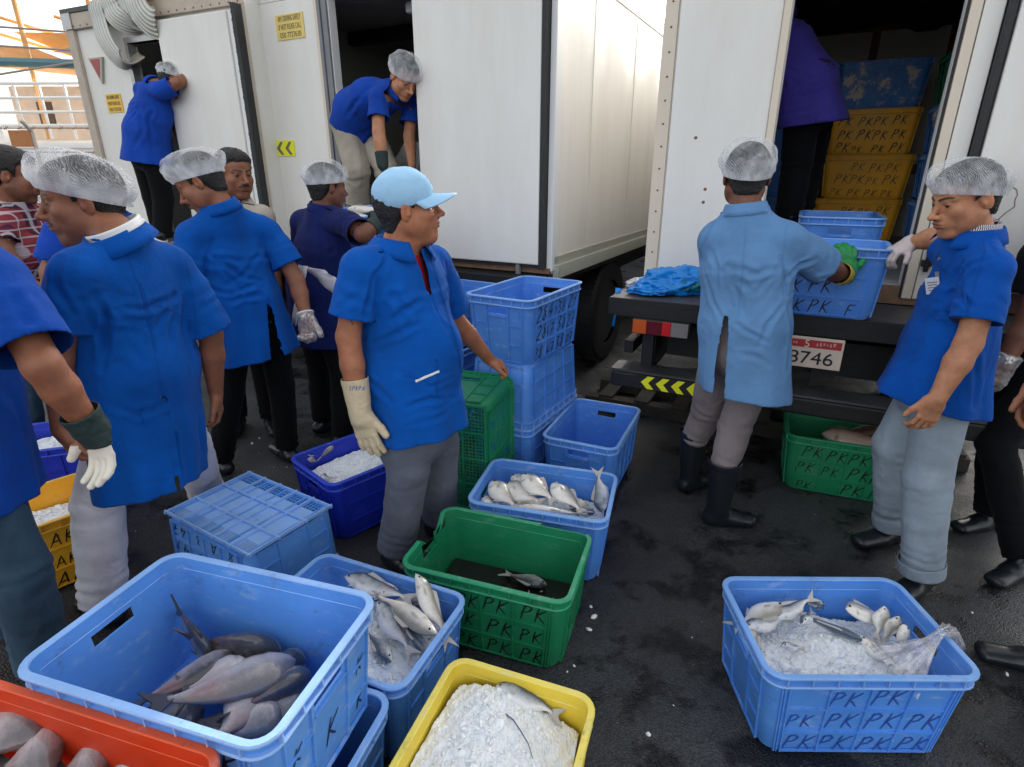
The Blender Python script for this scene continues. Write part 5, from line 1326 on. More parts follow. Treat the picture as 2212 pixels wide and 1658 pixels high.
# ---------------------------------------------------------------- people
def frame(f, u):
    f = unit(f); u = A_(u); u = unit(u - f * u.dot(f)); x = np.cross(f, u); return np.array([x, f, u])   # rows: right, forward, up
class Head:
    """local frame: x right, y forward, z up; origin between the ears; about 0.235 m tall"""
    def __init__(s, c, f, u, sc=1.0, fat=0.0):
        s.c = A_(c); s.R = frame(f, u); s.sc = sc; s.fat = fat
    def w(s, p): return s.c + (A_(p) * s.sc) @ s.R
    def loc(s, V): return ((V - s.c) @ s.R.T) / s.sc
    def ell(s, c, r, k=.01, op=1, rot=None):
        ax = np.eye(3)
        if rot is not None: ax = np.array(Euler(rot).to_matrix())
        return EL(s.w(c), A_(r) * s.sc, ax @ s.R if rot is None else ax.T @ s.R, k * s.sc, op)
    def rc(s, a, b, r1, r2=None, k=.01, op=1, ax=(1, 0, 0)):
        f = lambda r: tuple(A_(r if hasattr(r, '__len__') else (r, r)) * s.sc)
        return Pr(s.w(a), s.w(b), f(r1), f(r2 if r2 is not None else r1), ax=A_(ax) @ s.R, k=k * s.sc, op=op)
    def prims(s, eyes=.0032):
        e = s.ell; r = s.rc; g = s.fat; L = []
        L += [e((0, -.014, .036), (.074, .094, .084)), e((0, .034, .048), (.062, .056, .052), .03), e((0, .030, -.02), (.057 + g * .5, .058, .082), .025)]
        L += [r((-.052, -.004, -.045), (-.021, .058, -.097), .017 + g, .015 + g * .6, .025), r((.052, -.004, -.045), (.021, .058, -.097), .017 + g, .015 + g * .6, .025)]
        for q in (-1, 1): L += [e((q * .043, .022, -.052), (.024 + g * .7, .040, .036), .03)]
        L += [e((0, .066, -.100), (.024 + g * .4, .020, .018), .022), e((-.040, .056, -.022), (.024 + g, .022, .022), .022), e((.040, .056, -.022), (.024 + g, .022, .022), .022)]
        if g > .003: L += [e((0, .022, -.106), (.045, .045, .022), .03)]
        for q in (-1, 1):
            L += [e((q * .032, .100, .004), (.018, .014, .0115), .010, -1)]
            L += [e((q * .031, .0745, .003), (.0145, .0135, .0125), .005)]
        L += [r((-.046, .071, .021), (-.011, .0875, .020), .0075, .008, .010), r((.046, .071, .021), (.011, .0875, .020), .0075, .008, .010)]
        L += [e((0, .074, -.004), (.017, .021, .032), .012)]
        L += [r((0, .086, .014), (0, .113, -.030), .0068, .0095, .010), e((0, .1155, -.032), (.0115, .0105, .0095), .008)]
        for q in (-1, 1):
            L += [e((q * .0135, .100, -.035), (.0085, .012, .0085), .007), e((q * .0075, .108, -.0425), (.004, .0055, .003), .002, -1)]
        L += [e((0, .076, -.060), (.033, .022, .026), .02)]
        L += [e((0, .0945, -.0575), (.0245, .0095, .0056), .005), e((0, .0925, -.0685), (.0215, .0095, .0068), .005), e((0, .1045, -.0625), (.0235, .009, .0013), .0015, -1), e((0, .092, -.078), (.016, .006, .004), .006, -1)]
        for q in (-1, 1):
            L += [e((q * .077, -.010, -.004), (.0075, .0185, .031), .006, 1, (-.25, 0, q * .42)), e((q * .0875, -.0045, .003), (.0075, .0115, .0195), .004, -1, (-.25, 0, q * .42)), r((q * .083, -.018, .016), (q * .083, -.013, -.014), .0032, .0032, .004), e((q * .080, .001, -.012), (.005, .005, .008), .005)]
            L += [r((q * .031 - .0125, .0875, .0005), (q * .031 + .0125, .0875, .0005), (.0021, .0060), (.0021, .0060), .0012, -1, ax=(0, 0, 1))] if eyes else []
        return L
    def paint(s, V, base, stubble=.0, mous=0., brow=1.0, seed=0):
        p = s.loc(V); n = len(V); C = np.tile(A_(base), (n, 1))
        near = np.linalg.norm(p, axis=1) < .19
        def blob(c, r, col, soft=.35, amt=1.0, nz=0):
            q = np.sqrt((((p - A_(c)) / A_(r)) ** 2).sum(1)); w_ = np.clip((1 - q) / soft, 0, 1) * amt * near
            if nz: w_ = np.clip(w_ * (1 + nz * vnoise(p * 260, seed)), 0, 1)
            C[:] = C * (1 - w_[:, None]) + A_(col) * w_[:, None]
        b = A_(base)
        if stubble:
            blob((0, .055, -.085), (.075, .065, .042), b * (.45, .47, .52), .5, stubble, .4)
            blob((.055, .01, -.05), (.03, .05, .05), b * (.45, .47, .52), .6, stubble, .4); blob((-.055, .01, -.05), (.03, .05, .05), b * (.45, .47, .52), .6, stubble, .4)
        blob((0, .098, -.0575), (.026, .02, .0065), b * (.68, .46, .46), .5); blob((0, .096, -.069), (.023, .02, .0075), b * (.85, .52, .50), .5)
        blob((0, .115, -.033), (.02, .02, .014), b * (1.12, 1.03, 1.0), .8, .6)
        for q in (-1, 1):
            blob((q * .043, .06, -.02), (.025, .03, .02), b * (1.12, 1.02, 1.0), .9, .6)
            blob((q * .080, -.010, -.004), (.02, .022, .034), b * (1.12, .95, .9), .7, .6)
            blob((q * .034, .088, .0045), (.019, .02, .011), b * (.62, .56, .56), .7, .7)
            if brow:
                for i in range(7):
                    u = i / 6; blob((q * (.013 + .036 * u), .094 - .014 * u, .0215 + .006 * math.sin(u * 2.2)), (.0085, .016, .0058 - .0018 * u), (.014, .010, .008), .5, .95 * brow, .2)
        if mous:
            for i in range(9):
                u = -1 + i / 4; blob((u * .026, .098 - .010 * abs(u), -.0475 - .007 * abs(u)), (.0085, .016, .0062), (.012, .009, .008), .35, mous, .35)
        return C
    def hairline(s, y, kind='short'):
        ys = [-.12, -.085, -.06, -.035, -.024, -.005, .012, .022, .030, .055, .08, .12]
        zs = [-.075, -.075, -.07, -.060, -.02, .020, .0, -.014, .045, .058, .066, .070]
        return np.interp(y, ys, zs)
    def hair(s, parent, res=.004, vol=.006, name='hair', fringe=0, seed=1, curly=0):
        L = [s.ell((0, -.014, .036), (.0745 + vol, .0945 + vol, .0845 + vol)), s.ell((0, .034, .048), (.0625 + vol * .7, .056 + vol * .6, .052 + vol), .03), s.rc((0, -.045, -.005), (0, -.05, -.055), (.058 + vol * .5, .045 + vol * .5), (.052, .038 + vol * .3), .03)]
        lo, hi = bounds(L, res * 3)
        V, Q = surface_nets(field(L, lo, hi, res), lo, res)
        p = s.loc(V); jag = .0035 * vnoise(p * 130, seed)
        inside = p[:, 2] - s.hairline(p[:, 1]) + jag
        Q = Q[(inside[Q] > 0).all(1)]
        V, Q = compact(V, Q); p = s.loc(V); N_ = normals(V, Q)
        edge = np.clip((p[:, 2] - s.hairline(p[:, 1])) / .02, 0, 1)
        d = -(1 - edge) * vol * .9 + .0015 * ridge(p * (60, 60, 140), seed) + curly * ridge(p * 70, seed + 3)
        return mesh_obj(name, V + N_ * d[:, None], Q, M['hair'], parent, smooth=True)
    def eyes(s, parent, look=(0, 1, -.1)):
        lk = unit(A_(look))
        for q in (-1, 1):
            c = A_((q * .031, .0755, .0025)); n = 18; rings = []; cols = []
            f = lk; u = unit(np.cross(np.cross(f, (0, 0, 1)), f)); x = np.cross(f, u)
            mb = MB(); r = .0122
            for i in range(n // 2 + 1):
                th = math.pi * i / (n // 2); th = max(.001, min(math.pi - .001, th))
                # dense rings round the iris
                rings.append([s.w(c + r * (f * math.cos(th * (i / (n // 2)) ** .35 if i < 4 else th) + (x * math.cos(a) + u * math.sin(a)) * math.sin(th * (i / (n // 2)) ** .35 if i < 4 else th))) for a in [2 * math.pi * k / n for k in range(n)]])
                cols += [((.008, .005, .004) if i < 4 else (.30, .26, .24))] * n
            mb.loft(rings); o = mb.build('eye', M['eyeball'], parent, smooth=True)
            cc = np.array(cols + [(.6, .6, .6)] * (len(o.data.vertices) - len(cols))); vcol(o, cc)
t = NT('eyeball'); t.bsdf(t.attr('Col'), .35); M['eyeball'] = t.m

def net_material(name, dens=.5, tint=(.95, .96, .98)):
    t = NT(name); uv = t.co('UV'); o = t.co()
    sep = t.n('ShaderNodeSeparateXYZ'); t.l(uv, sep.inputs[0])
    n = t.noise(t.map(o, scale=(1, 1, 1)), scale=150, detail=8, rough=.7)
    w1 = t.wave(t.map(o, rot=(.3, .5, .2)), scale=62, dist=6, detail=2)
    w2 = t.wave(t.map(uv, scale=(1, 1, 1)), scale=26, d='X')
    big = t.noise(o, scale=17, detail=5, rough=.6)
    rimf = t.ramp(sep.outputs[1], [(.0, .8), (.12, 1.), (.20, .6), (.42, .10)])
    th = t.ramp(w1, [(.45, 0.), (.75, .55)])
    den = t.math('ADD', t.math('MULTIPLY', n, .38), t.math('MULTIPLY', t.ramp(big, [(.35, 0.), (.75, 1.)]), .42))
    den = t.math('ADD', den, t.math('MULTIPLY', th, .42))
    den = t.math('ADD', den, t.math('MULTIPLY', rimf, .55)); den = t.math('ADD', den, t.math('MULTIPLY', t.math('MULTIPLY', w2, rimf), .25))
    alpha = t.ramp(t.math('ADD', den, dens - .5), [(.15, .05), (.40, .24), (.70, .62), (1.0, .95)])
    d = t.n('ShaderNodeBsdfDiffuse'); d.inputs[0].default_value = (*tint, 1); tl = t.n('ShaderNodeBsdfTranslucent'); tl.inputs[0].default_value = (*tint, 1)
    m1 = t.n('ShaderNodeMixShader'); m1.inputs[0].default_value = .35; t.l(d.outputs[0], m1.inputs[1]); t.l(tl.outputs[0], m1.inputs[2])
    tr = t.n('ShaderNodeBsdfTransparent'); m2 = t.n('ShaderNodeMixShader'); t.l(alpha, m2.inputs[0]); t.l(tr.outputs[0], m2.inputs[1]); t.l(m1.outputs[0], m2.inputs[2])
    t.l(m2.outputs[0], t.out.inputs[0])
    return t.m
M['net'] = net_material('hairnet_gauze', .37)
M['clear'] = NT('clear_polythene').m
t = NT('clear_film'); d = t.n('ShaderNodeBsdfDiffuse'); d.inputs[0].default_value = (.8, .82, .85, 1); gl_ = t.n('ShaderNodeBsdfGlossy'); gl_.inputs['Roughness'].default_value = .12
tr = t.n('ShaderNodeBsdfTransparent'); m1 = t.n('ShaderNodeMixShader'); m1.inputs[0].default_value = .45; t.l(d.outputs[0], m1.inputs[1]); t.l(gl_.outputs[0], m1.inputs[2]); m2 = t.n('ShaderNodeMixShader')
t.l(t.ramp(t.noise(scale=28, detail=5), [(.35, .16), (.62, .5)]), m2.inputs[0]); t.l(tr.outputs[0], m2.inputs[1]); t.l(m1.outputs[0], m2.inputs[2]); t.l(m2.outputs[0], t.out.inputs[0]); M['clear'] = t.m
def hairnet(H, parent, size=1.0, puff=.024, tilt=.25, drop=(0, 0), seed=1, back=.02, height=.098, zoff=.035):
    """bouffant cap: elastic rim round the head, loose dome above"""
    height = height + .024; puff = puff * .75; zoff = zoff + .006; na, nt_ = 120, 34; V = []; UV = []; r_ = np.random.RandomState(seed)
    ph = r_.uniform(0, 6, 6)
    for j in range(nt_ + 1):
        t_ = j / nt_
        # profile: rim, bulge out, dome in
        if t_ < .12: q = t_ / .12; k = 1 + .0 * q; out = -.002 + q * .004; z = -.008 + q * .016
        else:
            q = (t_ - .12) / .88; a = q * math.pi / 2; out = .002 + puff * math.sin(min(1, q * 3.2) * math.pi / 2) * 1.0; k = math.cos(a) ** .80; z = .008 + height * math.sin(a) ** .92
        for i in range(na):
            th = 2 * math.pi * i / na; cx, sy = math.cos(th), math.sin(th)
            bulk = 1 + (back / .1) * max(0, -sy) * (1 if t_ > .12 else 0)
            x = cx * (.0865 * size + out) * k; y = (sy * (.1065 * size + out * bulk)) * k - .008 - (.012 * q if t_ >= .12 else 0)
            zz = z + zoff - tilt * .0 + (y + .008) * tilt
            amp = .0022 if t_ < .14 else .0045 * (1 - .55 * q)
            pl = math.sin(th * 46 + 1.5 * math.sin(th * 7 + ph[0])) * (.0022 if t_ < .3 else .0022 * max(0, 1 - (t_ - .3) * 3))
            n_ = amp * (math.sin(5 * th + ph[1] + 6 * t_) + .7 * math.sin(11 * th - 9 * t_ + ph[2]) + .5 * math.sin(19 * th + 15 * t_ + ph[3]))
            f_ = 1 + (pl + n_) / .09
            zz -= .022; V.append(H.w((x * f_, y * f_ + .0, zz + (n_ * .8 if t_ > .3 else 0)))); UV.append((i / na * 8, t_))
    F_ = [(j * na + i, j * na + (i + 1) % na, (j + 1) * na + (i + 1) % na, (j + 1) * na + i) for j in range(nt_) for i in range(na)]
    o = mesh_obj('hairnet', np.array(V), np.array(F_), M['net'], parent, smooth=True)
    uv = o.data.uv_layers.new(name='UVMap'); arr = np.empty(len(o.data.loops), np.int32); o.data.loops.foreach_get('vertex_index', arr)
    uv.data.foreach_set('uv', np.array(UV)[arr].astype(np.float32).ravel())
    return o

def hand_prims(W_, d, n, side, curl=(25, 30, 20), spread=3, thumb=(0, .2), sc=1.0, infl=0, curls=None, palm_k=.012):
    """W_: wrist; d: towards the knuckles; n: out of the palm; side +1 when the thumb lies on cross(d, n) side"""
    W_ = A_(W_); d = unit(d); n = A_(n); n = unit(n - d * n.dot(d)); t_ = np.cross(d, n) * side; L = []
    q = lambda a, b, c: W_ + (d * a + t_ * b + n * c) * sc
    L.append(Pr(q(-.012, 0, 0), q(.028, .003, 0), (.027 * sc + infl, .019 * sc + infl), (.035 * sc + infl, .0175 * sc + infl), ax=t_, k=palm_k))
    L.append(Pr(q(.022, 0, 0), q(.074, .0, 0), (.036 * sc + infl, .0155 * sc + infl), (.039 * sc + infl, .0115 * sc + infl), ax=t_, k=palm_k))
    L.append(Pr(q(.015, .026, .004), q(.045, .036, .008), .0165 * sc + infl, .013 * sc + infl, k=.012))
    for i, (off, ln, r0) in enumerate(((.029, .072, .0088), (.0095, .080, .0090), (-.0105, .074, .0086), (-.029, .060, .0078))):
        cs = curls[i] if curls else curl
        base = q(.080 - .004 * abs(i - 1.2), off, -.001); a = math.radians(spread * (1.5 - i)); dirv = unit(d * math.cos(a) + t_ * math.sin(a)); nn = n; p = base; r = (r0 * sc + infl)
        for j, fr in enumerate((.45, .30, .25)):
            c = math.radians(cs[j]); nd = unit(dirv * math.cos(c) + nn * math.sin(c)); nn = unit(nn * math.cos(c) - dirv * math.sin(c)); dirv = nd
            e = p + dirv * ln * fr * sc; L.append(Pr(p, e, r * (1 - .06 * j), r * (1 - .06 * (j + 1)) * .98, k=.0035)); p = e
    o_, c_ = thumb
    p = q(.030, .036, .008); dirv = unit(d * (.75 - o_) + t_ * (.55 + o_) + n * c_)
    for j, ln in enumerate((.034, .028)):
        e = p + dirv * ln * sc; L.append(Pr(p, e, (.0112 - .001 * j) * sc + infl, (.0100 - .0012 * j) * sc + infl, k=.006)); p = e
        dirv = unit(dirv + d * .35 + n * c_ * .5)
    return L

SKIN = dict(a=(.42, .165, .082), b=(.52, .235, .125), c=(.285, .112, .058), d=(.50, .265, .170), e=(.175, .064, .034))
M['skin'] = mat_skin('skin', (1, 1, 1))
def body_mesh(root, prims, heads, hands, skin, res=.007, fine=.0032, paint=None):
    """heads: [(centre, radius)], hands: [(centre, radius)] are meshed finely; all in one mesh"""
    zones = [(A_(c), r) for c, r in heads + hands]
    def coarse_keep(c):
        k = np.ones(len(c), bool)
        for z, r in zones: k &= np.linalg.norm(c - z, axis=1) > r - res * .8
        return k
    V, Q = mesh_sdf(prims, res, keep=coarse_keep); V = smooth_verts(V, Q, 1, .4)
    Vs, Qs = [V], [Q]; off = len(V)
    for z, r in zones:
        lo = z - r - fine * 2; hi = z + r + fine * 2
        pr = [p for p in prims if (p.bbox()[0] < hi).all() and (p.bbox()[1] > lo).all()]
        if not pr: continue
        v, q = mesh_sdf(pr, fine, lo, hi, keep=lambda c: np.linalg.norm(c - z, axis=1) < r)
        if not len(v): continue
        Vs.append(v); Qs.append(q + off); off += len(v)
    V = np.vstack(Vs); Q = np.vstack(Qs)
    o = mesh_obj('body', V, Q, M['skin'], root, smooth=True)
    C = paint(V) if paint else np.tile(A_(skin), (len(V), 1))
    vcol(o, C)
    return o
def collar(parent, c, f, up, r=(.072, .078), h=.030, gap=35, mat=None, fold=.032, name='collar', lean=(0, 0, 0), flare=.012, depth=.038):
    """shirt collar: a band round the neck folded outwards; gap in degrees at the front"""
    R_ = frame(f, up); n = 56; prof = [(0, -.004), (-.001, h * .5), (.0005, h), (.004, h + .003), (.008, h - .002), (flare, h - depth * .55), (flare + .008, h - depth)]
    rings = []
    for i in range(n + 1):
        a = math.radians(gap / 2) + (2 * math.pi - math.radians(gap)) * i / n; ring = []
        fr = 1 - abs(i / n - .5) * 2   # 0 at the front ends
        for j, (o_, z) in enumerate(prof):
            ext = (1 - min(1, fr * 4)) * (.012 if j >= 5 else .0)
            rr = (r[0] + o_, r[1] + o_ + ext)
            p = A_(c) + R_[0] * math.sin(a) * rr[0] + R_[1] * math.cos(a) * rr[1] + R_[2] * (z - .014 * (1 - min(1, fr * 2.5)) * 1.0 - ext * .9) + A_(lean) * z
            ring.append(p)
        rings.append(ring)
    mb = MB(); mb.loft(rings, caps=False, closed=False)
    o = mb.build(name, mat, parent, smooth=True); so = o.modifiers.new('thickness', 'SOLIDIFY'); so.thickness = .002
    return o
def limb(a, b, r1, r2, k=.015, ax=None, cuts=()): return Pr(a, b, r1, r2, ax=ax, k=k, cuts=cuts)
def lerp(a, b, t): return A_(a) * (1 - t) + A_(b) * t

def shirt(root, name, mat, n, sl, sr, chest, waist, hem, el, er, w=(.20, .125), ww=(.19, .135), hw=(.215, .155), fwd=(0, 1, 0), slen=(.72, .72), res=.008, sr_=(.062, .072), extra=(), seed=1, amp=.007, creases=(), hemn=None, slit=None, drape=.006, sleeve_cut=(None, None), belly=0, rings=(), keepz=None, smooth_it=2):
    """n neck base, sl/sr shoulder joints, chest/waist/hem centres, el/er elbows"""
    n, sl, sr, chest, waist, hem = [A_(q) for q in (n, sl, sr, chest, waist, hem)]
    side = unit(sr - sl); hn = unit(hem - waist) if hemn is None else unit(hemn)
    L = []; opens = [(hem, hn, .6)]
    L.append(Pr(lerp(sl, n, .10), lerp(sr, n, .10), (.056, .066), (.056, .066), ax=(0, 0, 1), k=.04))
    L.append(Pr(lerp(n, sl, .28), lerp(sl, n, .1), .046, .056, k=.03)); L.append(Pr(lerp(n, sr, .28), lerp(sr, n, .1), .046, .056, k=.03))
    cst = chest + unit(n - chest) * .01
    upn = unit(n - chest); nt_ = n + upn * .004
    L.append(Pr(nt_ + upn * .05, lerp(n, chest, .35), (.074, .078), (.105, .098), ax=side, k=.03, cuts=[(nt_ + upn * .012, upn)])); opens.append((nt_ + upn * .012, upn, .14))
    L.append(Pr(cst, chest, (w[0] * .93, w[1] * .9), w, ax=side, k=.06))
    L.append(Pr(chest, waist, w, ww, ax=side, k=.04))
    e2 = hem + hn * .05
    L.append(Pr(waist, e2, ww, hw, ax=side, k=.04, cuts=[(hem, hn)]))
    if belly: L.append(EL(lerp(waist, chest, .25) + unit(fwd) * belly, (ww[0] * .8, .11, .17), k=.06))
    for s_, e_, sl_, sc_ in ((sl, el, slen[0], sleeve_cut[0]), (sr, er, slen[1], sleeve_cut[1])):
        if e_ is None: continue
        e_ = A_(e_); c_ = lerp(s_, e_, sl_); m_ = lerp(s_, e_, .35); dn = unit(e_ - s_) if sc_ is None else unit(sc_)
        L.append(Pr(lerp(s_, e_, .07), m_, sr_[0] - .005, sr_[0] + .004, k=.03))
        L.append(Pr(m_, c_ + unit(e_ - s_) * .04, sr_[0] + .004, sr_[1] + .006, k=.008, cuts=[(c_, dn)]))
        opens.append((c_, dn, .12))
    L += list(extra)
    if slit is not None:
        a, b, w1, w2, dpt = slit   # a top point, b bottom point, half widths, depth axis vector
        L.append(Pr(a, b, (w1, .11), (w2, .11), ax=np.cross(unit(A_(b) - A_(a)), unit(dpt)), k=.003, op=-1))
    # automatic pull folds from the armpits
    cr = list(creases); f_ = unit(fwd)
    for s_, sg in ((sl, 1), (sr, -1)):
        ap = s_ + side * .05 * sg + unit(chest - n) * .09
        for fb in (1, -1):
            for k_, (dx, dz) in enumerate(((.09, .10), (.07, .20), (.12, .03))):
                cr.append((ap + f_ * fb * .10, ap + f_ * fb * .13 + side * sg * dx + unit(waist - chest) * dz, .011, .006))
    rg = list(rings)
    for s_, e_, sl_ in ((sl, el, slen[0]), (sr, er, slen[1])):
        if e_ is not None: rg.append((lerp(s_, A_(e_), .2), lerp(s_, A_(e_), sl_), .055, .0028))
    return garment(name, L, res, mat, root, seed=seed, amp=amp, freq=(6, 6, 2.6), creases=cr, rings=rg, opens=opens, drape=drape, smooth_it=smooth_it)
def trousers(root, mat, hips, hl, hr, kl, kr, al, ar, waist_w=(.17, .115), th=.088, kn=.068, cf=.066, an=.064, res=.008, seed=2, amp=.007, bunch=.005, cutl=None, cutr=None, name='trousers'):
    hips, hl, hr, kl, kr, al, ar = [A_(q) for q in (hips, hl, hr, kl, kr, al, ar)]
    side = unit(hr - hl); L = [Pr(hips + np.array((0, 0, .08)), hips - np.array((0, 0, .03)), waist_w, (waist_w[0], waist_w[1] * 1.05), ax=side, k=.04)]
    opens = []; rings = []
    for h_, k_, a_ in ((hl, kl, al), (hr, kr, ar)):
        d = unit(a_ - k_)
        L += [Pr(h_, k_, th, kn, k=.03), Pr(k_, lerp(k_, a_, .45), kn, cf, k=.012), Pr(lerp(k_, a_, .45), a_ + d * .04, cf, an, k=.012, cuts=[(a_, d)])]
        opens.append((a_, d, .14)); rings += [(lerp(h_, k_, .80), lerp(k_, a_, .25), .06, bunch * .6), (lerp(k_, a_, .62), lerp(k_, a_, 1.05), .046, bunch)]
    return garment(name, L, res, mat, root, seed=seed, amp=amp, freq=(8, 8, 3), rings=rings, opens=opens, drape=0)
def shoe(root, ankle, toe, mat=None, name='shoe', ln=.27, h=.075, w=.05):
    a = A_(ankle); t_ = A_(toe); d = t_ - a; d[2] = 0; d = unit(d); g = min(a[2], t_[2]); base = np.array((a[0], a[1], g))
    s_ = np.array((d[1], -d[0], 0))
    L = [Pr(base - d * .05 + (0, 0, .034), base + d * .05 + (0, 0, .034), (w * .76, .034), (w * .80, .034), ax=s_, k=.02), Pr(base + d * .05 + (0, 0, .030), base + d * (ln - .10) + (0, 0, .028), (w * .85, .032), (w * .88, .026), ax=s_, k=.03),
         Pr(base - d * .01 + (0, 0, .05), base + (0, 0, h + .01), .042, .040, k=.03)]
    V, Q = mesh_sdf(L, .006, keep=None); V[:, 2] = np.maximum(V[:, 2], g + .001)
    o = mesh_obj(name, V, Q, mat or M['boot'], root, smooth=True)
    return o
def foot_prims(ankle, toe):
    a = A_(ankle); t_ = A_(toe); d = t_ - a; d[2] = 0; d = unit(d); g = min(a[2], t_[2]); base = np.array((a[0], a[1], g)); s_ = np.array((d[1], -d[0], 0))
    return [Pr(base - d * .03 + (0, 0, .035), base + d * .13 + (0, 0, .026), (.030, .026), (.036, .018), ax=s_, k=.02)]
def person(name, label, base):
    root = empty('person', (0, 0, 0), 0, label, 'person', 'fish market workers around the crates')
    return root
def limbs_prims(n, sl, sr, chest, hips, el, er, wl, wr, hl, hr, kl, kr, al, ar, tl, tr, side, fat=1.0, headc=None, neck=None):
    L = [Pr(lerp(sl, sr, .10), lerp(sr, sl, .10), .036, .036, k=.03), Pr(lerp(n, chest, .7), chest, (.10, .062), (.115, .075), ax=side, k=.03), Pr(chest, hips, (.12 * fat, .078 * fat), (.13 * fat, .085 * fat), ax=side, k=.03)]
    for s_, e_, w_ in ((sl, el, wl), (sr, er, wr)):
        if e_ is None: continue
        s_, e_, w_ = A_(s_), A_(e_), A_(w_)
        L += [Pr(s_, e_, .048, .040, k=.02), Pr(e_, lerp(e_, w_, .35), .041, .042, k=.015), Pr(lerp(e_, w_, .35), w_, .042, .0265, k=.012)]
    for h_, k_, a_, t_ in ((hl, kl, al, tl), (hr, kr, ar, tr)):
        h_, k_, a_ = A_(h_), A_(k_), A_(a_)
        L += [Pr(h_, k_, .078, .052, k=.03), Pr(k_, lerp(k_, a_, .35), .050, .052, k=.02), Pr(lerp(k_, a_, .35), a_, .050, .036, k=.015)] + foot_prims(a_, t_)
    return L
def neckp(H, n, r=.052): return [Pr(H.w((0, -.022, -.05)), A_(n), (r, r + .003), (r + .006, r + .006), k=.02), Pr(lerp(H.w((0, -.022, -.05)), n, .85), A_(n), r + .002, k=.03)]
CL = dict(blue=(.0012, .082, .385), blue2=(.002, .074, .375), deep=(.002, .050, .30), light=(.125, .265, .49), navy=(.008, .015, .095), purple=(.040, .030, .22), roy=(.008, .055, .36))
M['c_blue'] = mat_cloth('blue_coat_cloth', CL['blue']); M['c_blue2'] = mat_cloth('blue_shirt_cloth', CL['blue2']); M['c_deep'] = mat_cloth('deep_blue_cloth', CL['deep'])
M['c_light'] = mat_cloth('faded_light_blue_cloth', CL['light'], var=.16); M['c_navy'] = mat_cloth('navy_cloth', CL['navy']); M['c_roy'] = mat_cloth('royal_cloth', CL['roy'])
M['c_purple'] = mat_cloth('wet_purple_cloth', CL['purple'], stain=((.008, .008, .03), .60))
M['c_grey'] = mat_cloth('grey_trousers_cloth', (.135, .145, .185)); M['c_mauve'] = mat_cloth('dusty_mauve_cloth', (.22, .185, .19)); M['c_black'] = mat_cloth('black_cloth', (.0045, .0045, .006))
M['c_white'] = mat_cloth('white_cotton', (.62, .60, .66)); M['c_sand'] = mat_cloth('sand_cloth', (.42, .37, .30)); M['c_denim'] = mat_cloth('pale_denim', (.30, .36, .42), var=.25); M['c_jeans'] = mat_cloth('dark_denim', (.035, .07, .11), var=.35)
M['c_plaid'] = mat_cloth('plaid_cloth', (.30, .05, .06), plaid=True); M['c_stripe'] = mat_cloth('striped_shirt', (.68, .66, .68), stripes=((.06, .03, .10), 55, .55, (0, 0, 0)))
M['c_cap'] = mat_cloth('light_blue_cap', (.36, .60, .82), var=.08, weave=1400); M['c_redtee'] = mat_cloth('red_cotton', (.50, .02, .03))
M['g_cream'] = mat_plain('cream_rubber_glove', (.62, .50, .32), .5, var=.16, vs=26, bump=.25, bs=60); M['g_green'] = mat_plain('green_rubber_glove', (.006, .26, .06), .4, var=.2, vs=14, bump=.2, bs=50)
M['g_dark'] = mat_plain('dark_green_cuff', (.012, .030, .028), .7, var=.3, bump=.3); M['g_white'] = mat_plain('pale_latex', (.62, .52, .50), .35, var=.1, vs=30, bump=.25, bs=90); M['g_yellow'] = mat_plain('yellow_lining', (.60, .42, .05), .5)
M['seam_blue'] = mat_cloth('blue_seam', (.004, .065, .30)); M['seam_light'] = mat_cloth('light_seam', (.11, .25, .50))
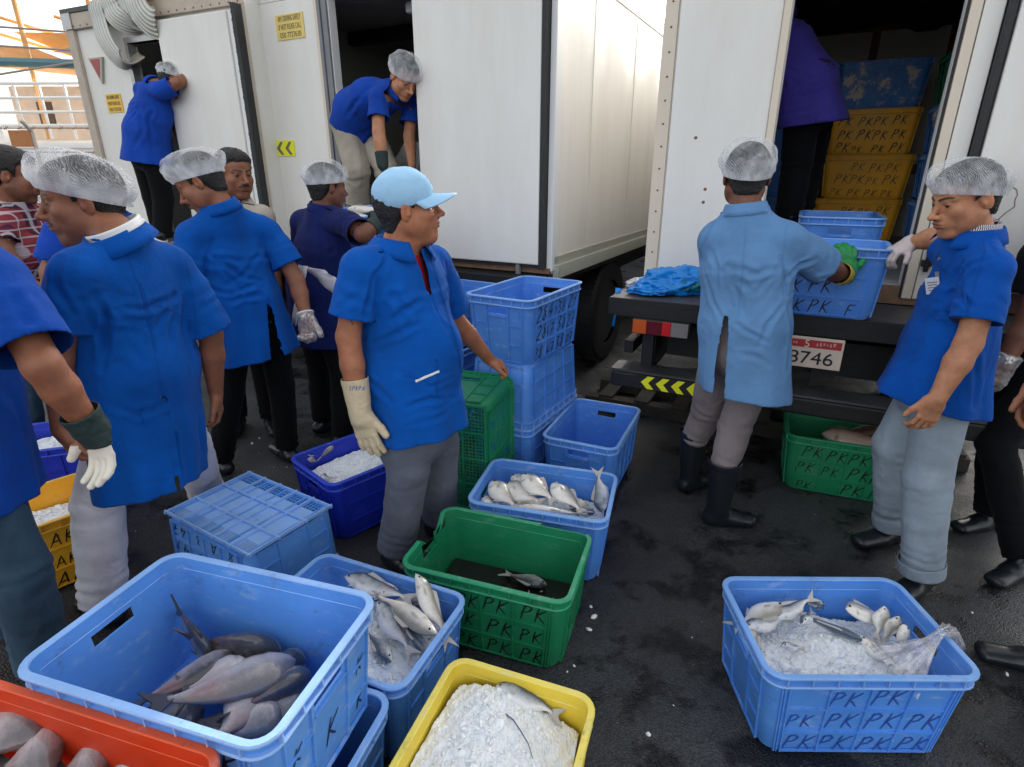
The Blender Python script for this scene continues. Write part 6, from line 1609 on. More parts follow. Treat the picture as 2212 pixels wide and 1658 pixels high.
# ---------------------------------------------------------------- building one person from joints
def build_person(who, label, skin='a', head=None, n=None, sl=None, sr=None, chest=None, waist=None, hips=None, hem=None, el=None, er=None, wl=None, wr=None,
                 handl=None, handr=None, kl=None, kr=None, al=None, ar=None, tl=None, tr=None, coat=None, coat_kw=None, pants=None, pants_kw=None, hairk=None, net=None,
                 stubble=0, mous=0, fine=.0034, res=.008, col=None, neck_r=.052, fat=1.0, gloves=None, shoes=True, face=True, detail_eyes=True, facedir=(0, 1, 0), seed=1, hair=True, brow=1.0):
    root = person(who, label, None); J = {}
    H = Head(*head[:3], **(head[3] if len(head) > 3 else {}))
    n, sl, sr, chest, waist, hips = [A_(q) for q in (n, sl, sr, chest, waist, hips)]
    side = unit(sr - sl)
    hl = hips - side * .09; hr = hips + side * .09
    pr = limbs_prims(n, sl, sr, chest, hips, el, er, wl, wr, hl, hr, kl, kr, al, ar, tl, tr, side, fat)
    pr += neckp(H, n, neck_r)
    zones = []
    for w_, hd, e_ in ((wl, handl, el), (wr, handr, er)):
        if w_ is None or hd is None: continue
        hk = dict(hd); d_ = unit(hk.pop('d')); n_ = hk.pop('n'); s_ = hk.pop('side'); hk.pop('glove', None)
        pr += hand_prims(w_, d_, n_, s_, **hk)
        zones.append((A_(w_) + d_ * .085, .125))
    hp = H.prims(eyes=detail_eyes) if face else H.prims(eyes=0)
    pr = pr + hp
    C = SKIN[skin]
    paint = lambda V: H.paint(V, C, stubble, mous, brow, seed)
    body_mesh(root, pr, [(H.w((0, .0, -.005)), .155 * H.sc)], zones, C, res=.008, fine=fine, paint=paint)
    if face and detail_eyes: H.eyes(root)
    if hair: H.hair(root, **(hairk or {}))
    if net is not None: hairnet(H, root, **net)
    if pants:
        kw = dict(res=res, seed=seed + 2); kw.update(pants_kw or {})
        trousers(root, M[pants], hips, hl, hr, kl, kr, al, ar, **kw)
    g = None
    if coat:
        kw = dict(res=res, seed=seed, fwd=facedir); kw.update(coat_kw or {})
        g = shirt(root, kw.pop('nm', 'coat'), M[coat], n, sl, sr, chest, waist, hem, el, er, **kw)
    if col:
        kw = dict(mat=M[coat]); kw.update(col); c_ = kw.pop('c', n)
        up_ = kw.pop('up', unit(H.w((0, -.02, -.06)) - n)); collar(root, c_, kw.pop('f', facedir), up_, **kw)
    if shoes:
        for a_, t_ in ((al, tl), (ar, tr)): shoe(root, a_, t_, M['boot'] if shoes is True else M[shoes])
    return root, g, H
def glove(root, w_, e_, hd, mat, cuff=.10, infl=.003, cr=(.040, .046), name='glove', res=.0034, cuffmat=None, cuffname='cuff'):
    hk = dict(hd); d_ = unit(hk.pop('d')); n_ = hk.pop('n'); s_ = hk.pop('side'); w_ = A_(w_); e_ = A_(e_)
    L = hand_prims(w_, d_, n_, s_, infl=infl, **hk); b = unit(e_ - w_); c_ = w_ + b * cuff
    cp = Pr(w_ - d_ * .01 * -1 + b * .0, c_ + b * .03, .036 + infl, cr[1], k=.02, cuts=[(c_, b)])
    if cuffmat is None: L = [cp] + L
    else:
        cp2 = Pr(w_ + d_ * .02, c_ + b * .03, .042, cr[1], ax=np.cross(d_, n_), k=.02, cuts=[(c_, b)])
        garment(cuffname, [cp2], .005, cuffmat, root, amp=.002, freq=(20, 20, 20), opens=[(c_, b, .12)], thick=.003)
        L = [Pr(w_, w_ + b * .02, .036, .036, k=.01)] + L
    return garment(name, L, res, mat, root, amp=.0012, freq=(30, 30, 30), fine=.0007, opens=[(c_, b, .12)] if cuffmat is None else [], thick=.0015, smooth_it=1)
def gz(x, y, h): return PH(x, y, h)
PEOPLE = {}
WHO = globals().get('WHO_ONLY')
def want(k): return WHO is None or k in WHO

if want('cap'):
    n = P(866, 546, 2.07); sr = P(776, 580, 1.93); sl = P(938, 565, 2.21); er = P(752, 728, 1.90); wr = P(778, 896, 1.87); el = P(982, 690, 2.40); wl = P(1058, 778, 2.56)
    hr_ = dict(d=(.20, .02, -1), n=(.25, 1, 0), side=1, curl=(5, 8, 6), spread=4, thumb=(.0, -.1), sc=1.10)
    hl_ = dict(d=(.75, .35, -.42), n=(-.1, .3, -1), side=-1, curl=(35, 45, 30), spread=2, thumb=(.0, .1), sc=.98)
    fd = unit((.80, -.60, 0))
    root, g, H = build_person('cap', 'man in light blue cap and blue shirt with a long cream glove', 'a', (P(879, 452, 2.06), (.955, .24, .13), (0, 0, 1), dict(fat=.006, sc=1.02)), n, sl, sr,
        P(872, 625, 2.07), P(888, 790, 2.06), P(893, 905, 2.07), P(908, 925, 2.05), el, er, wl, wr, hl_, hr_,
        kl=np.array((-.31, 2.22, .52)), kr=np.array((-.41, 2.00, .52)), al=np.array((-.34, 2.28, .10)), ar=np.array((-.50, 2.06, .10)), tl=np.array((-.2, 2.2, .0)), tr=np.array((-.36, 1.98, .0)),
        coat='c_blue', coat_kw=dict(nm='shirt', w=(.165, .125), ww=(.185, .165), hw=(.205, .185), res=.0065, seed=4, amp=.006, belly=.06, slen=(.75, .70), sr_=(.066, .078), hemn=(.10, -.05, -1), drape=.009, slit=(n + fd * .10 + (0, 0, .03), n + fd * .145 - (0, 0, .13), .022, .004, fd),
            creases=[([(792, 735), (788, 680), (800, 625), (808, 590)], .008, .010), ([(905, 700), (850, 725), (805, 742)], .010, .008), ([(850, 690), (880, 665), (905, 650)], .011, .007),
                     ([(775, 760), (800, 820), (850, 870)], .011, .007), ([(880, 880), (930, 862), (985, 860)], .010, .007), ([(820, 690), (845, 640), (850, 600)], .012, .005), ([(1000, 850), (950, 900), (880, 920)], .010, .005),
                     ([(770, 640), (740, 660), (728, 700)], .010, .005), ([(835, 560), (815, 590), (812, 640)], .010, .006), ([(905, 570), (930, 640), (965, 720), (1000, 800)], .006, .004), ([(960, 700), (985, 760), (1000, 820)], .010, .006), ([(860, 800), (930, 835), (980, 815)], .008, .004)]),
        pants='c_grey', pants_kw=dict(th=.096, kn=.080, cf=.076, an=.080, waist_w=(.18, .15), bunch=.003, res=.008), hairk=dict(vol=.003), col=dict(f=fd, r=(.078, .086), gap=44, h=.036, flare=.030, depth=.052, c=n + np.array((.0, 0, .016)) - fd * .004), facedir=fd, seed=4, fine=.003, fat=1.08, neck_r=.058)
    glove(root, wr, er, hr_, M['g_cream'], cuff=.135, cr=(.040, .050))
    wb = handwriting('SPKP/', .016, .0011, 5)
    gm = root.children[-1]; fv = [tuple(A_(P(753, 842, 1.80)) + A_((v[0] * .9, -.0, v[2] - .004))) for v in wb[0]]
    b = bvh_of(gm); fv2 = []
    for v in fv:
        co, no, ix, di = b.ray_cast(Vector(v), Vector((0.05, 1, 0.0)))
        fv2.append(tuple(co - Vector((0, 1, 0)) * .0012) if co else v)
    if len(fv2): mesh_obj('handwriting', fv2, wb[1], M['ink_blue'], gm)
    # placket, pocket, pens, seam lines
    bv = bvh_of(g)
    ribbon('placket', g, [P(928, 545, 1.7), P(955, 640, 1.7), P(985, 740, 1.7), P(1005, 840, 1.7), P(1018, 905, 1.7)], .006, M['seam_blue'], g, bvh=bv, frm=(0, 0, CH))
    ribbon('seam', g, [P(716, 712, 1.6), P(750, 722, 1.6), P(792, 735, 1.6)], .003, M['seam_blue'], g, bvh=bv, frm=(0, 0, CH))
    ribbon('seam', g, [P(772, 965, 1.6), P(850, 950, 1.6), P(940, 925, 1.6), P(1020, 900, 1.6)], .003, M['seam_blue'], g, bvh=bv, frm=(0, 0, CH), off=.0015) if 0 else None
    ribbon('pocket_edge', g, [P(872, 812, 1.6), P(905, 818, 1.6), P(965, 800, 1.6)], .004, M['seam_blue'], g, bvh=bv, frm=(0, 0, CH))
    0 and ribbon('pocket_edge', g, [P(872, 812, 1.6), P(878, 880, 1.6), P(930, 885, 1.6)], .003, M['seam_blue'], g, bvh=bv, frm=(0, 0, CH))
    ribbon('paper_slip', g, [P(897, 824, 1.6), P(948, 802, 1.6)], .009, M['white_paint'], g, bvh=bv, frm=(0, 0, CH), off=.004)
    ribbon('pen', g, [P(955, 560, 1.6), P(958, 578, 1.6)], .008, M['royal'], g, bvh=bv, frm=(0, 0, CH), off=.004); ribbon('pen', g, [P(964, 563, 1.6), P(967, 582, 1.6)], .006, M['royal'], g, bvh=bv, frm=(0, 0, CH), off=.004)
    # red and black undershirt
    L = [Pr(n - (0, 0, .02), n + fd * .02 - (0, 0, .22), (.075, .070), (.115, .098), ax=sr - sl, k=.01)]
    garment('undershirt', L, .006, M['c_redtee'], root, amp=.001, thick=0)
    # the cap
    s = H; L = []
    cp = [s.ell((0, -.006, .050), (.087, .103, .086), .01)]
    lo, hi = bounds(cp, .02); V, Q = surface_nets(field(cp, lo, hi, .004), lo, .004); p = s.loc(V)
    Q = Q[(p[Q][:, :, 2] > .046 - .018 - .22 * p[Q][:, :, 1] * -1 - .020).all(1)]; V, Q = compact(V, Q)
    p = s.loc(V); N_ = normals(V, Q)
    an = np.arctan2(p[:, 0], p[:, 1] + .012); d = -.0016 * np.exp(-((np.abs(((an / (math.pi / 3)) % 1) - .5) - .5) / .03) ** 2) + .002 * vnoise(p * 38, 3)
    cap = mesh_obj('cap', V + N_ * d[:, None], Q, M['c_cap'], root, smooth=True); so = cap.modifiers.new('thickness', 'SOLIDIFY'); so.thickness = .0025
    rings = []
    for i in range(25):
        a = math.radians(-68 + 136 * i / 24); c_, s_ = math.cos(a), math.sin(a); ring = []
        for j in range(9):
            u = j / 8; ext = .088 * (max(0, math.cos(a * 1.22)) ** .55) * u
            x = s_ * .084; y = -.012 + c_ * .100 + ext; z = .052 - .018 - .020 + .22 * (y) - .0 - .34 * ext - 1.15 * x * x * (3.0 * u + .5) + .004
            ring.append(s.w((x * (1 + .06 * u), y, z)))
        rings.append(ring)
    mb = MB(); mb.loft(rings, caps=False, closed=False); o = mb.build('brim', M['c_cap'], cap, smooth=True); so = o.modifiers.new('thickness', 'SOLIDIFY'); so.thickness = .003; so.offset = 0
    mb = MB(); mb.tube([s.w((0, -.012, .1285)), s.w((0, -.012, .1325))], .007, 10); mb.build('button', M['c_cap'], cap)
    mb = MB(); rg = []
    0 and mb.tube([s.w((.062 * math.sin(a) * 1.42, -.012 - .105 * math.cos(a), .006 - .22 * .105 * math.cos(a))) for a in [math.radians(-62 + 12.4 * k) for k in range(11)]], .0095, 8)
def W3(x, y, z): return np.array((x, y, z), float)
# ---- man in the long light blue coat, seen from behind
if want('coat'):
    n = P(1610, 462, 2.36); sl = P(1540, 520, 2.40); sr = P(1706, 522, 2.28); el = P(1562, 620, 2.66); wl = P(1660, 640, 2.80); er = P(1788, 582, 2.36); wr = P(1826, 596, 2.46)
    hr_ = dict(d=(.05, .30, .85), n=(-.1, 1, -.35), side=-1, curl=(22, 28, 20), spread=9, thumb=(.25, .15), sc=1.08)
    hl_ = dict(d=(.6, .5, -.2), n=(0, .2, -1), side=1, curl=(30, 30, 20))
    fd = unit((.25, .97, 0))
    root, g, H = build_person('coat', 'man in long faded light blue coat seen from behind, one green glove on the crate', 'e', (P(1612, 383, 2.40), (.22, .95, -.10), (0, -.0, 1), dict(sc=1.02)), n, sl, sr,
        P(1612, 575, 2.36), P(1606, 700, 2.34), P(1610, 740, 2.36), P(1612, 848, 2.32), el, er, wl, wr, hl_, hr_,
        kl=W3(.975, 2.62, .50), kr=W3(1.04, 2.43, .50), al=W3(.955, 2.70, .30), ar=W3(1.0, 2.38, .30), tl=W3(1.1, 2.78, 0), tr=W3(1.2, 2.36, 0),
        coat='c_light', coat_kw=dict(w=(.178, .125), ww=(.172, .135), hw=(.190, .16), res=.0065, seed=14, amp=.006, slen=(.75, .86), sr_=(.066, .072), hemn=(-.10, 0, -1), drape=.005,
            slit=(P(1578, 690, 2.20), P(1562, 905, 2.15), .005, .026, (0, 1, 0)),
            creases=[([(1700, 640), (1740, 615), (1790, 600)], .010, .007), ([(1690, 660), (1660, 700), (1640, 750)], .011, .006), ([(1700, 600), (1730, 570), (1760, 560)], .010, .007), ([(1700, 655), (1705, 740), (1700, 800)], .012, .006),
                     ([(1525, 600), (1540, 650), (1560, 690)], .010, .006), ([(1515, 700), (1560, 720), (1600, 700)], .009, .005), ([(1660, 740), (1620, 720), (1590, 700)], .009, .005), ([(1665, 790), (1630, 770), (1600, 765)], .010, .004),
                     ([(1535, 540), (1550, 580), (1545, 640)], .010, .005), ([(1685, 560), (1695, 600), (1695, 650)], .009, .007), ([(1610, 520), (1606, 600), (1598, 690)], .006, .0025)]),
        pants='c_mauve', pants_kw=dict(th=.088, kn=.076, cf=.068, an=.062, bunch=.007, waist_w=(.16, .13)), col=dict(f=fd, r=(.068, .070), gap=60, h=.034, flare=.016, depth=.040, c=n + np.array((.0, .0, .006))), facedir=fd, seed=14, fine=.0032, shoes=False,
        net=dict(size=1.04, puff=.022, tilt=.30, height=.096, zoff=.032, seed=3, back=.04))
    for s_ in (1,):
        lo_ = wl
    glove(root, wr, er, hr_, M['g_green'], cuff=.06, cr=(.046, .050), infl=.004)
    b_ = unit(er - wr); c_ = wr + b_ * .062; garment('glove_lining', [Pr(c_ - b_ * .03, c_ + b_ * .03, .045, .049, k=.01, cuts=[(c_ + b_ * .004, b_)])], .005, M['g_yellow'], root, amp=.001, opens=[(c_ + b_ * .004, b_, .12)], thick=.002)
    bv = bvh_of(g)
    ribbon('seam', g, [P(1612, 480, 1.9), P(1606, 560, 1.9), P(1598, 640, 1.9), P(1568, 690, 1.9)][:3] + [P(1594, 688, 1.9)], .004, M['seam_light'], g, bvh=bv, frm=(0, 0, CH), off=.0012)
    ribbon('seam', g, [P(1545, 475, 1.9), P(1512, 540, 1.9), P(1528, 600, 1.9)], .003, M['seam_light'], g, bvh=bv, frm=(0, 0, CH), off=.0012)
    ribbon('seam', g, [P(1700, 485, 1.9), P(1690, 560, 1.9), P(1700, 630, 1.9)], .003, M['seam_light'], g, bvh=bv, frm=(0, 0, CH), off=.0012)
    # tall rubber boots and the pale cloth under the coat
    for a_, t_ in ((W3(.955, 2.70, .30), W3(1.1, 2.78, 0)), (W3(1.0, 2.38, .30), W3(1.2, 2.36, 0))):
        d_ = unit((t_[0] - a_[0], t_[1] - a_[1], 0)); b0 = W3(a_[0], a_[1], .10)
        L = [Pr(W3(a_[0], a_[1], .36), b0, (.074, .070), (.052, .056), k=.02, cuts=[(W3(a_[0], a_[1], .34), (0, 0, 1))]), Pr(b0 + (0, 0, -.055), b0 + d_ * .15 + (0, 0, -.066), (.046, .042), (.048, .034), ax=(d_[1], -d_[0], 0), k=.04), Pr(b0 - d_ * .03 + (0, 0, -.06), b0 + d_ * .08 + (0, 0, -.06), .040, .040, k=.02)]
        V, Q = mesh_sdf(L, .006); V[:, 2] = np.maximum(V[:, 2], .002)
        N_ = normals(V, Q); V = V + N_ * (.0022 * vnoise(V * 22, 3))[:, None]
        mesh_obj('boot', V, Q, M['boot'], root, smooth=True)
        mb = MB()
        garment('boot_top', [Pr(W3(a_[0], a_[1], .30), W3(a_[0], a_[1], .38), .075, .077, k=.01, cuts=[(W3(a_[0], a_[1], .352), (0, 0, 1)), (W3(a_[0], a_[1], .322), (0, 0, -1))])], .005, M['boot'], root, amp=.001, thick=.003, opens=[(W3(a_[0], a_[1], .352), (0, 0, 1), .2), (W3(a_[0], a_[1], .322), (0, 0, -1), .2)])
    ribbon('side_stripe', root.children[0], [P(1640, 880, 2.1), P(1630, 930, 2.1), P(1600, 1000, 2.1)], .006, M['c_black'], root, frm=(0, 0, CH)) if 0 else None
# ---- young man at the right
if want('right'):
    n = P(2098, 512, 2.07); sl = P(2142, 585, 1.92); sr = P(2068, 560, 2.27); el = P(2092, 742, 1.86); wl = P(2024, 862, 1.82); er = P(2030, 512, 2.42); wr = P(1966, 526, 2.50)
    hl_ = dict(d=(-.20, .02, -1), n=(.12, 1, 0), side=-1, curl=(22, 30, 22), spread=4, thumb=(-.05, .1), sc=1.0)
    hr_ = dict(d=(-.75, .0, -.42), n=(.2, .2, -1), side=1, curl=(38, 45, 30), thumb=(.1, .3), sc=.98)
    fd = unit((-.97, .10, 0))
    root, g, H = build_person('right', 'young man in blue shirt with an identity card, pale jeans turned up', 'b', (P(2086, 430, 2.06), (-.955, -.02, -.27), (.02, 0, 1), dict(sc=1.02)), n, sl, sr,
        P(2078, 640, 2.08), P(2048, 745, 2.07), P(2030, 830, 2.07), P(2012, 868, 2.05), el, er, wl, wr, hl_, hr_,
        kl=W3(1.60, 1.93, .52), kr=W3(1.64, 2.20, .52), al=W3(1.66, 1.90, .10), ar=W3(1.76, 2.24, .10), tl=W3(1.45, 1.78, 0), tr=W3(1.50, 2.18, 0),
        coat='c_blue2', coat_kw=dict(nm='shirt', w=(.168, .118), ww=(.172, .135), hw=(.190, .20), res=.0062, seed=24, amp=.006, slen=(.70, .5), sr_=(.064, .074), hemn=(-.16, .0, -1), drape=.008,
            creases=[([(2090, 560), (2060, 600), (2040, 640)], .010, .006), ([(2130, 560), (2095, 575), (2070, 610)], .010, .006), ([(2180, 580), (2195, 640), (2170, 720)], .011, .008), ([(2060, 630), (2085, 650), (2100, 665)], .009, .007),
                     ([(2040, 670), (2075, 700), (2100, 700)], .010, .006), ([(2055, 760), (2040, 820), (2030, 870)], .012, .005), ([(2100, 760), (2110, 830), (2100, 880)], .012, .006), ([(1990, 740), (1960, 790), (1930, 820)], .012, .005),
                     ([(2077, 560), (2075, 640), (2080, 715)], .009, .009), ([(2120, 480), (2130, 520), (2150, 560)], .010, .004)]),
        pants='c_denim', pants_kw=dict(th=.088, kn=.078, cf=.074, an=.076, bunch=.005, waist_w=(.16, .13), amp=.009), col=dict(f=fd, r=(.074, .080), gap=70, h=.040, flare=.020, depth=.046, c=n + W3(.0, 0, .0)), facedir=fd, seed=24, fine=.0028,
        net=dict(size=1.0, puff=.024, tilt=.30, height=.080, zoff=.036, seed=5, back=.03), hairk=dict(vol=.006))
    garment('latex_glove', hand_prims(wr, (-.75, .0, -.42), (.2, .2, -1), 1, curl=(38, 45, 30), thumb=(.1, .3), sc=.98, infl=.0022) + [Pr(wr, lerp(wr, er, .14), .034, .037, k=.01, cuts=[(lerp(wr, er, .12), er - wr)])], .0036, M['g_white'], root, amp=.001, fine=.001, thick=0)
    # turned-up cuffs
    for a_, k_ in ((W3(1.66, 1.90, .10), W3(1.60, 1.93, .52)), (W3(1.76, 2.24, .10), W3(1.64, 2.20, .52))):
        d_ = unit(k_ - a_); garment('cuff', [Pr(a_ - d_ * .02, a_ + d_ * .06, .083, .082, k=.01, cuts=[(a_ - d_ * .003, -d_), (a_ + d_ * .052, d_)])], .006, M['c_denim'], root, amp=.003, thick=.003, opens=[(a_ - d_ * .003, -d_, .3), (a_ + d_ * .052, d_, .3)], seed=6)
    bv = bvh_of(g)
    ribbon('placket', g, [P(2030, 545, 1.7), P(2000, 590, 1.7), P(1975, 660, 1.7), P(1945, 740, 1.7), P(1915, 800, 1.7)], .005, M['seam_blue'], g, bvh=bv, frm=(0, 0, CH))
    ribbon('sleeve_hem', g, [P(2036, 700, 1.6), P(2080, 705, 1.6), P(2125, 722, 1.6)], .003, M['seam_blue'], g, bvh=bv, frm=(0, 0, CH), off=.0012)
    ribbon('seam', g, [P(2118, 480, 1.6), P(2128, 540, 1.6), P(2110, 600, 1.6), P(2090, 680, 1.6)], .0025, M['seam_blue'], g, bvh=bv, frm=(0, 0, CH), off=.0012)
    # striped shirt collar inside
    collar(root, n + W3(-.004, 0, .018), fd, unit(H.w((0, -.02, -.06)) - n), r=(.066, .070), h=.036, gap=30, mat=M['c_stripe'], name='striped_collar', flare=.010, depth=.034)
    b, no, ix, di = bv.ray_cast(Vector((0, 0, CH)), Vector(ray(2016, 612)).normalized())
    if b is not None:
        c_ = Vector(b) - Vector(ray(2016, 612)).normalized() * .022 + Vector((0, 0, -.01)); mb = MB(); Mr = Matrix.Rotation(math.radians(-20), 3, 'Y') @ Matrix.Rotation(math.radians(-38), 3, 'Z')
        mb.box(c_, (.042, .003, .062), M=Mr); idc = mb.build('identity_card', mat_plain('card_white', (.68, .70, .74), .35, var=.05), root, bevel=.001)
        mb = MB(); mb.box(c_ + Vector((.006, 0, .040)), (.012, .006, .022), M=Mr); mb.build('clip', M['alu'], idc)
        mb = MB()
        for k in range(4): mb.box(c_ + Mr @ Vector((0, -.0022, .014 - .010 * k)), (.030 - .004 * (k % 2), .0006, .0028), M=Mr)
        mb.build('print_lines', M['text_grey'], idc)
    b, no, ix, di = bv.ray_cast(Vector((0, 0, CH)), Vector(ray(2030, 560)).normalized())
    if b is not None: mb = MB(); mb.tube([Vector(b), Vector(b) + no * .004], .006, 10); mb.build('button', M['rust'], g)
# ---- man in blue coat at the left, back turned
if want('leftcoat'):
    n = P(258, 522, 1.83); sl = P(160, 592, 1.68); sr = P(372, 575, 1.98); el = P(125, 770, 1.66); wl = P(132, 930, 1.64); er = P(455, 722, 2.02); wr = P(466, 850, 2.04)
    hl_ = dict(d=(.12, .05, -1), n=(.6, .8, 0), side=1, curl=(30, 35, 25)); hr_ = dict(d=(0, .1, -1), n=(-.6, -.2, 0), side=-1, curl=(25, 30, 25))
    fd = unit((-.75, .66, 0))
    root, g, H = build_person('leftcoat', 'man in hairnet and long blue coat, back turned and face in profile, white trousers', 'c', (P(182, 436, 1.85), (-.84, -.50, -.06), (0, 0, 1), dict(sc=1.06, fat=.004)), n, sl, sr,
        P(268, 640, 1.85), P(300, 790, 1.86), P(315, 900, 1.86), P(322, 1035, 1.86), el, er, wl, wr, hl_, hr_,
        kl=W3(-1.48, 1.76, .52), kr=W3(-1.38, 2.20, .52), al=W3(-1.55, 1.74, .10), ar=W3(-1.50, 2.45, .10), tl=W3(-1.75, 1.85, 0), tr=W3(-1.5, 2.3, 0),
        coat='c_blue', coat_kw=dict(w=(.185, .130), ww=(.190, .155), hw=(.200, .175), res=.0065, seed=34, amp=.006, slen=(.62, .95), sr_=(.068, .078), hemn=(.02, -.02, -1), drape=.006,
            slit=(P(356, 870, 1.72), P(392, 1085, 1.68), .0075, .012, (.56, -.83, 0)),
            creases=[([(200, 640), (235, 690), (230, 760)], .012, .008), ([(175, 650), (200, 700), (225, 740)], .010, .006), ([(230, 660), (228, 740), (222, 800)], .009, .010), ([(270, 530), (300, 620), (330, 740), (352, 856)], .006, .0035),
                     ([(405, 640), (395, 720), (420, 800)], .012, .006), ([(250, 880), (300, 900), (340, 880)], .012, .003), ([(440, 800), (430, 900), (440, 980)], .012, .005), ([(352, 860), (380, 950), (395, 1050)], .007, .007), ([(130, 560), (120, 620), (160, 680)], .010, .006)]),
        pants='c_white', pants_kw=dict(th=.092, kn=.080, cf=.078, an=.076, bunch=.006, waist_w=(.17, .14), amp=.009), col=dict(f=fd, r=(.082, .086), gap=60, h=.034, flare=.022, depth=.050, c=n + W3(0, 0, -.002)), facedir=fd, seed=34, fine=.003, fat=1.05, neck_r=.058,
        net=dict(size=1.02, puff=.022, tilt=.34, height=.090, zoff=.034, seed=7, back=.05), stubble=.35, mous=.9, hairk=dict(vol=.005))
    collar(root, n + W3(0, 0, .020), fd, unit(H.w((0, -.02, -.06)) - n), r=(.076, .080), h=.030, gap=60, mat=M['white_paint'], name='white_collar', flare=.006, depth=.02)
    bv = bvh_of(g)
    ribbon('seam', g, [P(266, 525, 1.3), P(300, 620, 1.3), P(330, 740, 1.3), P(352, 856, 1.3)], .003, M['seam_blue'], g, bvh=bv, frm=(0, 0, CH), off=.0012)
    ribbon('vent_flap', g, [P(338, 868, 1.3), P(350, 950, 1.3), P(364, 1034, 1.3)], .085, M['c_blue'], g, bvh=bv, frm=(0, 0, CH), off=-.010)
    ribbon('hem_stitch', g, [P(415, 752, 1.3), P(450, 735, 1.3), P(486, 708, 1.3)], .0025, M['seam_blue'], g, bvh=bv, frm=(0, 0, CH), off=.0012)
    ribbon('seam', g, [P(400, 560, 1.3), P(418, 640, 1.3), P(425, 720, 1.3)], .0025, M['seam_blue'], g, bvh=bv, frm=(0, 0, CH), off=.0012)
    ribbon('hem_stitch', g, [P(185, 1046, 1.3), P(280, 1046, 1.3), P(360, 1035, 1.3)], .0025, M['seam_blue'], g, bvh=bv, frm=(0, 0, CH), off=.0012)
# ---- man cropped at the left edge, nearest
if want('near'):
    n = P(-110, 480, 1.46); sr = P(-8, 612, 1.36); sl = P(-310, 620, 1.62); er = P(92, 790, 1.28); wr = P(196, 925, 1.34); el = P(-340, 850, 1.6); wl = P(-330, 1000, 1.5)
    hr_ = dict(d=(.12, .0, -1), n=(-.30, -.8, .35), side=1, curl=(20, 24, 16), spread=6, thumb=(.1, .25), sc=1.05)
    hl_ = dict(d=(.1, .05, -1), n=(.6, .8, 0), side=1, curl=(30, 35, 25))
    fd = unit((-.45, .9, 0))
    root, g, H = build_person('near', 'man cut off by the left edge, blue shirt, jeans and white glove with dark cuff', 'c', (P(-120, 372, 1.48), (-.6, .8, -.1), (0, 0, 1), dict(sc=1.0)), n, sl, sr,
        P(-135, 690, 1.47), P(-120, 850, 1.46), P(-118, 960, 1.47), P(-110, 1080, 1.46), el, er, wl, wr, hl_, hr_,
        kl=W3(-1.72, 1.60, .50), kr=W3(-1.49, 1.42, .50), al=W3(-1.78, 1.62, .10), ar=W3(-1.55, 1.44, .10), tl=W3(-2.0, 1.75, 0), tr=W3(-1.72, 1.6, 0),
        coat='c_deep', coat_kw=dict(nm='shirt', w=(.175, .130), ww=(.180, .155), hw=(.245, .215), res=.007, seed=44, amp=.007, slen=(.7, .82), sr_=(.072, .084), hemn=(.0, -.02, -1), drape=.006,
            creases=[([(30, 640), (60, 700), (90, 750)], .012, .006), ([(10, 830), (40, 900), (60, 960)], .012, .006)]),
        pants='c_jeans', pants_kw=dict(th=.082, kn=.075, cf=.074, an=.076, bunch=.005, waist_w=(.14, .11), amp=.009), col=dict(f=fd, r=(.07, .076)), facedir=fd, seed=44, fine=.0032,
        net=dict(size=1.0, seed=9))
    b_ = unit(er - wr); dd_ = unit(hr_['d']); garment('cuff', [Pr(wr + dd_ * .055, wr, (.043, .024), (.040, .034), ax=np.cross(dd_, A_(hr_['n'])), k=.02, cuts=[(wr + dd_ * .050, dd_)]), Pr(wr, wr + b_ * .09, (.040, .036), .050, k=.02, cuts=[(wr + b_ * .055, b_)])], .005, M['g_dark'], root, amp=.002, freq=(25, 25, 25), opens=[(wr + dd_ * .050, dd_, .1), (wr + b_ * .055, b_, .1)], thick=.003)
    gl2 = hand_prims(wr, hr_['d'], hr_['n'], 1, curl=(20, 24, 16), spread=6, thumb=(.1, .25), sc=1.05, infl=.002)
    d_ = unit(hr_['d']); c0 = wr + d_ * .040
    for q in gl2: q.cuts.append((c0, -d_))
    garment('fingers', gl2[1:2] + gl2[3:15] + gl2[15:], .0036, M['white_paint'] if 0 else mat_plain('white_glove', (.70, .66, .56), .6, var=.1, bump=.2), root, amp=.0008, fine=.0006, thick=0, opens=[(c0, -d_, .2)])
    bv = bvh_of(g); ribbon('hem_stitch', g, [P(5, 775, 1.0), P(50, 772, 1.0), P(95, 755, 1.0), P(135, 725, 1.0)], .003, M['seam_blue'], g, bvh=bv, frm=(0, 0, CH), off=.0012)
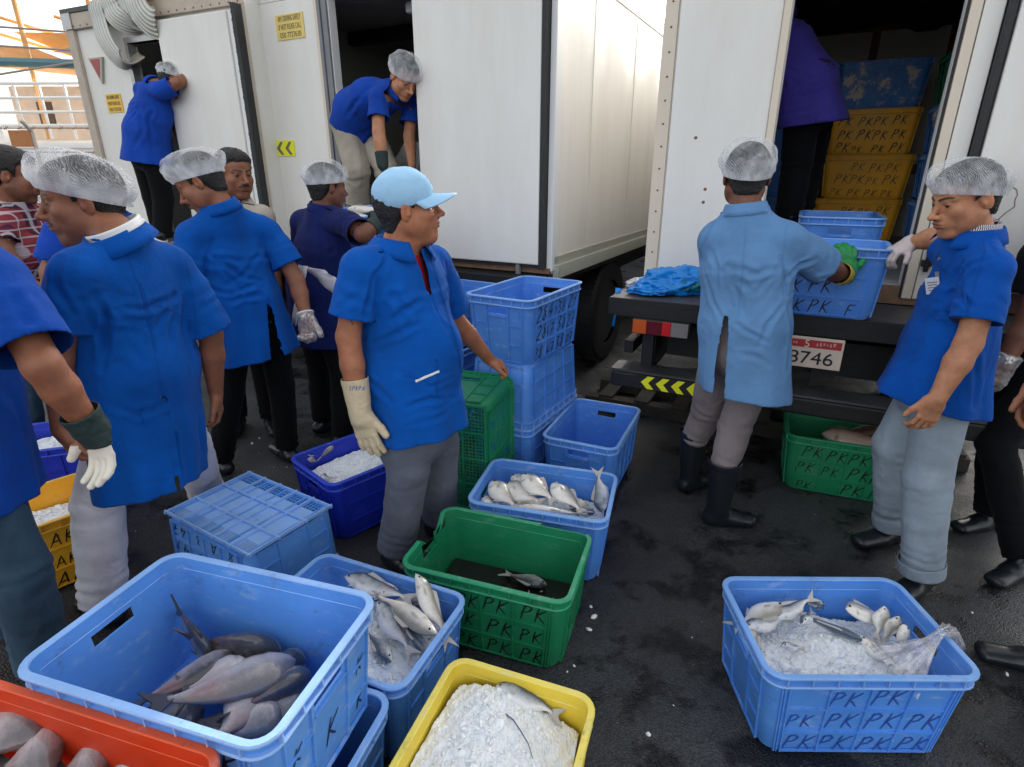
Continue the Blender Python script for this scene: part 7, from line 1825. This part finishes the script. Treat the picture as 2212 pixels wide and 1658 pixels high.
# ---- blue shirted man looking down, behind
if want('mid'):
    n = P(478, 452, 2.80); sl = P(412, 512, 2.70); sr = P(578, 500, 2.95); el = P(392, 640, 2.62); wl = P(380, 760, 2.50); er = P(640, 605, 2.93); wr = P(662, 688, 2.86)
    hr_ = dict(d=(.02, -.1, -1), n=(.05, -1, 0), side=-1, curl=(45, 50, 30), thumb=(.0, .3), sc=1.05); hl_ = dict(d=(0, .1, -1), n=(.6, .2, 0), side=1, curl=(25, 30, 25))
    fd = unit((-.70, .70, 0))
    root, g, H = build_person('mid', 'man in hairnet looking down, blue shirt slit at the back and black trousers', 'c', (P(434, 396, 2.78), (-.86, -.18, -.45), (-.1, 0, 1), dict(sc=1.05, fat=.003)), n, sl, sr,
        P(495, 560, 2.83), P(530, 650, 2.84), P(550, 700, 2.86), P(560, 768, 2.84), el, er, wl, wr, hl_, hr_,
        kl=W3(-1.52, 2.86, .50), kr=W3(-1.30, 3.00, .50), al=W3(-1.66, 2.90, .09), ar=W3(-1.34, 3.05, .09), tl=W3(-1.8, 3.0, 0), tr=W3(-1.5, 3.2, 0),
        coat='c_blue', coat_kw=dict(nm='shirt', w=(.178, .13), ww=(.165, .14), hw=(.215, .18), res=.0075, seed=54, amp=.008, slen=(.6, .70), sr_=(.064, .074), hemn=(.15, 0, -1), drape=.008,
            slit=(P(584, 660, 2.72), P(606, 800, 2.70), .006, .034, (.5, -.86, 0)),
            creases=[([(445, 660), (500, 650), (560, 638)], .013, .013), ([(440, 640), (500, 635), (550, 615)], .011, .008), ([(480, 560), (520, 600), (570, 610)], .011, .006), ([(430, 600), (470, 630), (520, 640)], .011, .006), ([(460, 520), (445, 570), (450, 610)], .011, .007), ([(590, 520), (585, 570), (595, 610)], .010, .008), ([(560, 540), (530, 590), (500, 610)], .011, .006)]),
        pants='c_black', pants_kw=dict(res=.009), col=dict(f=fd, r=(.070, .076), gap=60, h=.034, flare=.016, depth=.044), facedir=fd, seed=54, fine=.0036, stubble=.2, mous=.9,
        net=dict(size=1.02, puff=.028, tilt=.22, height=.082, zoff=.045, seed=11, back=.06))
    garment('polythene_glove', hand_prims(wr, (.02, -.1, -1), (.05, -1, 0), -1, curl=(45, 50, 30), thumb=(.0, .3), sc=1.05, infl=.006) + [Pr(wr, lerp(wr, er, .18), .038, .042, k=.01, cuts=[(lerp(wr, er, .16), er - wr)])], .005, M['clear'], root, amp=.004, freq=(30, 30, 30), fine=.002, thick=0)
    c_ = lerp(wr, er, .14); mb = MB(); b_ = unit(er - wr); x_ = unit(np.cross(b_, (0, 1, 0))); y_ = np.cross(b_, x_); mb.tube([c_ + (x_ * math.cos(a) + y_ * math.sin(a)) * .040 for a in [2 * math.pi * k / 20 for k in range(21)]], .005, 6); mb.build('glove_rim', M['white_paint'], root, smooth=True)
    garment('undershirt', [Pr(P(592, 690, 2.92), P(598, 730, 2.92), .045, .04, k=.01)], .008, M['white_paint'], root, amp=.002, thick=0)
# ---- moustached man beyond
if want('mous'):
    n = P(512, 440, 3.40); sl = P(570, 470, 3.35); sr = P(450, 475, 3.45)
    build_person('mous', 'bareheaded man with a moustache beyond the hairnets', 'c', (P(507, 378, 3.38), (.78, -.60, -.06), (0, 0, 1), dict(sc=1.06)), n, sl, sr, P(512, 540, 3.4), P(512, 640, 3.4), P(512, 690, 3.4), P(512, 720, 3.4), P(590, 590, 3.3), P(440, 600, 3.45), P(600, 680, 3.2), P(440, 700, 3.4),
        dict(d=(0, 0, -1), n=(-1, 0, 0), side=-1), dict(d=(0, 0, -1), n=(1, 0, 0), side=1), kl=W3(-1.60, 3.45, .5), kr=W3(-1.80, 3.5, .5), al=W3(-1.62, 3.5, .09), ar=W3(-1.84, 3.5, .09), tl=W3(-1.5, 3.3, 0), tr=W3(-1.8, 3.3, 0),
        coat='c_sand', coat_kw=dict(nm='shirt', res=.01), pants='c_black', pants_kw=dict(res=.011), col=dict(f=(.78, -.6, 0)), facedir=(.78, -.6, 0), seed=64, mous=1.0, stubble=.15, hairk=dict(vol=.012, curly=.004), brow=1)
# ---- navy shirted man lifting a crate
if want('navy'):
    n = P(700, 452, 3.27); sl = P(650, 482, 3.42); sr = P(760, 488, 3.10); er = P(784, 508, 3.02); wr = P(818, 482, 3.12); el = P(665, 560, 3.55); wl = P(735, 540, 3.70)
    hr_ = dict(d=(-.2, .75, .45), n=(-.4, .3, -.8), side=-1, curl=(35, 40, 30)); hl_ = dict(d=(.5, .7, .2), n=(0, 0, 1), side=1, curl=(30, 40, 30))
    fd = unit((.55, .83, 0))
    root, g, H = build_person('navy', 'man in navy shirt and white apron strings lifting a blue crate', 'e', (P(706, 405, 3.28), (.70, .68, -.06), (0, 0, 1), dict(sc=1.0)), n, sl, sr, P(697, 535, 3.28), P(688, 620, 3.28), P(690, 680, 3.28), P(690, 735, 3.28), el, er, wl, wr, hl_, hr_,
        kl=W3(-1.22, 3.40, .5), kr=W3(-1.02, 3.22, .5), al=W3(-1.25, 3.45, .09), ar=W3(-1.05, 3.22, .09), tl=W3(-1.1, 3.6, 0), tr=W3(-.9, 3.4, 0),
        coat='c_navy', coat_kw=dict(nm='shirt', res=.0085, seed=74, w=(.175, .125), ww=(.19, .155), hw=(.21, .18), amp=.007, slen=(.7, .72), creases=[([(690, 490), (700, 540), (690, 600)], .011, .006), ([(740, 500), (720, 540), (700, 560)], .01, .006)]),
        pants='c_black', pants_kw=dict(res=.01), col=dict(f=fd, r=(.066, .07), mat=M['c_navy']), facedir=fd, seed=74, fine=.004, net=dict(size=1.03, puff=.020, tilt=.12, height=.082, zoff=.044, seed=13))
    glove(root, wr, er, hr_, M['g_dark'], cuff=.07, cr=(.044, .050), infl=.004)
    bv = bvh_of(g)
    0 and ribbon('apron_string', g, [P(622, 575, 2.9), P(680, 580, 2.9), P(722, 600, 2.9), P(750, 620, 2.9)], .03, M['white_paint'], g, bvh=bv, frm=(0, 0, CH), off=.006)
    mb = MB(); V_ = []; F_ = []
    A0 = [P(660, 574, 3.02), P(722, 590, 2.98), P(728, 690, 2.96), P(712, 640, 2.97)]
    pts = [[lerp(lerp(P(645, 572, 3.05), P(632, 700, 3.05), v), lerp(P(664, 576, 3.02), P(640, 705, 3.0), v), u) for u in (0, .5, 1)] for v in np.linspace(0, 1, 8)]
    for i, r_ in enumerate(pts):
        for j, p in enumerate(r_): V_.append(p + W3(0, -.012 * math.sin(i * 1.3 + j * 2), 0))
    for i in range(7):
        for j in range(2): F_.append((i * 3 + j, i * 3 + j + 1, i * 3 + j + 4, i * 3 + j + 3))
    b0 = len(V_); pts = [[lerp(lerp(P(655, 574, 3.05), P(724, 640, 2.98), v), lerp(P(700, 584, 3.0), P(738, 610, 2.96), v), u) for u in (0, .5, 1)] for v in np.linspace(0, 1, 8)]
    for i, r_ in enumerate(pts):
        for j, p in enumerate(r_): V_.append(p + W3(0, -.012 * math.sin(i * 1.7 + j * 2), 0))
    for i in range(7):
        for j in range(2): F_.append((b0 + i * 3 + j, b0 + i * 3 + j + 1, b0 + i * 3 + j + 4, b0 + i * 3 + j + 3))
    ap = mesh_obj('apron', V_, F_, M['c_white'], root, smooth=True); so = ap.modifiers.new('thickness', 'SOLIDIFY'); so.thickness = .003
# ---- plaid shirt at the left edge
if want('plaid'):
    n = P(22, 440, 3.02); sr = P(2, 482, 2.90); sl = P(88, 470, 3.22); er = P(8, 545, 2.84); wr = P(58, 610, 2.86)
    build_person('plaid', 'bearded man in a red plaid shirt at the left edge', 'c', (P(24, 380, 3.02), (.80, .52, -.15), (0, 0, 1), dict(sc=1.08)), n, sl, sr, P(45, 530, 3.04), P(50, 640, 3.05), P(50, 690, 3.05), P(50, 730, 3.05), P(110, 560, 3.2), er, P(110, 640, 3.1), wr,
        dict(d=(0, 0, -1), n=(1, 0, 0), side=1), dict(d=(.5, 0, -1), n=(0, 1, 0), side=1), kl=W3(-2.6, 3.2, .5), kr=W3(-2.75, 3.0, .5), al=W3(-2.6, 3.2, .09), ar=W3(-2.8, 3.0, .09), tl=W3(-2.4, 3.4, 0), tr=W3(-2.5, 3.2, 0),
        coat='c_plaid', coat_kw=dict(nm='shirt', res=.0095, seed=84, slen=(.7, .62)), pants='c_jeans', pants_kw=dict(res=.011), col=dict(f=(.8, .5, 0)), facedir=(.8, .5, 0), seed=84, stubble=.95, mous=.6, hairk=dict(vol=.012))
# ---- blue shirt mostly hidden behind the left coat
if want('hid'):
    n = P(205, 455, 2.75); sl = P(128, 505, 2.65); sr = P(282, 490, 2.85)
    build_person('hid', 'blue shirted man almost hidden behind the man in the long blue coat', 'c', (P(196, 420, 2.72), (-.5, .8, -.5), (0, 0, 1)), n, sl, sr, P(205, 560, 2.75), P(210, 640, 2.75), P(210, 690, 2.75), P(212, 740, 2.75), P(110, 590, 2.6), P(300, 600, 2.9), P(120, 680, 2.6), P(300, 690, 2.9),
        dict(d=(0, 0, -1), n=(1, 0, 0), side=1), dict(d=(0, 0, -1), n=(-1, 0, 0), side=-1), kl=W3(-2.05, 2.8, .5), kr=W3(-1.9, 2.9, .5), al=W3(-2.1, 2.8, .09), ar=W3(-1.9, 2.95, .09), tl=W3(-2.2, 3, 0), tr=W3(-2.0, 3.1, 0),
        coat='c_roy', coat_kw=dict(nm='shirt', res=.011, seed=94), pants='c_black', pants_kw=dict(res=.012), facedir=(-.5, .8, 0), seed=94, fine=.005, detail_eyes=False)
# ---- man on the step of the left truck
if want('stepman'):
    n = P(338, 190, 4.98); sl = P(306, 196, 5.05); sr = P(352, 198, 4.88); er = P(386, 178, 4.90); wr = P(420, 165, 5.12); el = P(380, 262, 5.12); wl = P(398, 318, 5.15)
    fd = unit((.75, .66, 0))
    root, g, H = build_person('stepman', 'man in blue shirt standing at the left truck doorway reaching past the door', 'c', (P(374, 176, 5.02), (.80, .45, -.45), (.25, .2, 1), dict(sc=1.0)), n, sl, sr, P(328, 245, 5.0), P(318, 290, 5.0), P(318, 330, 5.0), P(322, 352, 5.0), el, er, wl, wr,
        dict(d=(.1, 0, -1), n=(-1, 0, 0), side=-1), dict(d=(1, .5, .3), n=(0, .3, -1), side=-1), kl=P(330, 425, 5.08), kr=P(352, 425, 4.98), al=P(350, 508, 5.06), ar=P(352, 512, 4.94), tl=P(372, 512, 5.25), tr=P(372, 512, 5.15),
        coat='c_roy', coat_kw=dict(nm='shirt', res=.010, seed=104, w=(.17, .13), ww=(.17, .16), hw=(.2, .2), slen=(.75, .62), amp=.009, creases=[([(340, 210), (320, 260), (330, 320)], .014, .010), ([(300, 230), (310, 280), (290, 320)], .014, .008)]), pants='c_black', pants_kw=dict(res=.012, th=.09, kn=.075, cf=.07, an=.07), facedir=fd, seed=104, fine=.005, detail_eyes=False,
        col=dict(f=fd), net=dict(size=1.0, puff=.014, tilt=.2, height=.07, zoff=.05, seed=15))
# ---- man bending in the middle truck
if want('bend'):
    n = P(858, 200, 4.30); sr = P(816, 212, 4.22); sl = P(892, 225, 4.45); er = P(818, 285, 4.15); wr = P(826, 352, 4.12); el = P(884, 295, 4.40); wl = P(890, 358, 4.35)
    fd = unit((.45, -.30, -.85))
    hh = dict(d=(.1, .1, -1), n=(.8, .3, 0), side=-1, curl=(30, 30, 20)); h2 = dict(d=(.0, .1, -1), n=(-.8, .3, 0), side=1, curl=(30, 30, 20))
    root, g, H = build_person('bend', 'young man in hairnet and blue shirt bending over inside the middle truck', 'b', (P(874, 168, 4.22), (.50, -.62, -.62), (.30, -.35, .9), dict(sc=1.04)), n, sl, sr, P(808, 215, 4.42), P(775, 240, 4.52), P(768, 268, 4.60), P(765, 285, 4.60), el, er, wl, wr, h2, hh,
        kl=P(835, 365, 4.5), kr=P(772, 370, 4.45), al=W3(-.93, 4.85, 1.16), ar=W3(-1.22, 4.70, 1.16), tl=W3(-.8, 4.6, 1.06), tr=W3(-1.1, 4.5, 1.06),
        coat='c_roy', coat_kw=dict(nm='shirt', res=.009, seed=114, w=(.175, .13), ww=(.175, .15), hw=(.19, .17), slen=(.62, .62), sr_=(.062, .078), hemn=(-.55, .25, -.8), amp=.008, creases=[([(800, 190), (770, 220), (750, 250)], .014, .009), ([(830, 220), (810, 250), (790, 290)], .012, .009), ([(850, 230), (840, 270), (835, 300)], .012, .008)]), pants='c_sand', pants_kw=dict(res=.010, th=.105, kn=.09, cf=.085, an=.08, bunch=.01), facedir=fd, seed=114, fine=.0042,
        col=dict(f=(.5, -.8, -.4), r=(.068, .074)), net=dict(size=1.04, puff=.020, tilt=.15, height=.095, zoff=.035, seed=17), hairk=dict(vol=.006))
    glove(root, wr, er, hh, M['g_dark'], cuff=.07, cr=(.042, .046), infl=.003, res=.005)
# ---- man in purple bending inside the right truck
if want('purple'):
    n = P(1640, 40, 3.90); sl = P(1600, 90, 3.75); sr = P(1700, 30, 4.0)
    build_person('purple', 'man in wet purple jacket bending forward in the right truck doorway', 'c', (P(1600, 90, 3.95), (-.5, .5, -.7), (-.5, .5, .4)), n, sl, sr, P(1688, 105, 3.80), P(1738, 185, 3.72), P(1752, 228, 3.70), P(1752, 270, 3.68), P(1600, 190, 3.9), P(1640, 120, 4.2), P(1590, 260, 3.95), P(1620, 200, 4.2),
        dict(d=(0, 0, -1), n=(1, 0, 0), side=1), dict(d=(0, 0, -1), n=(-1, 0, 0), side=-1), kl=P(1722, 350, 3.72), kr=P(1748, 350, 3.88), al=P(1702, 475, 3.72), ar=P(1725, 470, 3.86), tl=P(1680, 475, 3.9), tr=P(1700, 470, 4.0),
        coat='c_purple', coat_kw=dict(nm='jacket', res=.009, seed=124, w=(.19, .14), ww=(.20, .155), hw=(.225, .20), slen=(.95, .95), hemn=(.12, 0, -1), amp=.008, creases=[([(1700, 150), (1750, 170), (1800, 160)], .012, .008), ([(1720, 210), (1770, 200), (1810, 180)], .012, .007), ([(1690, 250), (1740, 240), (1790, 220)], .012, .007)]),
        pants='c_black', pants_kw=dict(res=.010, th=.10, kn=.085, cf=.08, an=.08, bunch=.010), facedir=(-.6, .6, -.4), seed=124, fine=.005, detail_eyes=False, hair=True)
# ---- dark clothed man cut off by the right edge
if want('edge'):
    n = P(2290, 470, 2.35); sl = P(2245, 560, 2.25); sr = P(2400, 540, 2.4); el = P(2222, 690, 2.22); wl = P(2168, 790, 2.20)
    hl_ = dict(d=(-.25, .05, -1), n=(.3, .9, 0), side=-1, curl=(30, 35, 25))
    root, g, H = build_person('edge', 'man in dark clothes cut off by the right edge, clear glove and black trousers', 'e', (P(2300, 400, 2.35), (-.9, .2, -.2), (0, 0, 1)), n, sl, sr, P(2310, 620, 2.32), P(2300, 740, 2.3), P(2290, 800, 2.3), P(2285, 830, 2.3), el, P(2420, 700, 2.4), wl, P(2400, 800, 2.35),
        hl_, dict(d=(0, 0, -1), n=(-1, 0, 0), side=1), kl=W3(2.12, 2.25, .5), kr=W3(2.25, 2.4, .5), al=W3(2.16, 2.0, .09), ar=W3(2.3, 2.35, .09), tl=W3(1.95, 1.90, 0), tr=W3(2.1, 2.3, 0),
        coat='c_black', coat_kw=dict(nm='shirt', res=.010, seed=134, slen=(.55, .6)), pants='c_black', pants_kw=dict(res=.011), facedir=(-.9, .2, 0), seed=134, fine=.0045, detail_eyes=False, net=dict(seed=21))
    garment('polythene_glove', hand_prims(wl, hl_['d'], hl_['n'], -1, curl=(30, 35, 25), infl=.006) + [Pr(wl, lerp(wl, el, .24), .038, .046, k=.01, cuts=[(lerp(wl, el, .22), el - wl)])], .005, M['clear'], root, amp=.005, freq=(30, 30, 30), fine=.003, thick=0)
if want('edge2'):
    n = P(2680, 330, 1.27); sl = n + W3(-.05, -.18, -.08); sr = n + W3(.05, .18, -.08)
    build_person('edge2', 'man standing just outside the right edge, only a dark shoe and jeans cuff showing', 'c', (n + W3(-.02, 0, .14), (-1, .1, -.1), (0, 0, 1)), n, sl, sr, n + W3(0, 0, -.22), n + W3(0, 0, -.42), n + W3(0, 0, -.56), n + W3(0, 0, -.66), sl + W3(-.02, -.02, -.28), sr + W3(-.02, .02, -.28), sl + W3(-.1, -.02, -.5), sr + W3(-.1, .02, -.5),
        dict(d=(-.1, 0, -1), n=(0, 1, 0), side=-1), dict(d=(-.1, 0, -1), n=(0, -1, 0), side=1), kl=W3(1.92, 1.20, .5), kr=W3(1.95, 1.46, .5), al=W3(1.80, 1.24, .10), ar=W3(1.83, 1.50, .10), tl=W3(1.56, 1.34, 0), tr=W3(1.56, 1.6, 0),
        coat='c_navy', coat_kw=dict(nm='shirt', res=.011, seed=144), pants='c_jeans', pants_kw=dict(res=.010), facedir=(-1, .1, 0), seed=144, fine=.005, detail_eyes=False)
# ---------------------------------------------------------------- light
w = bpy.data.worlds.new('World'); scene.world = w; w.use_nodes = True
nt = w.node_tree; nt.nodes.clear()
wo = nt.nodes.new('ShaderNodeOutputWorld'); bg = nt.nodes.new('ShaderNodeBackground'); sk = nt.nodes.new('ShaderNodeTexSky')
SUN_EL, SUN_AZ = math.radians(13), math.radians(24)   # azimuth from +Y towards +X
sk.sky_type = 'NISHITA'; sk.sun_disc = False; sk.sun_elevation = SUN_EL; sk.sun_rotation = SUN_AZ
sk.air_density = 1.0; sk.dust_density = 5.0; sk.ozone_density = .6
bg.inputs['Strength'].default_value = .15
hs = nt.nodes.new('ShaderNodeHueSaturation'); hs.inputs['Saturation'].default_value = .24
nt.links.new(sk.outputs[0], hs.inputs['Color']); nt.links.new(hs.outputs[0], bg.inputs[0]); nt.links.new(bg.outputs[0], wo.inputs[0])
sd = bpy.data.lights.new('sun', 'SUN'); sd.energy = 3.2; sd.angle = math.radians(.6); sd.color = (1, .86, .68)
so = bpy.data.objects.new('sun', sd); COL.objects.link(so)
dvec = Vector((math.sin(SUN_AZ) * math.cos(SUN_EL), math.cos(SUN_AZ) * math.cos(SUN_EL), math.sin(SUN_EL)))
so.rotation_euler = dvec.to_track_quat('Z', 'Y').to_euler(); so.location = dvec * 30
vs_ = scene.view_settings
scene.display_settings.display_device = 'sRGB'
vs_.view_transform = 'Standard'; vs_.look = 'None'; vs_.gamma = 1; vs_.use_curve_mapping = False
vs_.exposure = 2.05
scene.cycles.use_denoising = True
scene.cycles.max_bounces = 8; scene.cycles.transparent_max_bounces = 12
scene.cycles.sample_clamp_indirect = 6
print('script seconds', round(time.time() - T0, 1), 'objects', len(bpy.data.objects))
